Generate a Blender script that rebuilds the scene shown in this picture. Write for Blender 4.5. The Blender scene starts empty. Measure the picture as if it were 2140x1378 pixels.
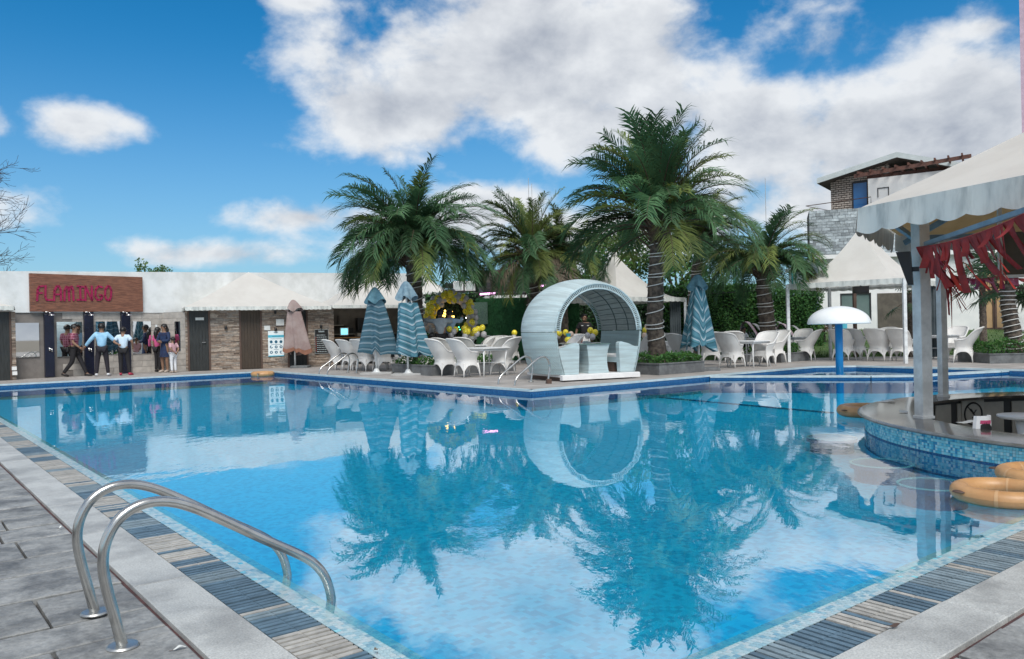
import bpy, bmesh, math, random
from mathutils import Vector, Matrix
random.seed(7)
R_ = math.radians
scene = bpy.context.scene
COL = scene.collection

# ------------------------------------------------------------------ camera
ROLL = .021
CR = math.sqrt(1 - ROLL * ROLL)
FPX = 1674.0
CAMZ = 1.2
cam_d = bpy.data.cameras.new('camera')
cam_d.sensor_width = 36
cam_d.lens = FPX / 2140 * 36
cam_d.clip_start = .05
cam_d.clip_end = 6000
cam = bpy.data.objects.new('camera', cam_d)
COL.objects.link(cam)
cam.matrix_world = Matrix(((CR, ROLL, 0, 0), (0, 0, -1, 0), (-ROLL, CR, 0, CAMZ), (0, 0, 0, 1)))
scene.camera = cam

# ------------------------------------------------------------------ sky, sun, exposure
SUN_EL, SUN_AZ = 50.0, 172.0          # azimuth clockwise from +Y
world = bpy.data.worlds.new('World')
scene.world = world
world.use_nodes = True
NT = world.node_tree
for n in list(NT.nodes):
    NT.nodes.remove(n)


def nd(nt, typ, **kw):
    n = nt.nodes.new(typ)
    for k, v in kw.items():
        setattr(n, k, v)
    return n


def setin(nt, sock, val):
    if hasattr(val, 'is_output') or isinstance(val, bpy.types.NodeSocket):
        nt.links.new(val, sock)
    else:
        sock.default_value = val


def mth(nt, op, a, b=0.0, c=None, clamp=False):
    n = nd(nt, 'ShaderNodeMath', operation=op)
    n.use_clamp = clamp
    setin(nt, n.inputs[0], a)
    setin(nt, n.inputs[1], b)
    if c is not None:
        setin(nt, n.inputs[2], c)
    return n.outputs[0]


def mixc(nt, fac, a, b, typ='MIX'):
    n = nd(nt, 'ShaderNodeMix', data_type='RGBA', blend_type=typ)
    setin(nt, n.inputs[0], fac)
    for s, v in ((n.inputs[6], a), (n.inputs[7], b)):
        if isinstance(v, (tuple, list)):
            s.default_value = (*v[:3], 1)
        else:
            nt.links.new(v, s)
    return n.outputs[2]


def smooth(nt, x, e0, e1):
    n = nd(nt, 'ShaderNodeMapRange', interpolation_type='SMOOTHSTEP')
    setin(nt, n.inputs[0], x)
    n.inputs[1].default_value = e0
    n.inputs[2].default_value = e1
    return n.outputs[0]


def build_world():
    nt = NT
    tc = nd(nt, 'ShaderNodeTexCoord')
    vec = tc.outputs['Generated']
    sep = nd(nt, 'ShaderNodeSeparateXYZ')
    nt.links.new(vec, sep.inputs[0])
    X, Y, Z = sep.outputs
    az = mth(nt, 'ARCTAN2', X, Y)
    el = mth(nt, 'ARCSINE', Z)
    sky = nd(nt, 'ShaderNodeTexSky', sky_type='NISHITA')
    sky.sun_disc = False
    sky.sun_elevation = R_(SUN_EL)
    sky.sun_rotation = R_(SUN_AZ)
    sky.air_density = 1.0
    sky.dust_density = .6
    sky.ozone_density = 3.0
    skyc = mixc(nt, 1.0, sky.outputs[0], SKY_TINT, 'MULTIPLY')
    # paler towards the horizon
    hz = mth(nt, 'POWER', mth(nt, 'SUBTRACT', 1.0, mth(nt, 'MULTIPLY', mth(nt, 'MAXIMUM', el, 0.0), 2.6), clamp=True), 2.0)
    skyc = mixc(nt, mth(nt, 'MULTIPLY', hz, .75), skyc, SKY_HOR)
    # noises on the direction, squeezed so that clouds lie flat
    mp = nd(nt, 'ShaderNodeMapping')
    nt.links.new(vec, mp.inputs[0])
    mp.inputs['Scale'].default_value = (1, 1, 1.5)

    def noise(scale, detail, rough, off=(0, 0, 0), dist=0.0):
        m2 = nd(nt, 'ShaderNodeVectorMath', operation='ADD')
        nt.links.new(mp.outputs[0], m2.inputs[0])
        m2.inputs[1].default_value = off
        n = nd(nt, 'ShaderNodeTexNoise')
        nt.links.new(m2.outputs[0], n.inputs['Vector'])
        n.inputs['Scale'].default_value = scale
        n.inputs['Detail'].default_value = detail
        n.inputs['Roughness'].default_value = rough
        n.inputs['Distortion'].default_value = dist
        return n.outputs[0]

    OFF = (3.1, 1.7, .4)
    nb = noise(8.5, 10, .56, OFF, .12)
    nb2 = noise(8.5, 10, .56, (OFF[0] - .03, OFF[1], OFF[2] + .045), .12)
    wob = noise(2.6, 4, .5, (9, 2, 5))
    # cloud banks in the sky in front of us: pixel centre, half sizes, weight
    BANKS = [(1120, 130, 560, 235, 1.15), (860, 235, 270, 115, 1.0), (1290, 250, 420, 130, .9), (1560, 300, 250, 190, .9),
             (1930, 310, 450, 200, 1.15), (2100, 240, 300, 180, .8), (1760, 430, 520, 120, .75), (165, 255, 118, 60, .8), (-40, 250, 60, 40, .6),
             (455, 532, 215, 34, .62), (640, 455, 200, 42, .7), (850, 480, 260, 80, .7), (1040, 430, 170, 70, .8), (1300, 480, 420, 100, .7),
             (640, 5, 110, 26, .55), (2050, 60, 160, 40, .5), (1720, 105, 120, 55, .45), (-260, 420, 260, 60, .8), (2450, 350, 500, 230, 1.0)]
    field = None
    for (px, py, rx, ry, w) in BANKS:
        dx, dy = px - 1070, 689 - py
        r = Vector((dx * CR + dy * ROLL, FPX, -dx * ROLL + dy * CR))
        a0 = math.atan2(r.x, r.y)
        e0 = math.asin(r.z / r.length)
        ra, re = rx / FPX * .95, ry / FPX * .98
        ax = mth(nt, 'DIVIDE', mth(nt, 'SUBTRACT', az, a0), ra)
        ey = mth(nt, 'DIVIDE', mth(nt, 'SUBTRACT', el, e0), re)
        d = mth(nt, 'SQRT', mth(nt, 'ADD', mth(nt, 'MULTIPLY', ax, ax), mth(nt, 'MULTIPLY', ey, ey)))
        f = mth(nt, 'MULTIPLY', mth(nt, 'SUBTRACT', 1.0, d), w)
        field = f if field is None else mth(nt, 'SMOOTH_MAX', field, f, .25)
    # unseen broken cloud everywhere else, cover raised to whiten the ambient light
    far = mth(nt, 'MAXIMUM', smooth(nt, mth(nt, 'ABSOLUTE', az), .72, 1.1), smooth(nt, el, .43, .62))
    gen = mth(nt, 'MULTIPLY', mth(nt, 'SUBTRACT', wob, .38), 5.0)
    gen = mth(nt, 'SUBTRACT', mth(nt, 'ADD', gen, 2.0), 2.0)
    gen = mth(nt, 'SUBTRACT', mth(nt, 'MULTIPLY', mth(nt, 'ADD', gen, 2.0), far), 2.0)
    field = mth(nt, 'MAXIMUM', field, gen)
    dens = mth(nt, 'ADD', field, mth(nt, 'MULTIPLY', mth(nt, 'SUBTRACT', nb, .5), 2.0))
    mask = smooth(nt, dens, .0, .55)
    lit = mth(nt, 'MULTIPLY', mth(nt, 'SUBTRACT', nb, nb2), 2.6)
    core = smooth(nt, dens, .2, 1.15)
    shade = mth(nt, 'ADD', mth(nt, 'SUBTRACT', .92, mth(nt, 'MULTIPLY', core, .52)), lit, clamp=True)
    # clouds low in the sky and flat bases are greyer
    cl = mixc(nt, shade, CLOUD_DARK, CLOUD_LIT)
    out = mixc(nt, mth(nt, 'MULTIPLY', mask, .95), skyc, cl)
    # below the horizon: plain ground haze
    out = mixc(nt, smooth(nt, el, -.02, -.10), out, (1.6, 1.7, 1.7))
    bg = nd(nt, 'ShaderNodeBackground')
    nt.links.new(out, bg.inputs[0])
    bg.inputs[1].default_value = SKY_STR
    o = nd(nt, 'ShaderNodeOutputWorld')
    nt.links.new(bg.outputs[0], o.inputs[0])


SKY_STR = .068
SKY_TINT = (.09, .60, .84)
SKY_HOR = (4.0, 4.5, 5.0)
CLOUD_DARK = (2.7, 2.95, 3.45)
CLOUD_LIT = (5.9, 6.05, 6.2)
build_world()

sun_d = bpy.data.lights.new('sun', 'SUN')
sun_d.energy = 1.5
sun_d.angle = R_(32)
sun_d.color = (1, .95, .88)
sun = bpy.data.objects.new('sun', sun_d)
COL.objects.link(sun)
_sd = Vector((math.sin(R_(SUN_AZ)) * math.cos(R_(SUN_EL)), math.cos(R_(SUN_AZ)) * math.cos(R_(SUN_EL)), math.sin(R_(SUN_EL))))
sun.rotation_euler = (-_sd).to_track_quat('-Z', 'Y').to_euler()
sun.location = (0, 0, 40)
vs = scene.view_settings
vs.view_transform = 'Standard'
vs.look = 'None'
vs.exposure = 1.1
vs.gamma = 1
vs.use_curve_mapping = False
scene.cycles.max_bounces = 8
scene.cycles.transparent_max_bounces = 12
scene.cycles.sample_clamp_indirect = 6


# ------------------------------------------------------------------ helpers: pixels, frames
def ray(x, y):
    dx, dy = x - 1070, 689 - y
    return Vector((dx * CR + dy * ROLL, FPX, -dx * ROLL + dy * CR))


def gz(x, y, z=0.0):
    r = ray(x, y)
    t = (z - CAMZ) / r.z
    return Vector((r.x * t, r.y * t, z))


def at(x, y, Y):
    r = ray(x, y)
    return Vector((0, 0, CAMZ)) + r * (Y / r.y)


PE1 = Vector((-.6235, .7818, 0))
PE2 = Vector((.7820, .6233, 0))
PC = Vector((.04, 2.625, 0))
ANG = math.atan2(.6233, .7820)


def P(b, a, z=0.0):
    v = PC + PE1 * a + PE2 * b
    return Vector((v.x, v.y, z))


class MB:
    def __init__(s):
        s.v, s.f, s.m, s.uv = [], [], [], None

    def add(s, verts, faces, m=0):
        k = len(s.v)
        s.v += [tuple(p) for p in verts]
        s.f += [tuple(i + k for i in f) for f in faces]
        s.m += [m] * len(faces)
        return s

    def box(s, x0, x1, y0, y1, z0, z1, m=0):
        return s.hexa([(x0, y0), (x1, y0), (x1, y1), (x0, y1)], z0, z1, m)

    def hexa(s, q, z0, z1, m=0):
        return s.add([(x, y, z0) for x, y in q] + [(x, y, z1) for x, y in q],
                     [(3, 2, 1, 0), (4, 5, 6, 7), (0, 1, 5, 4), (1, 2, 6, 5), (2, 3, 7, 6), (3, 0, 4, 7)], m)

    def beam(s, p, q, w, h, m=0, up=(0, 0, 1)):
        p, q = Vector(p), Vector(q)
        d = (q - p).normalized()
        u = Vector(up)
        if abs(d.dot(u)) > .98:
            u = Vector((0, 1, 0))
        r = d.cross(u).normalized() * (w / 2)
        u = r.cross(d).normalized() * (h / 2)
        vs_ = [c + i * r + j * u for c in (p, q) for i, j in ((-1, -1), (1, -1), (1, 1), (-1, 1))]
        return s.add(vs_, [(3, 2, 1, 0), (4, 5, 6, 7), (0, 1, 5, 4), (1, 2, 6, 5), (2, 3, 7, 6), (3, 0, 4, 7)], m)

    def prism(s, poly, z0, z1, m=0):
        n = len(poly)
        return s.add([(x, y, z0) for x, y in poly] + [(x, y, z1) for x, y in poly],
                     [tuple(range(n - 1, -1, -1)), tuple(range(n, 2 * n))] + [(i, (i + 1) % n, n + (i + 1) % n, n + i) for i in range(n)], m)

    def tube(s, pts, r, n=8, m=0, caps=True, closed=False):
        pts = [Vector(p) for p in pts]
        N = len(pts)
        rs = r if isinstance(r, (list, tuple)) else [r] * N
        k = len(s.v)
        prev = None
        for i, p in enumerate(pts):
            a = pts[(i - 1) % N] if (i or closed) else pts[0]
            b = pts[(i + 1) % N] if (i < N - 1 or closed) else pts[-1]
            d = (b - a)
            d = d.normalized() if d.length > 1e-9 else Vector((0, 0, 1))
            if prev is None:
                u = Vector((0, 0, 1)) if abs(d.z) < .9 else Vector((1, 0, 0))
            else:
                u = prev
            u = (u - d * u.dot(d)).normalized()
            prev = u
            w = d.cross(u)
            for j in range(n):
                t = 2 * math.pi * j / n
                s.v.append(tuple(p + (u * math.cos(t) + w * math.sin(t)) * rs[i]))
        for i in range(N if closed else N - 1):
            i2 = (i + 1) % N
            for j in range(n):
                s.f.append((k + i * n + j, k + i * n + (j + 1) % n, k + i2 * n + (j + 1) % n, k + i2 * n + j))
                s.m.append(m)
        if caps and not closed:
            s.f.append(tuple(k + j for j in range(n - 1, -1, -1)))
            s.f.append(tuple(k + (N - 1) * n + j for j in range(n)))
            s.m += [m, m]
        return s

    def lathe(s, prof, n=24, c=(0, 0, 0), m=0, sx=1, sy=1, caps=True):
        k = len(s.v)
        for r, z in prof:
            for j in range(n):
                t = 2 * math.pi * j / n
                s.v.append((c[0] + r * sx * math.cos(t), c[1] + r * sy * math.sin(t), c[2] + z))
        for i in range(len(prof) - 1):
            for j in range(n):
                s.f.append((k + i * n + j, k + i * n + (j + 1) % n, k + (i + 1) * n + (j + 1) % n, k + (i + 1) * n + j))
                s.m.append(m)
        if caps and prof[0][0] > 1e-4:
            s.f.append(tuple(k + j for j in range(n - 1, -1, -1)))
            s.m.append(m)
        if caps and prof[-1][0] > 1e-4:
            s.f.append(tuple(k + (len(prof) - 1) * n + j for j in range(n)))
            s.m.append(m)
        return s

    def grid(s, fn, nu, nv, m=0, closeu=False, flip=False, uv=False):
        k = len(s.v)
        cu = nu if closeu else nu + 1
        for j in range(nv + 1):
            for i in range(cu):
                s.v.append(tuple(fn(i / nu, j / nv)))
        if uv and s.uv is None:
            s.uv = {}
        for j in range(nv):
            for i in range(nu):
                i2 = (i + 1) % cu
                q = (k + j * cu + i, k + j * cu + i2, k + (j + 1) * cu + i2, k + (j + 1) * cu + i)
                if uv:
                    s.uv[len(s.f)] = ((i / nu, j / nv), ((i + 1) / nu, j / nv), ((i + 1) / nu, (j + 1) / nv), (i / nu, (j + 1) / nv))
                s.f.append(q[::-1] if flip else q)
                s.m.append(m)
        return s

    def sphere(s, c, r, n=12, m=0, sz=1.0, half=False):
        prof = []
        k = n // 2
        for i in range(k + 1):
            t = -math.pi / 2 + math.pi * i / k
            if half and t < 0:
                continue
            prof.append((max(r * math.cos(t), 0 if abs(t) < 1.57 else 1e-5), r * sz * math.sin(t)))
        return s.lathe(prof, n, c, m)

    def mesh(s, name, mats, smooth_=False, fix=True):
        me = bpy.data.meshes.new(name)
        me.from_pydata(s.v, [], s.f)
        for mt in (mats if isinstance(mats, (list, tuple)) else [mats]):
            me.materials.append(mt)
        me.polygons.foreach_set('material_index', s.m)
        if s.uv:
            ul = me.uv_layers.new(name='UVMap')
            for fi, q in s.uv.items():
                ls = me.polygons[fi].loop_start
                for t in range(4):
                    ul.data[ls + t].uv = q[t]
        if fix:
            bm = bmesh.new()
            bm.from_mesh(me)
            bmesh.ops.recalc_face_normals(bm, faces=bm.faces)
            bm.to_mesh(me)
            bm.free()
        if smooth_:
            me.polygons.foreach_set('use_smooth', [True] * len(me.polygons))
            if smooth_ == 'auto':
                try:
                    me.set_sharp_from_angle(angle=R_(38))
                except Exception:
                    pass
        me.update()
        return me

    def build(s, name, mats, parent=None, smooth_=False, fix=True, loc=None, rot=None):
        return link(name, s.mesh(name, mats, smooth_, fix), parent, loc, rot)


def link(name, data, parent=None, loc=None, rot=None, label=None):
    o = bpy.data.objects.new(name, data)
    COL.objects.link(o)
    if parent is not None:
        o.parent = parent
    if loc is not None:
        o.location = loc
    if rot is not None:
        o.rotation_euler = rot if isinstance(rot, (tuple, list)) else (0, 0, rot)
    if label:
        o['label'] = label
    return o


def tag(o, label=None, cat=None, group=None, kind=None):
    if label: o['label'] = label
    if cat: o['category'] = cat
    if group: o['group'] = group
    if kind: o['kind'] = kind
    return o


def thing(name, label, cat, loc=(0, 0, 0), rot=0.0, group=None):
    o = bpy.data.objects.new(name, None)
    o.empty_display_size = .2
    COL.objects.link(o)
    o.location = loc
    o.rotation_euler = (0, 0, rot)
    return tag(o, label, cat, group)


def copy_tree(o, parent=None):
    c = o.copy()
    COL.objects.link(c)
    if parent is not None:
        c.parent = parent
    for ch in list(o.children):
        copy_tree(ch, c)
    return c


def place(proto, used, loc, rot, label, group=None, scale=None):
    o = proto if not used else copy_tree(proto)
    o.location = loc
    o.rotation_euler = (0, 0, rot)
    if scale: o.scale = (scale,) * 3
    return tag(o, label, None, group)


class Facade:
    """a vertical plane standing on two ground points; local x runs along it, local y away from the viewer"""
    def __init__(s, A, B, z=0.0, Y=None):
        if Y is None:
            s.O, Q = gz(*A, z), gz(*B, z)
        else:
            s.O, Q = at(*A, Y[0]), at(*B, Y[1])
            s.O.z = z
            Q.z = z
        d = Q - s.O
        s.L = math.hypot(d.x, d.y)
        s.ang = math.atan2(d.y, d.x)
        s.u = Vector((math.cos(s.ang), math.sin(s.ang), 0))
        s.n = Vector((-s.u.y, s.u.x, 0))

    def on(s, x, y, d=0.0):
        r = ray(x, y)
        o = s.O - s.n * d
        t = (o - Vector((0, 0, CAMZ))).dot(s.n) / r.dot(s.n)
        p = Vector((0, 0, CAMZ)) + r * t
        return (p - s.O).dot(s.u), p.z

    def rect(s, x0, y0, x1, y1, d=0.0):
        a = s.on(x0, (y0 + y1) / 2, d)[0]
        b = s.on(x1, (y0 + y1) / 2, d)[0]
        xm = (x0 + x1) / 2
        return a, b, s.on(xm, y1, d)[1], s.on(xm, y0, d)[1]

    def w(s, sx, d=0.0, z=0.0):
        p = s.O + s.u * sx - s.n * d
        return Vector((p.x, p.y, z))


# ------------------------------------------------------------------ materials
MATS = {}


def mat(name, col, rough=.6, col2=None, nscale=4.0, metal=0.0, bump=0.0, bscale=30.0, vary=0.0, stretch=(1, 1, 1), spec=.5, coat=0.0, detail=6, contrast=(.35, .65), emit=None, world=False, fine=None):
    m = bpy.data.materials.new(name)
    m.use_nodes = True
    nt = m.node_tree
    b = nt.nodes['Principled BSDF']
    b.inputs['Roughness'].default_value = rough
    b.inputs['Metallic'].default_value = metal
    b.inputs['Specular IOR Level'].default_value = spec
    if coat: b.inputs['Coat Weight'].default_value = coat
    if col2 is None:
        col2 = tuple(c * .82 for c in col)
    tc = nd(nt, 'ShaderNodeTexCoord')
    mp = nd(nt, 'ShaderNodeMapping')
    mp.inputs['Scale'].default_value = stretch
    if world:
        g = nd(nt, 'ShaderNodeNewGeometry')
        nt.links.new(g.outputs['Position'], mp.inputs[0])
    else:
        nt.links.new(tc.outputs['Object'], mp.inputs[0])
    if vary:
        oi = nd(nt, 'ShaderNodeObjectInfo')
        av = nd(nt, 'ShaderNodeVectorMath', operation='ADD')
        nt.links.new(mp.outputs[0], av.inputs[0])
        sc = nd(nt, 'ShaderNodeMath', operation='MULTIPLY')
        nt.links.new(oi.outputs['Random'], sc.inputs[0])
        sc.inputs[1].default_value = 37.0
        cb = nd(nt, 'ShaderNodeCombineXYZ')
        nt.links.new(sc.outputs[0], cb.inputs[0])
        nt.links.new(sc.outputs[0], cb.inputs[1])
        nt.links.new(cb.outputs[0], av.inputs[1])
        vecs = av.outputs[0]
    else:
        vecs = mp.outputs[0]
    n = nd(nt, 'ShaderNodeTexNoise')
    nt.links.new(vecs, n.inputs['Vector'])
    n.inputs['Scale'].default_value = nscale
    n.inputs['Detail'].default_value = detail
    n.inputs['Roughness'].default_value = .6
    f = smooth(nt, n.outputs[0], *contrast)
    c = mixc(nt, f, col2, col)
    if vary:
        k = nd(nt, 'ShaderNodeMapRange')
        nt.links.new(oi.outputs['Random'], k.inputs[0])
        k.inputs[3].default_value = 1 - vary
        k.inputs[4].default_value = 1 + vary
        cc = nd(nt, 'ShaderNodeCombineColor')
        for i in range(3):
            nt.links.new(k.outputs[0], cc.inputs[i])
        c = mixc(nt, 1.0, c, cc.outputs[0], 'MULTIPLY')
    if fine:
        n3 = nd(nt, 'ShaderNodeTexNoise')
        nt.links.new(vecs, n3.inputs['Vector'])
        n3.inputs['Scale'].default_value = fine[0]
        n3.inputs['Detail'].default_value = 6
        n3.inputs['Roughness'].default_value = .7
        kf = nd(nt, 'ShaderNodeMapRange')
        nt.links.new(n3.outputs[0], kf.inputs[0])
        kf.inputs[1].default_value, kf.inputs[2].default_value = .3, .7
        kf.inputs[3].default_value, kf.inputs[4].default_value = 1 - fine[1], 1 + fine[1]
        c3 = nd(nt, 'ShaderNodeCombineColor')
        for i in range(3):
            nt.links.new(kf.outputs[0], c3.inputs[i])
        c = mixc(nt, 1.0, c, c3.outputs[0], 'MULTIPLY')
    nt.links.new(c, b.inputs['Base Color'])
    if bump:
        n2 = nd(nt, 'ShaderNodeTexNoise')
        nt.links.new(vecs, n2.inputs['Vector'])
        n2.inputs['Scale'].default_value = bscale
        n2.inputs['Detail'].default_value = 5
        bp = nd(nt, 'ShaderNodeBump')
        bp.inputs['Strength'].default_value = bump
        bp.inputs['Distance'].default_value = .02
        nt.links.new(n2.outputs[0], bp.inputs['Height'])
        nt.links.new(bp.outputs[0], b.inputs['Normal'])
    if emit:
        b.inputs['Emission Color'].default_value = (*emit[0], 1)
        b.inputs['Emission Strength'].default_value = emit[1]
    m['c'] = name
    MATS[name] = m
    return m


def weave_mat(name, col, col2, sx, sy, coords='UV', bump=.4, band=None):
    """basket weave: two crossed waves"""
    m = mat(name, col, .55, tuple(c * .9 for c in col), 3)
    nt = m.node_tree
    b = nt.nodes['Principled BSDF']
    tc = nd(nt, 'ShaderNodeTexCoord')
    mp = nd(nt, 'ShaderNodeMapping')
    mp.inputs['Scale'].default_value = (sx, sy, sx)
    nt.links.new(tc.outputs[coords], mp.inputs[0])
    sp = nd(nt, 'ShaderNodeSeparateXYZ')
    nt.links.new(mp.outputs[0], sp.inputs[0])
    ws = []
    for k in (0, 1):
        ws.append(mth(nt, 'SINE', mth(nt, 'MULTIPLY', sp.outputs[k] if coords == 'UV' or k == 0 else sp.outputs[2], 6.283)))
    h = mth(nt, 'MULTIPLY', ws[0], ws[1])
    base = b.inputs['Base Color'].links[0].from_socket
    c = mixc(nt, smooth(nt, h, -.9, .1), col2, base)
    if band:
        m3 = nd(nt, 'ShaderNodeMapping')
        m3.inputs['Scale'].default_value = band
        nt.links.new(tc.outputs[coords], m3.inputs[0])
        n3 = nd(nt, 'ShaderNodeTexNoise')
        n3.inputs['Scale'].default_value = 1.0
        n3.inputs['Detail'].default_value = 4
        nt.links.new(m3.outputs[0], n3.inputs['Vector'])
        c = mixc(nt, smooth(nt, n3.outputs[0], .36, .66), c, tuple(k * .68 for k in col))
    nt.links.new(c, b.inputs['Base Color'])
    bp = nd(nt, 'ShaderNodeBump')
    bp.inputs['Strength'].default_value = bump
    bp.inputs['Distance'].default_value = .01
    nt.links.new(h, bp.inputs['Height'])
    nt.links.new(bp.outputs[0], b.inputs['Normal'])
    return m


WHITE = mat('white_wall', (.80, .80, .79), .75, (.70, .71, .71), 1.2, bump=.15, bscale=60)
WHITE_DIRTY = mat('white_wall_weathered', (.78, .80, .80), .8, (.60, .62, .61), .9, bump=.2, bscale=40)
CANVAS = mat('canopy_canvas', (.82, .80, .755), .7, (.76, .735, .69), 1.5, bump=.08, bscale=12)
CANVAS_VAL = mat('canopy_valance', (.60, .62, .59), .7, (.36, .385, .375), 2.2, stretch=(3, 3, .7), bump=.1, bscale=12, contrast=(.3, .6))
CANVAS_IN = mat('canopy_lining', (.66, .47, .24), .8, (.55, .38, .19), 2)
TRANSL = []


def translucent(*pairs):
  for _m, _k in pairs:
    _nt = _m.node_tree
    _b = _nt.nodes['Principled BSDF']
    _t = nd(_nt, 'ShaderNodeBsdfTranslucent')
    _nt.links.new(_b.inputs['Base Color'].links[0].from_socket, _t.inputs[0])
    _x = nd(_nt, 'ShaderNodeMixShader')
    _x.inputs[0].default_value = _k
    _nt.links.new(_b.outputs[0], _x.inputs[1])
    _nt.links.new(_t.outputs[0], _x.inputs[2])
    _nt.links.new(_x.outputs[0], _nt.nodes['Material Output'].inputs[0])


translucent((CANVAS, .35), (CANVAS_IN, .5))
WPAINT = mat('white_paint', (.80, .80, .80), .4, (.72, .72, .72), 6)
WSTEEL = mat('white_steel_post', (.74, .77, .78), .45, (.55, .57, .58), 7, bump=.05)
STEEL = mat('brushed_steel', (.62, .62, .60), .22, (.50, .49, .47), 9, metal=1.0)
STEEL_FLANGE = mat('worn_steel', (.55, .56, .55), .38, (.38, .38, .37), 14, metal=1.0)
DARKMETAL = mat('dark_metal', (.03, .03, .035), .5)
BLACK = mat('black_plastic', (.015, .015, .016), .45)
DOOR = mat('dark_door_wood', (.030, .034, .034), .55, (.012, .014, .014), 6, stretch=(9, 9, .5), bump=.3, bscale=8)
DOORB = mat('brown_door_wood', (.060, .042, .028), .6, (.040, .028, .019), 6, stretch=(9, 9, .5), bump=.2, bscale=8)
FRAMEB = mat('brown_frame', (.10, .06, .045), .6)
NAVY = mat('navy_tile', (.012, .014, .035), .25, (.008, .010, .024), 3)
BLOCK = mat('grey_stone_block', (.47, .435, .395), .8, (.37, .345, .315), 5, bump=.25, bscale=25, vary=.10)
MORTAR = mat('mortar', (.22, .20, .185), .9)
STRIP = [mat('split_stone_%s' % n, c, .85, tuple(k * .7 for k in c), 14, bump=.3, bscale=50) for n, c in
         (('tan', (.36, .28, .22)), ('brown', (.25, .19, .15)), ('pale', (.48, .40, .33)), ('grey', (.31, .27, .235)))]
MIRROR = mat('mirror_glass', (.86, .88, .88), .015, (.84, .86, .86), 2, metal=1.0)
CHROME = mat('chrome', (.8, .8, .8), .12, (.7, .7, .7), 5, metal=1.0)
PAVE = mat('slate_paver', (.29, .295, .29), .60, (.10, .104, .107), 4.2, bump=1.0, bscale=9, vary=.13, contrast=(.27, .66), detail=12, fine=(38, .30))
JOINT = mat('dark_joint', (.045, .035, .035), .9, (.03, .024, .024), 20)
REDJOINT = mat('rust_edge', (.10, .045, .045), .85, (.05, .03, .032), 14)
COPE = mat('granite_coping', (.47, .48, .465), .5, (.28, .285, .28), 2.6, bump=.15, bscale=70, vary=.06, detail=14, contrast=(.28, .62), fine=(110, .32))
DECKFAR = mat('far_paving', (.40, .37, .345), .7, (.30, .275, .255), 1.2, bump=.1, bscale=10)
CONC = mat('concrete', (.42, .42, .41), .85, (.33, .33, .32), 1.5, bump=.15, bscale=30, fine=(60, .15))
PLANT = mat('grey_granite', (.16, .17, .175), .55, (.10, .105, .11), 5, bump=.1, bscale=50)
GRATE = [mat('grate_%s' % n, c, .5, tuple(k * .72 for k in c), 12, vary=.14) for n, c in (('ivory', (.44, .425, .39)), ('blue', (.11, .18, .24)), ('steelblue', (.22, .29, .33)))]
TILES = [mat('mosaic_%s' % n, c, .15, tuple(k * .85 for k in c), 20, coat=.3) for n, c in
         (('aqua', (.26, .66, .76)), ('teal', (.09, .47, .64)), ('blue', (.03, .28, .50)), ('pale', (.48, .76, .82)))]
TILE_LIGHT = [mat('edge_tile_%s' % n, c, .22, tuple(k * .85 for k in c), 20) for n, c in
              (('pale', (.40, .55, .59)), ('aqua', (.30, .48, .55)), ('grey', (.46, .57, .60)), ('blue', (.20, .38, .48)))]
GROUT = mat('pale_grout', (.20, .31, .36), .8)
GUTTER = mat('gutter_dark', (.008, .008, .009), .9)
SEABLUE = mat('waterline_tile', (.008, .055, .165), .25, (.018, .12, .28), 60, contrast=(.45, .55))
WATERLINE_EDGE = mat('pool_edge_white', (.46, .55, .58), .5, (.36, .45, .48), 6)
BLUEPAINT = mat('blue_gloss_paint', (.0, .20, .50), .35, (.0, .17, .43), 3)
BLUESHEET = mat('blue_sheet_metal', (.012, .13, .28), .5)
DOMEW = mat('white_fibreglass', (.80, .82, .82), .3, (.76, .78, .78), 3)
BUOY = mat('orange_buoy_shell', (.54, .30, .13), .42, (.42, .22, .09), 4, bump=.06, bscale=40)
BUOYW = mat('buoy_band', (.60, .36, .18), .45)
ROPE = mat('grey_rope', (.5, .5, .48), .8)
GRANITE_TOP = mat('dark_granite_top', (.10, .088, .078), .12, (.045, .04, .037), 3.5, stretch=(1, 2.4, 1), detail=9, spec=.6)
GRANITE_EDGE = mat('granite_edge', (.16, .17, .165), .2, (.10, .105, .10), 8)
CREAM = mat('cream_panel', (.38, .35, .30), .7, (.31, .285, .245), 3)
REDRIB = mat('red_ribbon', (.36, .022, .018), .7, (.22, .014, .012), 9)
PINKRIB = mat('pink_ribbon', (.50, .06, .16), .6)
BEAMG = mat('blue_grey_beam', (.20, .30, .37), .5, (.14, .22, .28), 5)
PILLAR = mat('grey_pillar_paint', (.70, .70, .68), .6, (.50, .50, .485), 4, bump=.06, bscale=20)
WOODSIGN = mat('sign_wood', (.27, .115, .07), .55, (.11, .045, .028), 3.2, stretch=(1.4, 1.4, 26), detail=10, bump=.15, bscale=5)
MAGENTA = mat('magenta_letter', (.34, .010, .075), .45)
CHAIRM = weave_mat('white_rattan', (.78, .77, .75), (.55, .54, .53), 46, 46, 'Object', .35)
TABLEW = mat('white_table', (.78, .79, .79), .3, (.72, .73, .73), 4)
GLASSG = mat('table_glass', (.12, .20, .19), .05, (.10, .17, .165), 4)
TRUNK = mat('palm_bark', (.135, .108, .086), .9, (.045, .036, .030), 9, bump=.8, bscale=26)
FIBRE = mat('palm_fibre', (.11, .075, .05), .95, (.05, .035, .025), 20, bump=.5, bscale=30)
LIGHTROPE = mat('white_rope_light', (.75, .75, .73), .5)
FROND = mat('palm_leaf', (.098, .195, .088), .6, (.052, .125, .058), 1.5, vary=.35, spec=.25)
FROND_Y = mat('palm_leaf_olive', (.19, .23, .06), .6, (.11, .16, .05), 1.5, vary=.3, spec=.25)
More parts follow.
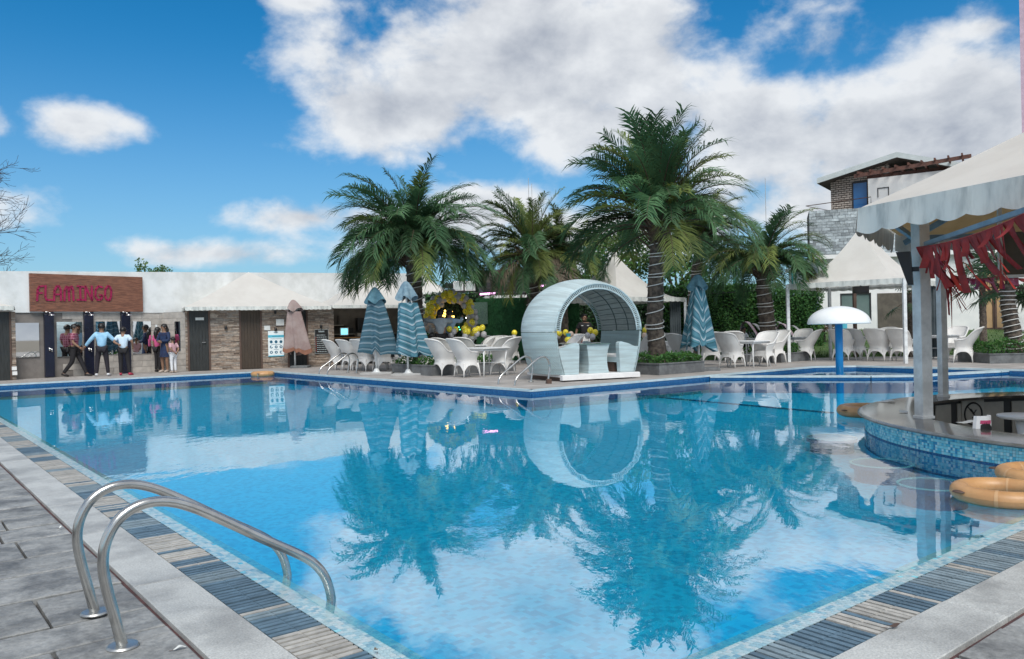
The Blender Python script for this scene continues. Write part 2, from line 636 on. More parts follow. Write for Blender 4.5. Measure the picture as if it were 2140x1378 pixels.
FROND_DRY = mat('palm_leaf_dry', (.16, .13, .09), .7, (.10, .075, .05), 2, vary=.25)
FANLEAF = mat('fan_leaf', (.05, .11, .05), .4, (.03, .075, .035), 2, vary=.25)
HEDGE = mat('hedge_leaf', (.085, .215, .070), .65, (.038, .115, .038), 2.5, spec=.2, contrast=(.3, .7))
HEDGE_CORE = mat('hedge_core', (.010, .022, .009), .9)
BUSH = mat('bush_leaf', (.085, .20, .045), .65, (.045, .12, .028), 3, spec=.2)
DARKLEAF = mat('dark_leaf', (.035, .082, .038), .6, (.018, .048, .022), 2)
TREELEAF = mat('tree_leaf', (.13, .19, .05), .5, (.06, .12, .03), 1)
BRONZELEAF = mat('bronze_leaf', (.20, .10, .05), .5, (.07, .06, .03), 5)
BRANCH = mat('bare_branch', (.050, .035, .032), .9)
TURF = mat('artificial_turf', (.026, .125, .042), .9, (.017, .085, .030), 3, bump=.6, bscale=160)
PRINT = mat('printed_panel', (.10, .17, .13), .6, (.055, .11, .08), 22, contrast=(.45, .55))
GRASS = mat('lawn_soil', (.07, .12, .03), .9, (.04, .085, .02), 2, bump=.5, bscale=80)
GRASSB = mat('grass_blade', (.060, .130, .028), .7, (.035, .085, .018), 3)
STONEPATH = mat('pale_path', (.52, .49, .45), .8, (.42, .40, .37), 3)
GROUND = mat('earth', (.22, .19, .15), .95)
BRICKG = mat('grey_slate_brick', (.34, .385, .40), .7, (.21, .24, .255), 6, bump=.3, bscale=20, vary=.38)
BRICKT = mat('tan_brick', (.62, .54, .47), .8, (.42, .36, .31), 6)
BRICKJ = mat('brick_joint', (.09, .075, .07), .9)
ROOFW = mat('roof_fascia', (.55, .60, .60), .6, (.48, .53, .53), 2)
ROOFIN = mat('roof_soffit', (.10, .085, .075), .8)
BLUEGLASS = mat('blue_window_glass', (.02, .14, .38), .06, (.03, .17, .42), 1)
GREYGLASS = mat('grey_window_glass', (.10, .15, .145), .08, (.13, .19, .18), 1)
CURTAINY = mat('ochre_door_glass', (.50, .33, .17), .25, (.42, .27, .14), 1.5)
PERGOLA = mat('red_brown_timber', (.13, .055, .038), .65, (.08, .035, .026), 6)
CURTAIN = mat('grey_curtain', (.11, .135, .15), .8, (.07, .09, .10), 3)
PINKTOWER = mat('pink_plaster', (.60, .45, .55), .8)
NEON = mat('pink_neon', (.9, .3, .7), .4, emit=((1, .45, .85), 1.6))
WARM = mat('warm_bulb', (1, .8, .3), .4, emit=((1, .62, .12), 2.5))
COOLDOT = mat('fairy_bulb', (.9, .95, 1), .4, emit=((.9, .95, 1), 5.0))
GREENDOT = mat('green_bulb', (.2, .9, .6), .4, emit=((.1, .9, .55), 3.0))
SCREEN = mat('lit_screen', (.2, .6, .7), .3, emit=((.25, .75, .9), .7))
YBAL = mat('yellow_balloon', (.92, .78, .06), .28, (.88, .72, .05), 4, coat=.2, vary=.08)
GBAL = mat('grey_balloon', (.46, .45, .46), .28, (.42, .41, .42), 4, coat=.2, vary=.12)
PBAL = mat('peach_balloon', (.70, .52, .40), .28, (.62, .47, .37), 4, coat=.2, vary=.1)
SEQUIN = mat('brown_sequin', (.12, .06, .03), .3, (.02, .012, .01), 60, contrast=(.48, .52))
BACKDROP = mat('dark_backdrop', (.014, .026, .02), .9)
POSTERW = mat('poster_white', (.78, .86, .88), .4, (.74, .82, .84), 3)
POSTERB = mat('poster_blue', (.10, .50, .66), .4)
POSTERD = mat('poster_dark_blue', (.012, .11, .19), .5)
PAPER = mat('paper_white', (.74, .76, .74), .7)
MENUTXT = mat('menu_text', (.42, .48, .50), .6)
MENURED = mat('menu_red', (.35, .06, .03), .6)
BOOTHWALL = mat('booth_wall', (.12, .105, .085), .8, (.08, .07, .058), 3)
ORANGEWOOD = mat('orange_wood', (.34, .17, .06), .5)
LOUNGEP = mat('pink_cushion', (.50, .08, .20), .7)
LOUNGEW = mat('striped_white', (.66, .68, .70), .7)
LOUNGEB = mat('striped_black', (.03, .022, .022), .7)
TEALSTEEL = mat('teal_steel', (.02, .18, .19), .5)
translucent((FROND, .35), (FROND_Y, .35), (FANLEAF, .3), (HEDGE, .25), (BUSH, .3), (TREELEAF, .3))
SKINM = mat('skin', (.27, .155, .10), .5, (.24, .135, .088), 8)
HAIR = mat('black_hair', (.010, .008, .008), .45)
EYE = mat('eye', (.01, .01, .01), .2)

# ================================================================== THE SETTING
ZN, ZW = -.09, -.10            # near deck, water; the far deck is z = 0
PEN_B, PEN_A, FAR_A, EAST_B = 8.45, 10.1, 23.65, 19.5
BAR_C, BAR_R, BAR_RI = (9.4, 0.0), 3.45, 2.82
BAR_W = 3.37


def struct(name, mb, mats, smooth_=False, local=True, fix=True):
    o = mb.build(name, mats, None, smooth_, fix)
    if local:
        o.location = PC
        o.rotation_euler = (0, 0, ANG)
    return tag(o, kind='structure')


def bar_arc(r, n=48, t0=180, t1=0, dz=0.0):
    return [(BAR_C[0] + r * math.cos(R_(t0 + (t1 - t0) * i / n)), BAR_C[1] + r * math.sin(R_(t0 + (t1 - t0) * i / n))) for i in range(n + 1)]


g = MB()
g.add([(-2500, -2500, -1.7), (2500, -2500, -1.7), (2500, 2500, -1.7), (-2500, 2500, -1.7)], [(0, 1, 2, 3)])
struct('ground', g, GROUND, local=False)

# pool basin: floor and walls
POOL = [(-.02, -.02), (BAR_C[0] - BAR_W, -.02)] + bar_arc(BAR_W) + [(EAST_B, -.02), (EAST_B, 9.35), (18.75, PEN_A), (PEN_B, PEN_A), (PEN_B, FAR_A), (-.02, FAR_A)]


def floor_mat():
    m = mat('pool_mosaic', (.03, .62, .88), .35, (.02, .52, .80), 9, contrast=(.3, .7))
    nt = m.node_tree
    b = nt.nodes['Principled BSDF']
    base = b.inputs['Base Color'].links[0].from_socket
    tc = nd(nt, 'ShaderNodeTexCoord')
    v = nd(nt, 'ShaderNodeTexVoronoi')
    v.distance = 'CHEBYCHEV'
    v.inputs['Scale'].default_value = 26
    v.inputs['Randomness'].default_value = .15
    nt.links.new(tc.outputs['Object'], v.inputs['Vector'])
    sp = nd(nt, 'ShaderNodeSeparateColor')
    nt.links.new(v.outputs['Color'], sp.inputs[0])
    c = mixc(nt, smooth(nt, sp.outputs[0], .35, .95), base, (.012, .40, .64))
    nt.links.new(c, b.inputs['Base Color'])
    return m


POOLFLOOR = floor_mat()
pb = MB()
n = len(POOL)
ZF = -.42
pb.add([(x, y, ZF) for x, y in POOL], [tuple(range(n))])
for i in range(n):
    (x0, y0), (x1, y1) = POOL[i], POOL[(i + 1) % n]
    pb.add([(x0, y0, ZF), (x1, y1, ZF), (x1, y1, -.135), (x0, y0, -.135)], [(0, 1, 2, 3)])
struct('pool_basin', pb, POOLFLOOR)


def water_mat():
    m = bpy.data.materials.new('pool_water')
    m.use_nodes = True
    nt = m.node_tree
    for k in list(nt.nodes):
        nt.nodes.remove(k)
    o = nd(nt, 'ShaderNodeOutputMaterial')
    tr = nd(nt, 'ShaderNodeBsdfTransparent')
    tr.inputs[0].default_value = (.5, .97, 1, 1)
    gl = nd(nt, 'ShaderNodeBsdfGlossy')
    gl.inputs[0].default_value = (1, 1, 1, 1)
    gl.inputs['Roughness'].default_value = .012
    fr = nd(nt, 'ShaderNodeFresnel')
    fr.inputs['IOR'].default_value = WATER_IOR
    g_ = nd(nt, 'ShaderNodeNewGeometry')
    mp = nd(nt, 'ShaderNodeMapping')
    mp.inputs['Rotation'].default_value = (0, 0, R_(-12))
    mp.inputs['Scale'].default_value = (1.0, .55, 1)
    nt.links.new(g_.outputs['Position'], mp.inputs[0])
    n1 = nd(nt, 'ShaderNodeTexNoise')
    n1.inputs['Scale'].default_value = 1.6
    n1.inputs['Detail'].default_value = 2
    n2 = nd(nt, 'ShaderNodeTexNoise')
    n2.inputs['Scale'].default_value = 7.0
    n2.inputs['Detail'].default_value = 3
    n3 = nd(nt, 'ShaderNodeTexNoise')
    n3.inputs['Scale'].default_value = .45
    for q in (n1, n2, n3):
        nt.links.new(mp.outputs[0], q.inputs['Vector'])
    patch = smooth(nt, n3.outputs[0], .42, .62)
    h = mth(nt, 'ADD', mth(nt, 'MULTIPLY', n1.outputs[0], .006), mth(nt, 'MULTIPLY', n2.outputs[0], mth(nt, 'MULTIPLY', mth(nt, 'ADD', patch, .2), .0028)))
    bp = nd(nt, 'ShaderNodeBump')
    bp.inputs['Strength'].default_value = 1.0
    bp.inputs['Distance'].default_value = .45
    nt.links.new(h, bp.inputs['Height'])
    nt.links.new(bp.outputs[0], gl.inputs['Normal'])
    nt.links.new(bp.outputs[0], fr.inputs['Normal'])
    mx = nd(nt, 'ShaderNodeMixShader')
    f = mth(nt, 'MINIMUM', mth(nt, 'ADD', mth(nt, 'MULTIPLY', fr.outputs[0], WATER_K), WATER_B), WATER_MAX)
    nt.links.new(f, mx.inputs[0])
    nt.links.new(tr.outputs[0], mx.inputs[1])
    nt.links.new(gl.outputs[0], mx.inputs[2])
    nt.links.new(mx.outputs[0], o.inputs[0])
    return m


WATER_IOR, WATER_K, WATER_B, WATER_MAX = 1.40, 1.1, .24, .48
WATER = water_mat()
KID = [(10.15, 14.15), (8.6, 15.2), (7.2, 16.1), (6.45, 16.75), (6.2, 17.8), (5.75, 19.2), (5.7, EAST_B)]   # (a, b) of the wall of the small pool
wm = MB()
wm.add([(x, y, ZW) for x, y in POOL], [tuple(range(n))])
struct('pool_water', wm, WATER)

# far deck: left strip, peninsula, east bank (top z = 0)
fd = MB()
T0 = -1.05
fd.prism([(-60, FAR_A + .0), (PEN_B, FAR_A), (PEN_B, 70), (-60, 70)], T0, 0)
fd.prism([(PEN_B + .0, PEN_A), (18.75, PEN_A), (EAST_B, 9.35), (EAST_B + 45, 9.35), (EAST_B + 45, 70), (PEN_B, 70)], T0, -.002)
fd.prism([(EAST_B, -30), (EAST_B + 45, -30), (EAST_B + 45, 9.35), (EAST_B, 9.35)], T0, -.001)


def far_paving():
    m = mat('far_paving_slabs', (.43, .405, .385), .65, (.33, .31, .295), 1.0, bump=.1, bscale=14)
    nt = m.node_tree
    b = nt.nodes['Principled BSDF']
    base = b.inputs['Base Color'].links[0].from_socket
    tc = nd(nt, 'ShaderNodeTexCoord')
    br = nd(nt, 'ShaderNodeTexBrick')
    br.inputs['Scale'].default_value = 1.0
    br.inputs['Brick Width'].default_value = .9
    br.inputs['Row Height'].default_value = .45
    br.inputs['Mortar Size'].default_value = .012
    br.inputs['Color1'].default_value = (1, 1, 1, 1)
    br.inputs['Color2'].default_value = (.84, .82, .80, 1)
    br.inputs['Mortar'].default_value = (.45, .42, .40, 1)
    nt.links.new(tc.outputs['Object'], br.inputs['Vector'])
    c = mixc(nt, 1.0, base, br.outputs[0], 'MULTIPLY')
    nt.links.new(c, b.inputs['Base Color'])
    return m


struct('far_deck', fd, far_paving())
# white edge and dark blue waterline tiles of the far banks
EDGE = [(-.66, FAR_A), (PEN_B, FAR_A), (PEN_B, PEN_A), (18.75, PEN_A), (EAST_B, 9.35), (EAST_B, -.5)]
we, wt = MB(), MB()
for (x0, y0), (x1, y1) in zip(EDGE[:-1], EDGE[1:]):
    d = Vector((x1 - x0, y1 - y0, 0)).normalized()
    nn = Vector((-d.y, d.x, 0))                      # away from the water
    if (x0, y0) == (PEN_B, FAR_A): nn = Vector((1, 0, 0))
    a, b_ = Vector((x0, y0, 0)), Vector((x1, y1, 0))
    q = [a - nn * .02, b_ - nn * .02, b_ + nn * .11, a + nn * .11]
    we.hexa([(p.x, p.y) for p in q], -.035, .006)
    q = [a - nn * .012, b_ - nn * .012, b_ + nn * .01, a + nn * .01]
    wt.hexa([(p.x, p.y) for p in q], -.34, -.036)
struct('pool_edge', we, WATERLINE_EDGE)
struct('waterline_tiles', wt, SEABLUE)
# low wall that parts the small pool from the large one
kw = MB()
kt = MB()
for (a0, b0), (a1, b1) in zip(KID[:-1], KID[1:]):
    d = Vector((b1 - b0, a1 - a0, 0)).normalized()
    nn = Vector((-d.y, d.x, 0)) * .16
    p, q = Vector((b0, a0, 0)), Vector((b1, a1, 0))
    kw.hexa([((p - nn).x, (p - nn).y), ((q - nn).x, (q - nn).y), ((q + nn).x, (q + nn).y), ((p + nn).x, (p + nn).y)], ZF, -.055, 1)
    kt.hexa([((p - nn * 1.1).x, (p - nn * 1.1).y), ((q - nn * 1.1).x, (q - nn * 1.1).y), ((q + nn * 1.1).x, (q + nn * 1.1).y), ((p + nn * 1.1).x, (p + nn * 1.1).y)], -.056, -.022)
struct('small_pool_wall', kw, [WATERLINE_EDGE, SEABLUE])
struct('small_pool_wall_edge', kt, WATERLINE_EDGE)

# near deck: dark bed, copings, gratings, mosaic strip, pavers
nb_ = MB()
nb_.prism([(-14, -14), (-.37, -14), (-.37, FAR_A), (-14, FAR_A)], -.6, -.125)
nb_.prism([(-.1275, -.1275), (-.06, -.06), (-.06, FAR_A), (-.1275, FAR_A)], -.6, -.118)
nb_.prism([(-.1275, -.1275), (5.98, -.1275), (5.98, -.06), (-.06, -.06)], -.6, -.1185)
nb_.prism([(-.37, -14), (EAST_B, -14), (EAST_B, -.37), (-.37, -.37)], -.6, -.1255)
nb_.prism([(5.985, -.37), (EAST_B, -.37), (EAST_B, -.06), (5.985, -.06)], -.6, -.126)
deck_bed = struct('near_deck', nb_, JOINT)
lip = MB()
# sloping strip that carries the mosaic
lip.add([(-.125, 0, -.094), (.040, 0, -.1155), (.040, FAR_A, -.1155), (-.125, FAR_A, -.094),
         (-.125, -.125, -.094), (BAR_C[0] - BAR_W + .02, -.125, -.094), (BAR_C[0] - BAR_W + .02, .040, -.1155), (-.125, .040, -.1155)], [(0, 1, 2, 3), (4, 5, 6, 7)])
lip.v[-8:] = [(-.125, -.125, -.094), (.040, .040, -.1155), (.040, FAR_A, -.1155), (-.125, FAR_A, -.094),
              (-.125, -.125, -.094), (BAR_C[0] - BAR_W + .02, -.125, -.094), (BAR_C[0] - BAR_W + .02, .040, -.1155), (.040, .040, -.1155)]
strip = struct('mosaic_strip', lip, GROUT)
TS = .0285
tile_me = []
for tm in TILE_LIGHT + TILES[:2]:
    q = MB()
    h_ = TS * .445
    q.add([(-h_, -h_, 0), (h_, -h_, 0), (h_, h_, 0), (-h_, h_, 0), (-h_ * .86, -h_ * .86, .004), (h_ * .86, -h_ * .86, .004), (h_ * .86, h_ * .86, .004), (-h_ * .86, h_ * .86, .004)],
          [(4, 5, 6, 7), (0, 1, 5, 4), (1, 2, 6, 5), (2, 3, 7, 6), (3, 0, 4, 7)])
    tile_me.append(q.mesh('tile', tm))
W8 = [6, 5, 5, 2.2, .35, .12]
rt = random.Random(3)
rest = MB()
cnt = 0
cells = []
for k in range(int(13.5 / TS)):
    for r in range(6):
        cells.append((-.112 + r * TS, .3 + k * TS, 0))
for k in range(int(5.7 / TS)):
    for r in range(6):
        cells.append((.35 + k * TS, -.112 + r * TS, 1))
vis = []
for (x, y, s_) in cells:
    w_ = P(x, y, -.1)
    vis.append((math.hypot(w_.x, w_.y) if (w_.y > 2.7) else 50, x, y, s_))
vis.sort()
for i, (dd, x, y, s_) in enumerate(vis):
    mi = rt.choices(range(6), W8)[0]
    off = x if s_ == 0 else y
    z = -.094 - (off + .125) * .13
    if i < 300:
        o = link('tile', tile_me[mi], strip, (x, y, z))
    else:
        h_ = TS * .445
        rest.box(x - h_, x + h_, y - h_, y + h_, z, z + .0035, mi)
tag(rest.build('tiles', TILE_LIGHT + TILES[:2], strip, fix=False), kind='stuff')

# gratings
gb = MB()
gb.prism([(-.368, -.368), (-.128, -.128), (-.128, FAR_A), (-.368, FAR_A)], -.150, -.142)
gb.prism([(-.368, -.368), (5.98, -.368), (5.98, -.128), (-.128, -.128)], -.150, -.1415)
grating = struct('gutter_grating', gb, GUTTER)
PITCH = .043
sl = {}
for gi, gm in enumerate(GRATE):
    for ax in (0, 1):
        q = MB()
        for s0, s1 in ((-.117, -.006), (.006, .117)):
            (q.box(s0, s1, -.0140, .0140, -.016, 0) if ax == 0 else q.box(-.0140, .0140, s0, s1, -.016, 0))
        (q.box(-.0058, .0058, -.0165, .0165, -.016, -.002) if ax == 0 else q.box(-.0165, .0165, -.0058, .0058, -.016, -.002))
        sl[gi, ax] = q.mesh('slat', gm)
rg = random.Random(11)
srest = MB()
slats = []
for ax, length in ((0, 13.6), (1, 5.7)):
    k = 0
    while k * PITCH < length:
        gi = 0 if rg.random() < .52 else rg.choice((1, 2))
        m_ = rg.randint(2, 9)
        for j in range(m_):
            t = .2 + k * PITCH
            slats.append((t, ax, gi if rg.random() > .07 else rg.choice((0, 1, 2))))
            k += 1
        k += 0
near = sorted(slats, key=lambda s: (P(-.25, s[0]) if s[1] == 0 else P(s[0], -.25)).length + (60 if (P(-.25, s[0]) if s[1] == 0 else P(s[0], -.25)).y < 2.85 else 0))
keep = set(near[:300])
for s in slats:
    t, ax, gi = s
    z = ZN - .001 + rg.uniform(-.002, .002)
    p_ = (-.248, t) if ax == 0 else (t, -.248)
    if s in keep:
        link('slat', sl[gi, ax], grating, (p_[0], p_[1], z), rg.uniform(-.006, .006))
    else:
        (srest.box(-.248 - .117, -.248 + .117, t - .014, t + .014, z - .016, z, gi) if ax == 0 else srest.box(t - .014, t + .014, -.248 - .117, -.248 + .117, z - .016, z, gi))
tag(srest.build('slats', GRATE, grating, fix=False), kind='stuff')


def slab(x0, x1, y0, y1, z0, z1, m, bev=.006, jit=0.0, rnd=random):
    q = MB()
    j = lambda: rnd.uniform(-jit, jit)
    c = [(x0 + j(), y0 + j()), (x1 + j(), y0 + j()), (x1 + j(), y1 + j()), (x0 + j(), y1 + j())]
    cx, cy = (x0 + x1) / 2, (y0 + y1) / 2
    top = [(x - math.copysign(bev, x - cx), y - math.copysign(bev, y - cy)) for x, y in c]
    q.add([(x, y, z0) for x, y in c] + [(x, y, z1 - bev * .7) for x, y in c] + [(x, y, z1) for x, y in top],
          [(0, 1, 5, 4), (1, 2, 6, 5), (2, 3, 7, 6), (3, 0, 4, 7), (4, 5, 9, 8), (5, 6, 10, 9), (6, 7, 11, 10), (7, 4, 8, 11), (8, 9, 10, 11)])
    return q


# copings (long granite slabs), with the rust coloured edge line outside them
cb_ = MB()
cb_.prism([(-.375, -.375), (-.375, FAR_A), (-.658, FAR_A), (-.658, -.658)], -.126, -.108)
cb_.prism([(-.375, -.375), (-.658, -.658), (EAST_B, -.658), (EAST_B, -.375)], -.126, -.1085)
coping = struct('coping', cb_, REDJOINT)
rc = random.Random(5)
y = -.37
while y < 15:
    L = rc.uniform(1.15, 1.5)
    q = slab(-.642, -.374, y + .003, y + L - .003, -.126, -.084 + rc.uniform(-.001, .001), COPE, .004)
    q.build('coping_slab', COPE, coping)
    y += L
x = -.37
while x < 7:
    L = rc.uniform(1.15, 1.5)
    q = slab(x + .003, x + L - .003, -.642, -.374, -.126, -.084 + rc.uniform(-.001, .001), COPE, .004)
    q.build('coping_slab', COPE, coping)
    x += L
# slate pavers in broken rows
rp = random.Random(21)


def pavers(x0, x1, y0, y1, along_x=True):
    y = y0
    while y < y1 - .02:
        h = min(rp.choice((.32, .40, .50, .62)), y1 - y)
        x = x1 if along_x else x0
        off = rp.uniform(.1, .5)
        first = True
        while x > x0 + .02:
            L = rp.uniform(.38, .80)
            if first: L = off + .2
            first = False
            xa = max(x - L, x0)
            if h > .5 and rp.random() < .45:
                ym = y + h * rp.uniform(.4, .6)
                for (u, v) in ((y, ym), (ym, y + h)):
                    slab(xa + .008, x - .008, u + .011, v - .011, -.15, ZN + rp.uniform(-.004, .003), PAVE, .007, .003, rp).build('paver', PAVE, deck_bed)
            else:
                slab(xa + .008, x - .008, y + .011, y + h - .011, -.15, ZN + rp.uniform(-.004, .003), PAVE, .007, .003, rp).build('paver', PAVE, deck_bed)
            x = xa
        y += h


pavers(-3.0, -.656, -1.0, 12)
pavers(-.664, 6.5, -2.9, -.656)

# floor line of the pool
fl = MB()
p0, p1 = gz(1290, 822, -.40), gz(1740, 862, -.40)
fl.beam((p0.x, p0.y, ZF + .012), (p1.x, p1.y, ZF + .012), .10, .012)
struct('pool_floor_line', fl, SEABLUE, local=False)

# lawn rising to the white house, path, and its terraces
lw = MB()
LA = [gz(1440, 742, 0), gz(1690, 747, 0), gz(1760, 743, 0), gz(2180, 745, 0)]


def lawn_pt(u, v):
    px_ = 1300 + u * 1200
    d0 = 27.5
    Y = d0 + v * 26
    X = (px_ - 1070) / FPX * Y
    z = .02 + .85 * min(1, v * 3.2) ** 1.2 + .05 * math.sin(X * 1.3) * min(1, v * 4)
    return (X, Y, z if v > 0 else -.02)


lw.grid(lawn_pt, 40, 30)
lawn = struct('lawn', lw, GRASS, True, local=False)
gr = MB()
rl = random.Random(9)
for _ in range(9000):
    u, v = rl.random(), rl.random() ** 1.8 * .34
    p = Vector(lawn_pt(u, v))
    t = rl.uniform(0, 6.28)
    h, w = rl.uniform(.04, .085), rl.uniform(.012, .03)
    d = Vector((math.cos(t), math.sin(t), 0)) * w
    l = Vector((rl.uniform(-.03, .03), rl.uniform(-.03, .03), h))
    gr.add([p - d, p + d, p + l], [(0, 1, 2)])
tag(gr.build('grass', GRASSB, fix=False), 'short green grass covering the rising lawn in front of the white house', 'grass', kind='stuff')

# ================================================================== LEFT: SHOWER WALL AND CABINS
FW = Facade((0, 795), (336, 777))
t_sw = thing('shower_wall', 'white topped wall of grey stone blocks with mirrors and dark shower columns', 'wall', FW.O, FW.ang)


def fbox(mb, F, x0, y0, x1, y1, d0, d1, m=0):
    """box on a facade between two pixel corners, from d0 to d1 in front of the plane"""
    a, b, z0, z1 = F.rect(x0, y0, x1, y1, d1)
    return mb.box(min(a, b), max(a, b), -d1, -d0, z0, z1, m)


q = MB()
sL, sR = FW.on(-260, 700)[0], FW.on(342, 700)[0]
zb = 2.03
q.box(sL, sR + .3, .02, .3, 0, zb, 0)
q.build('wall_core', MORTAR, t_sw)
# blocks
rb = random.Random(2)
nrow = 10
hb = zb / nrow
for r in range(nrow):
    x = sL + 5.0 - (r % 2) * .3
    while x < sR:
        L = .62
        x1 = min(x + L, sR)
        if x1 - x > .08:
            slab(x + .004, x1 - .004, 0, .05, 0, 1, BLOCK, .004) if False else None
            w = MB().box(x + .004, x1 - .004, .0 + rb.uniform(-.004, .004), .05, r * hb + .004, (r + 1) * hb - .004)
            w.build('stone_block', BLOCK, t_sw, fix=False)
        x += L
# white upper wall, running on behind the canopies
q = MB()
a0, a1 = FW.on(-260, 700)[0], FW.on(900, 700)[0]
zt0, zt1 = FW.on(0, 567)[1], FW.on(690, 571)[1]
sl_ = (zt1 - zt0) / (FW.on(690, 600)[0] - FW.on(0, 600)[0])
zA, zB = zt0 + sl_ * a0, zt0 + sl_ * a1
q.add([(a0, -.02, zb + .002), (a1, -.02, zb + .002), (a1, -.02, zB), (a0, -.02, zA), (a0, .4, zb + .002), (a1, .4, zb + .002), (a1, .4, zB), (a0, .4, zA)],
      [(0, 1, 2, 3), (7, 6, 5, 4), (0, 4, 5, 1), (3, 2, 6, 7), (0, 3, 7, 4), (1, 5, 6, 2)])
q.build('upper_wall', WHITE_DIRTY, t_sw)
# mirrors
for (x0, y0, x1, y1) in ((33, 675, 82, 747), (119, 673, 172, 745), (200.5, 672, 252, 741), (277.5, 672, 316, 739.5), (325, 679, 329, 705)):
    q = MB()
    fbox(q, FW, x0, y0, x1, y1, .006, .022)
    q.build('mirror', MIRROR, t_sw)
# navy shower columns > head, tap
for (xa, xb, xt) in ((92.5, 112, 104.5), (176, 195, 187), (253.5, 272, None)):
    q = MB()
    fbox(q, FW, xa + 1.5, 649, xb + 1.5, 788, .004, .10)
    c = q.build('shower_column', NAVY, t_sw)
    s0, z0 = FW.on((xa + xb) / 2 + 4, 660, .2)
    q = MB()
    q.tube([(s0 - .1, -.10, z0 + .12), (s0 - .06, -.20, z0 + .12), (s0 - .02, -.28, z0 + .06)], .012, 6)
    q.lathe([(.03, .05), (.10, .02), (.10, 0)], 14, (s0, -.30, z0))
    q.lathe([(.045, 0), (.045, .03)], 10, (s0 - .1, -.115, z0 + .10))
    q.build('shower_head', CHROME, c, True)
    if xt:
        s0, z0 = FW.on(xt, 731, .15)
        q = MB()
        q.lathe([(.03, -.04), (.035, 0), (.03, .06)], 10, (s0, -.12, z0))
        q.tube([(s0, -.12, z0 + .03), (s0 + .04, -.2, z0 + .02), (s0 + .04, -.21, z0 - .07)], .017, 6)
        q.build('shower_tap', CHROME, c, True)

# wooden sign with magenta letters
FS = Facade((0, 795), (336, 777))
sx0, _z = FW.on(62, 613, .12)
t_sign = thing('name_sign', 'long brown wooden sign reading FLAMINGO in magenta letters above the showers', 'sign', FW.w(0, 0), FW.ang)
q = MB()
fbox(q, FW, 63, 575.5, 298.5, 651.5, .03, .12)
q.build('sign_board', WOODSIGN, t_sign)
a_, b_, z0_, z1_ = FW.rect(63, 575.5, 298.5, 651.5, .12)
# letter strokes in the zoomed pixel grid of the sign (x, y)
LET = {'F': [[(308, 350), (312, 262), (325, 235), (358, 230)], [(310, 290), (350, 288)]],
       'L': [[(378, 228), (376, 320), (388, 346), (428, 346)]],
       'A': [[(448, 350), (452, 270), (470, 232), (490, 232), (503, 262), (506, 350)], [(452, 300), (504, 300)]],
       'M': [[(534, 350), (536, 268), (550, 236), (562, 240), (571, 280), (574, 350)], [(571, 280), (580, 240), (594, 234), (607, 265), (610, 350)]],
       'I': [[(642, 232), (688, 238)], [(664, 236), (668, 345)], [(640, 345), (694, 345)]],
       'N': [[(708, 350), (708, 232), (762, 348), (760, 232)]],
       'G': [[(846, 240), (815, 232), (793, 262), (790, 315), (808, 346), (834, 344), (846, 318), (844, 306), (824, 306)]],
       'O': [[(895, 230), (874, 256), (870, 310), (884, 344), (906, 348), (920, 318), (922, 264), (908, 234), (895, 230)]]}
for ch, strokes in LET.items():
    q = MB()
    for st in strokes:
        pts = [FW.on(x / 3.963, 540 + y / 3.963, .14) for x, y in st]
        pts = [Vector((s, -.135, z)) for s, z in pts]
        for i in range(len(pts) - 1):
            d = (pts[i + 1] - pts[i]).normalized() * .02
            q.beam(pts[i] - d, pts[i + 1] + d, .03, .055 if i or True else .04, 0, up=(0, 1, 0)) if False else q.beam(pts[i] - d, pts[i + 1] + d, .056, .028, 0, up=(0, 1, 0))
    q.build('letter_%s' % ch.lower() if False else 'letter', MAGENTA, t_sign)

# ---- left hand cabin (cut by the frame)
FL = Facade((-40, 798), (32, 794.5))
t_lc = thing('changing_cabin', 'stone clad changing cabin with dark door at the left edge below the white canopy corner', 'building', FL.O, FL.ang)
q = MB()
x_a, x_b = FL.on(-330, 720)[0], FL.on(33, 720)[0]
q.box(x_a, x_b, .03, 1.6, 0, 2.05)
q.build('cabin_wall', MORTAR, t_lc)
q = MB()
fbox(q, FL, -30, 652, 20.5, 797, -.02, .03)
d_ = q.build('door', DOOR, t_lc)
q = MB()
fbox(q, FL, 20.5, 652, 24, 796, -.02, .045)
q.build('door_frame', FRAMEB, d_)


def cladding(F, x0, x1, y0, y1, parent, d=.0, seed=1, name='stone_cladding'):
    """thin split stone strips, each with its own depth"""
    rr = random.Random(seed)
    mb = MB()
    a, b, _, z1 = F.rect(x0, y0, x1, y1, d)
    z = 0.0
    while z < z1:
        h = rr.uniform(.026, .048)
        x = a
        while x < b - .01:
            L = rr.uniform(.10, .38)
            xe = min(x + L, b)
            mb.box(x + .001, xe - .001, -d - rr.uniform(.006, .034), .03, z + .002, min(z + h, z1) - .001, rr.choices((0, 1, 2, 3), (4, 3, 3, 3))[0])
            x = xe
        z += h
    o = mb.build(name, STRIP, parent, fix=False)
    return tag(o, kind='stuff')


cladding(FL, 24.2, 33, 652, 793, t_lc, .0, 4)
q = MB()
for x, y in ((30, 770), (31, 780)):
    s_, z_ = FL.on(x, y, .1)
    q.box(s_ - .06, s_ + .06, -.12, -.04, z_ - .06, z_ + .05)
q.build('wall_box', WHITE, t_lc)


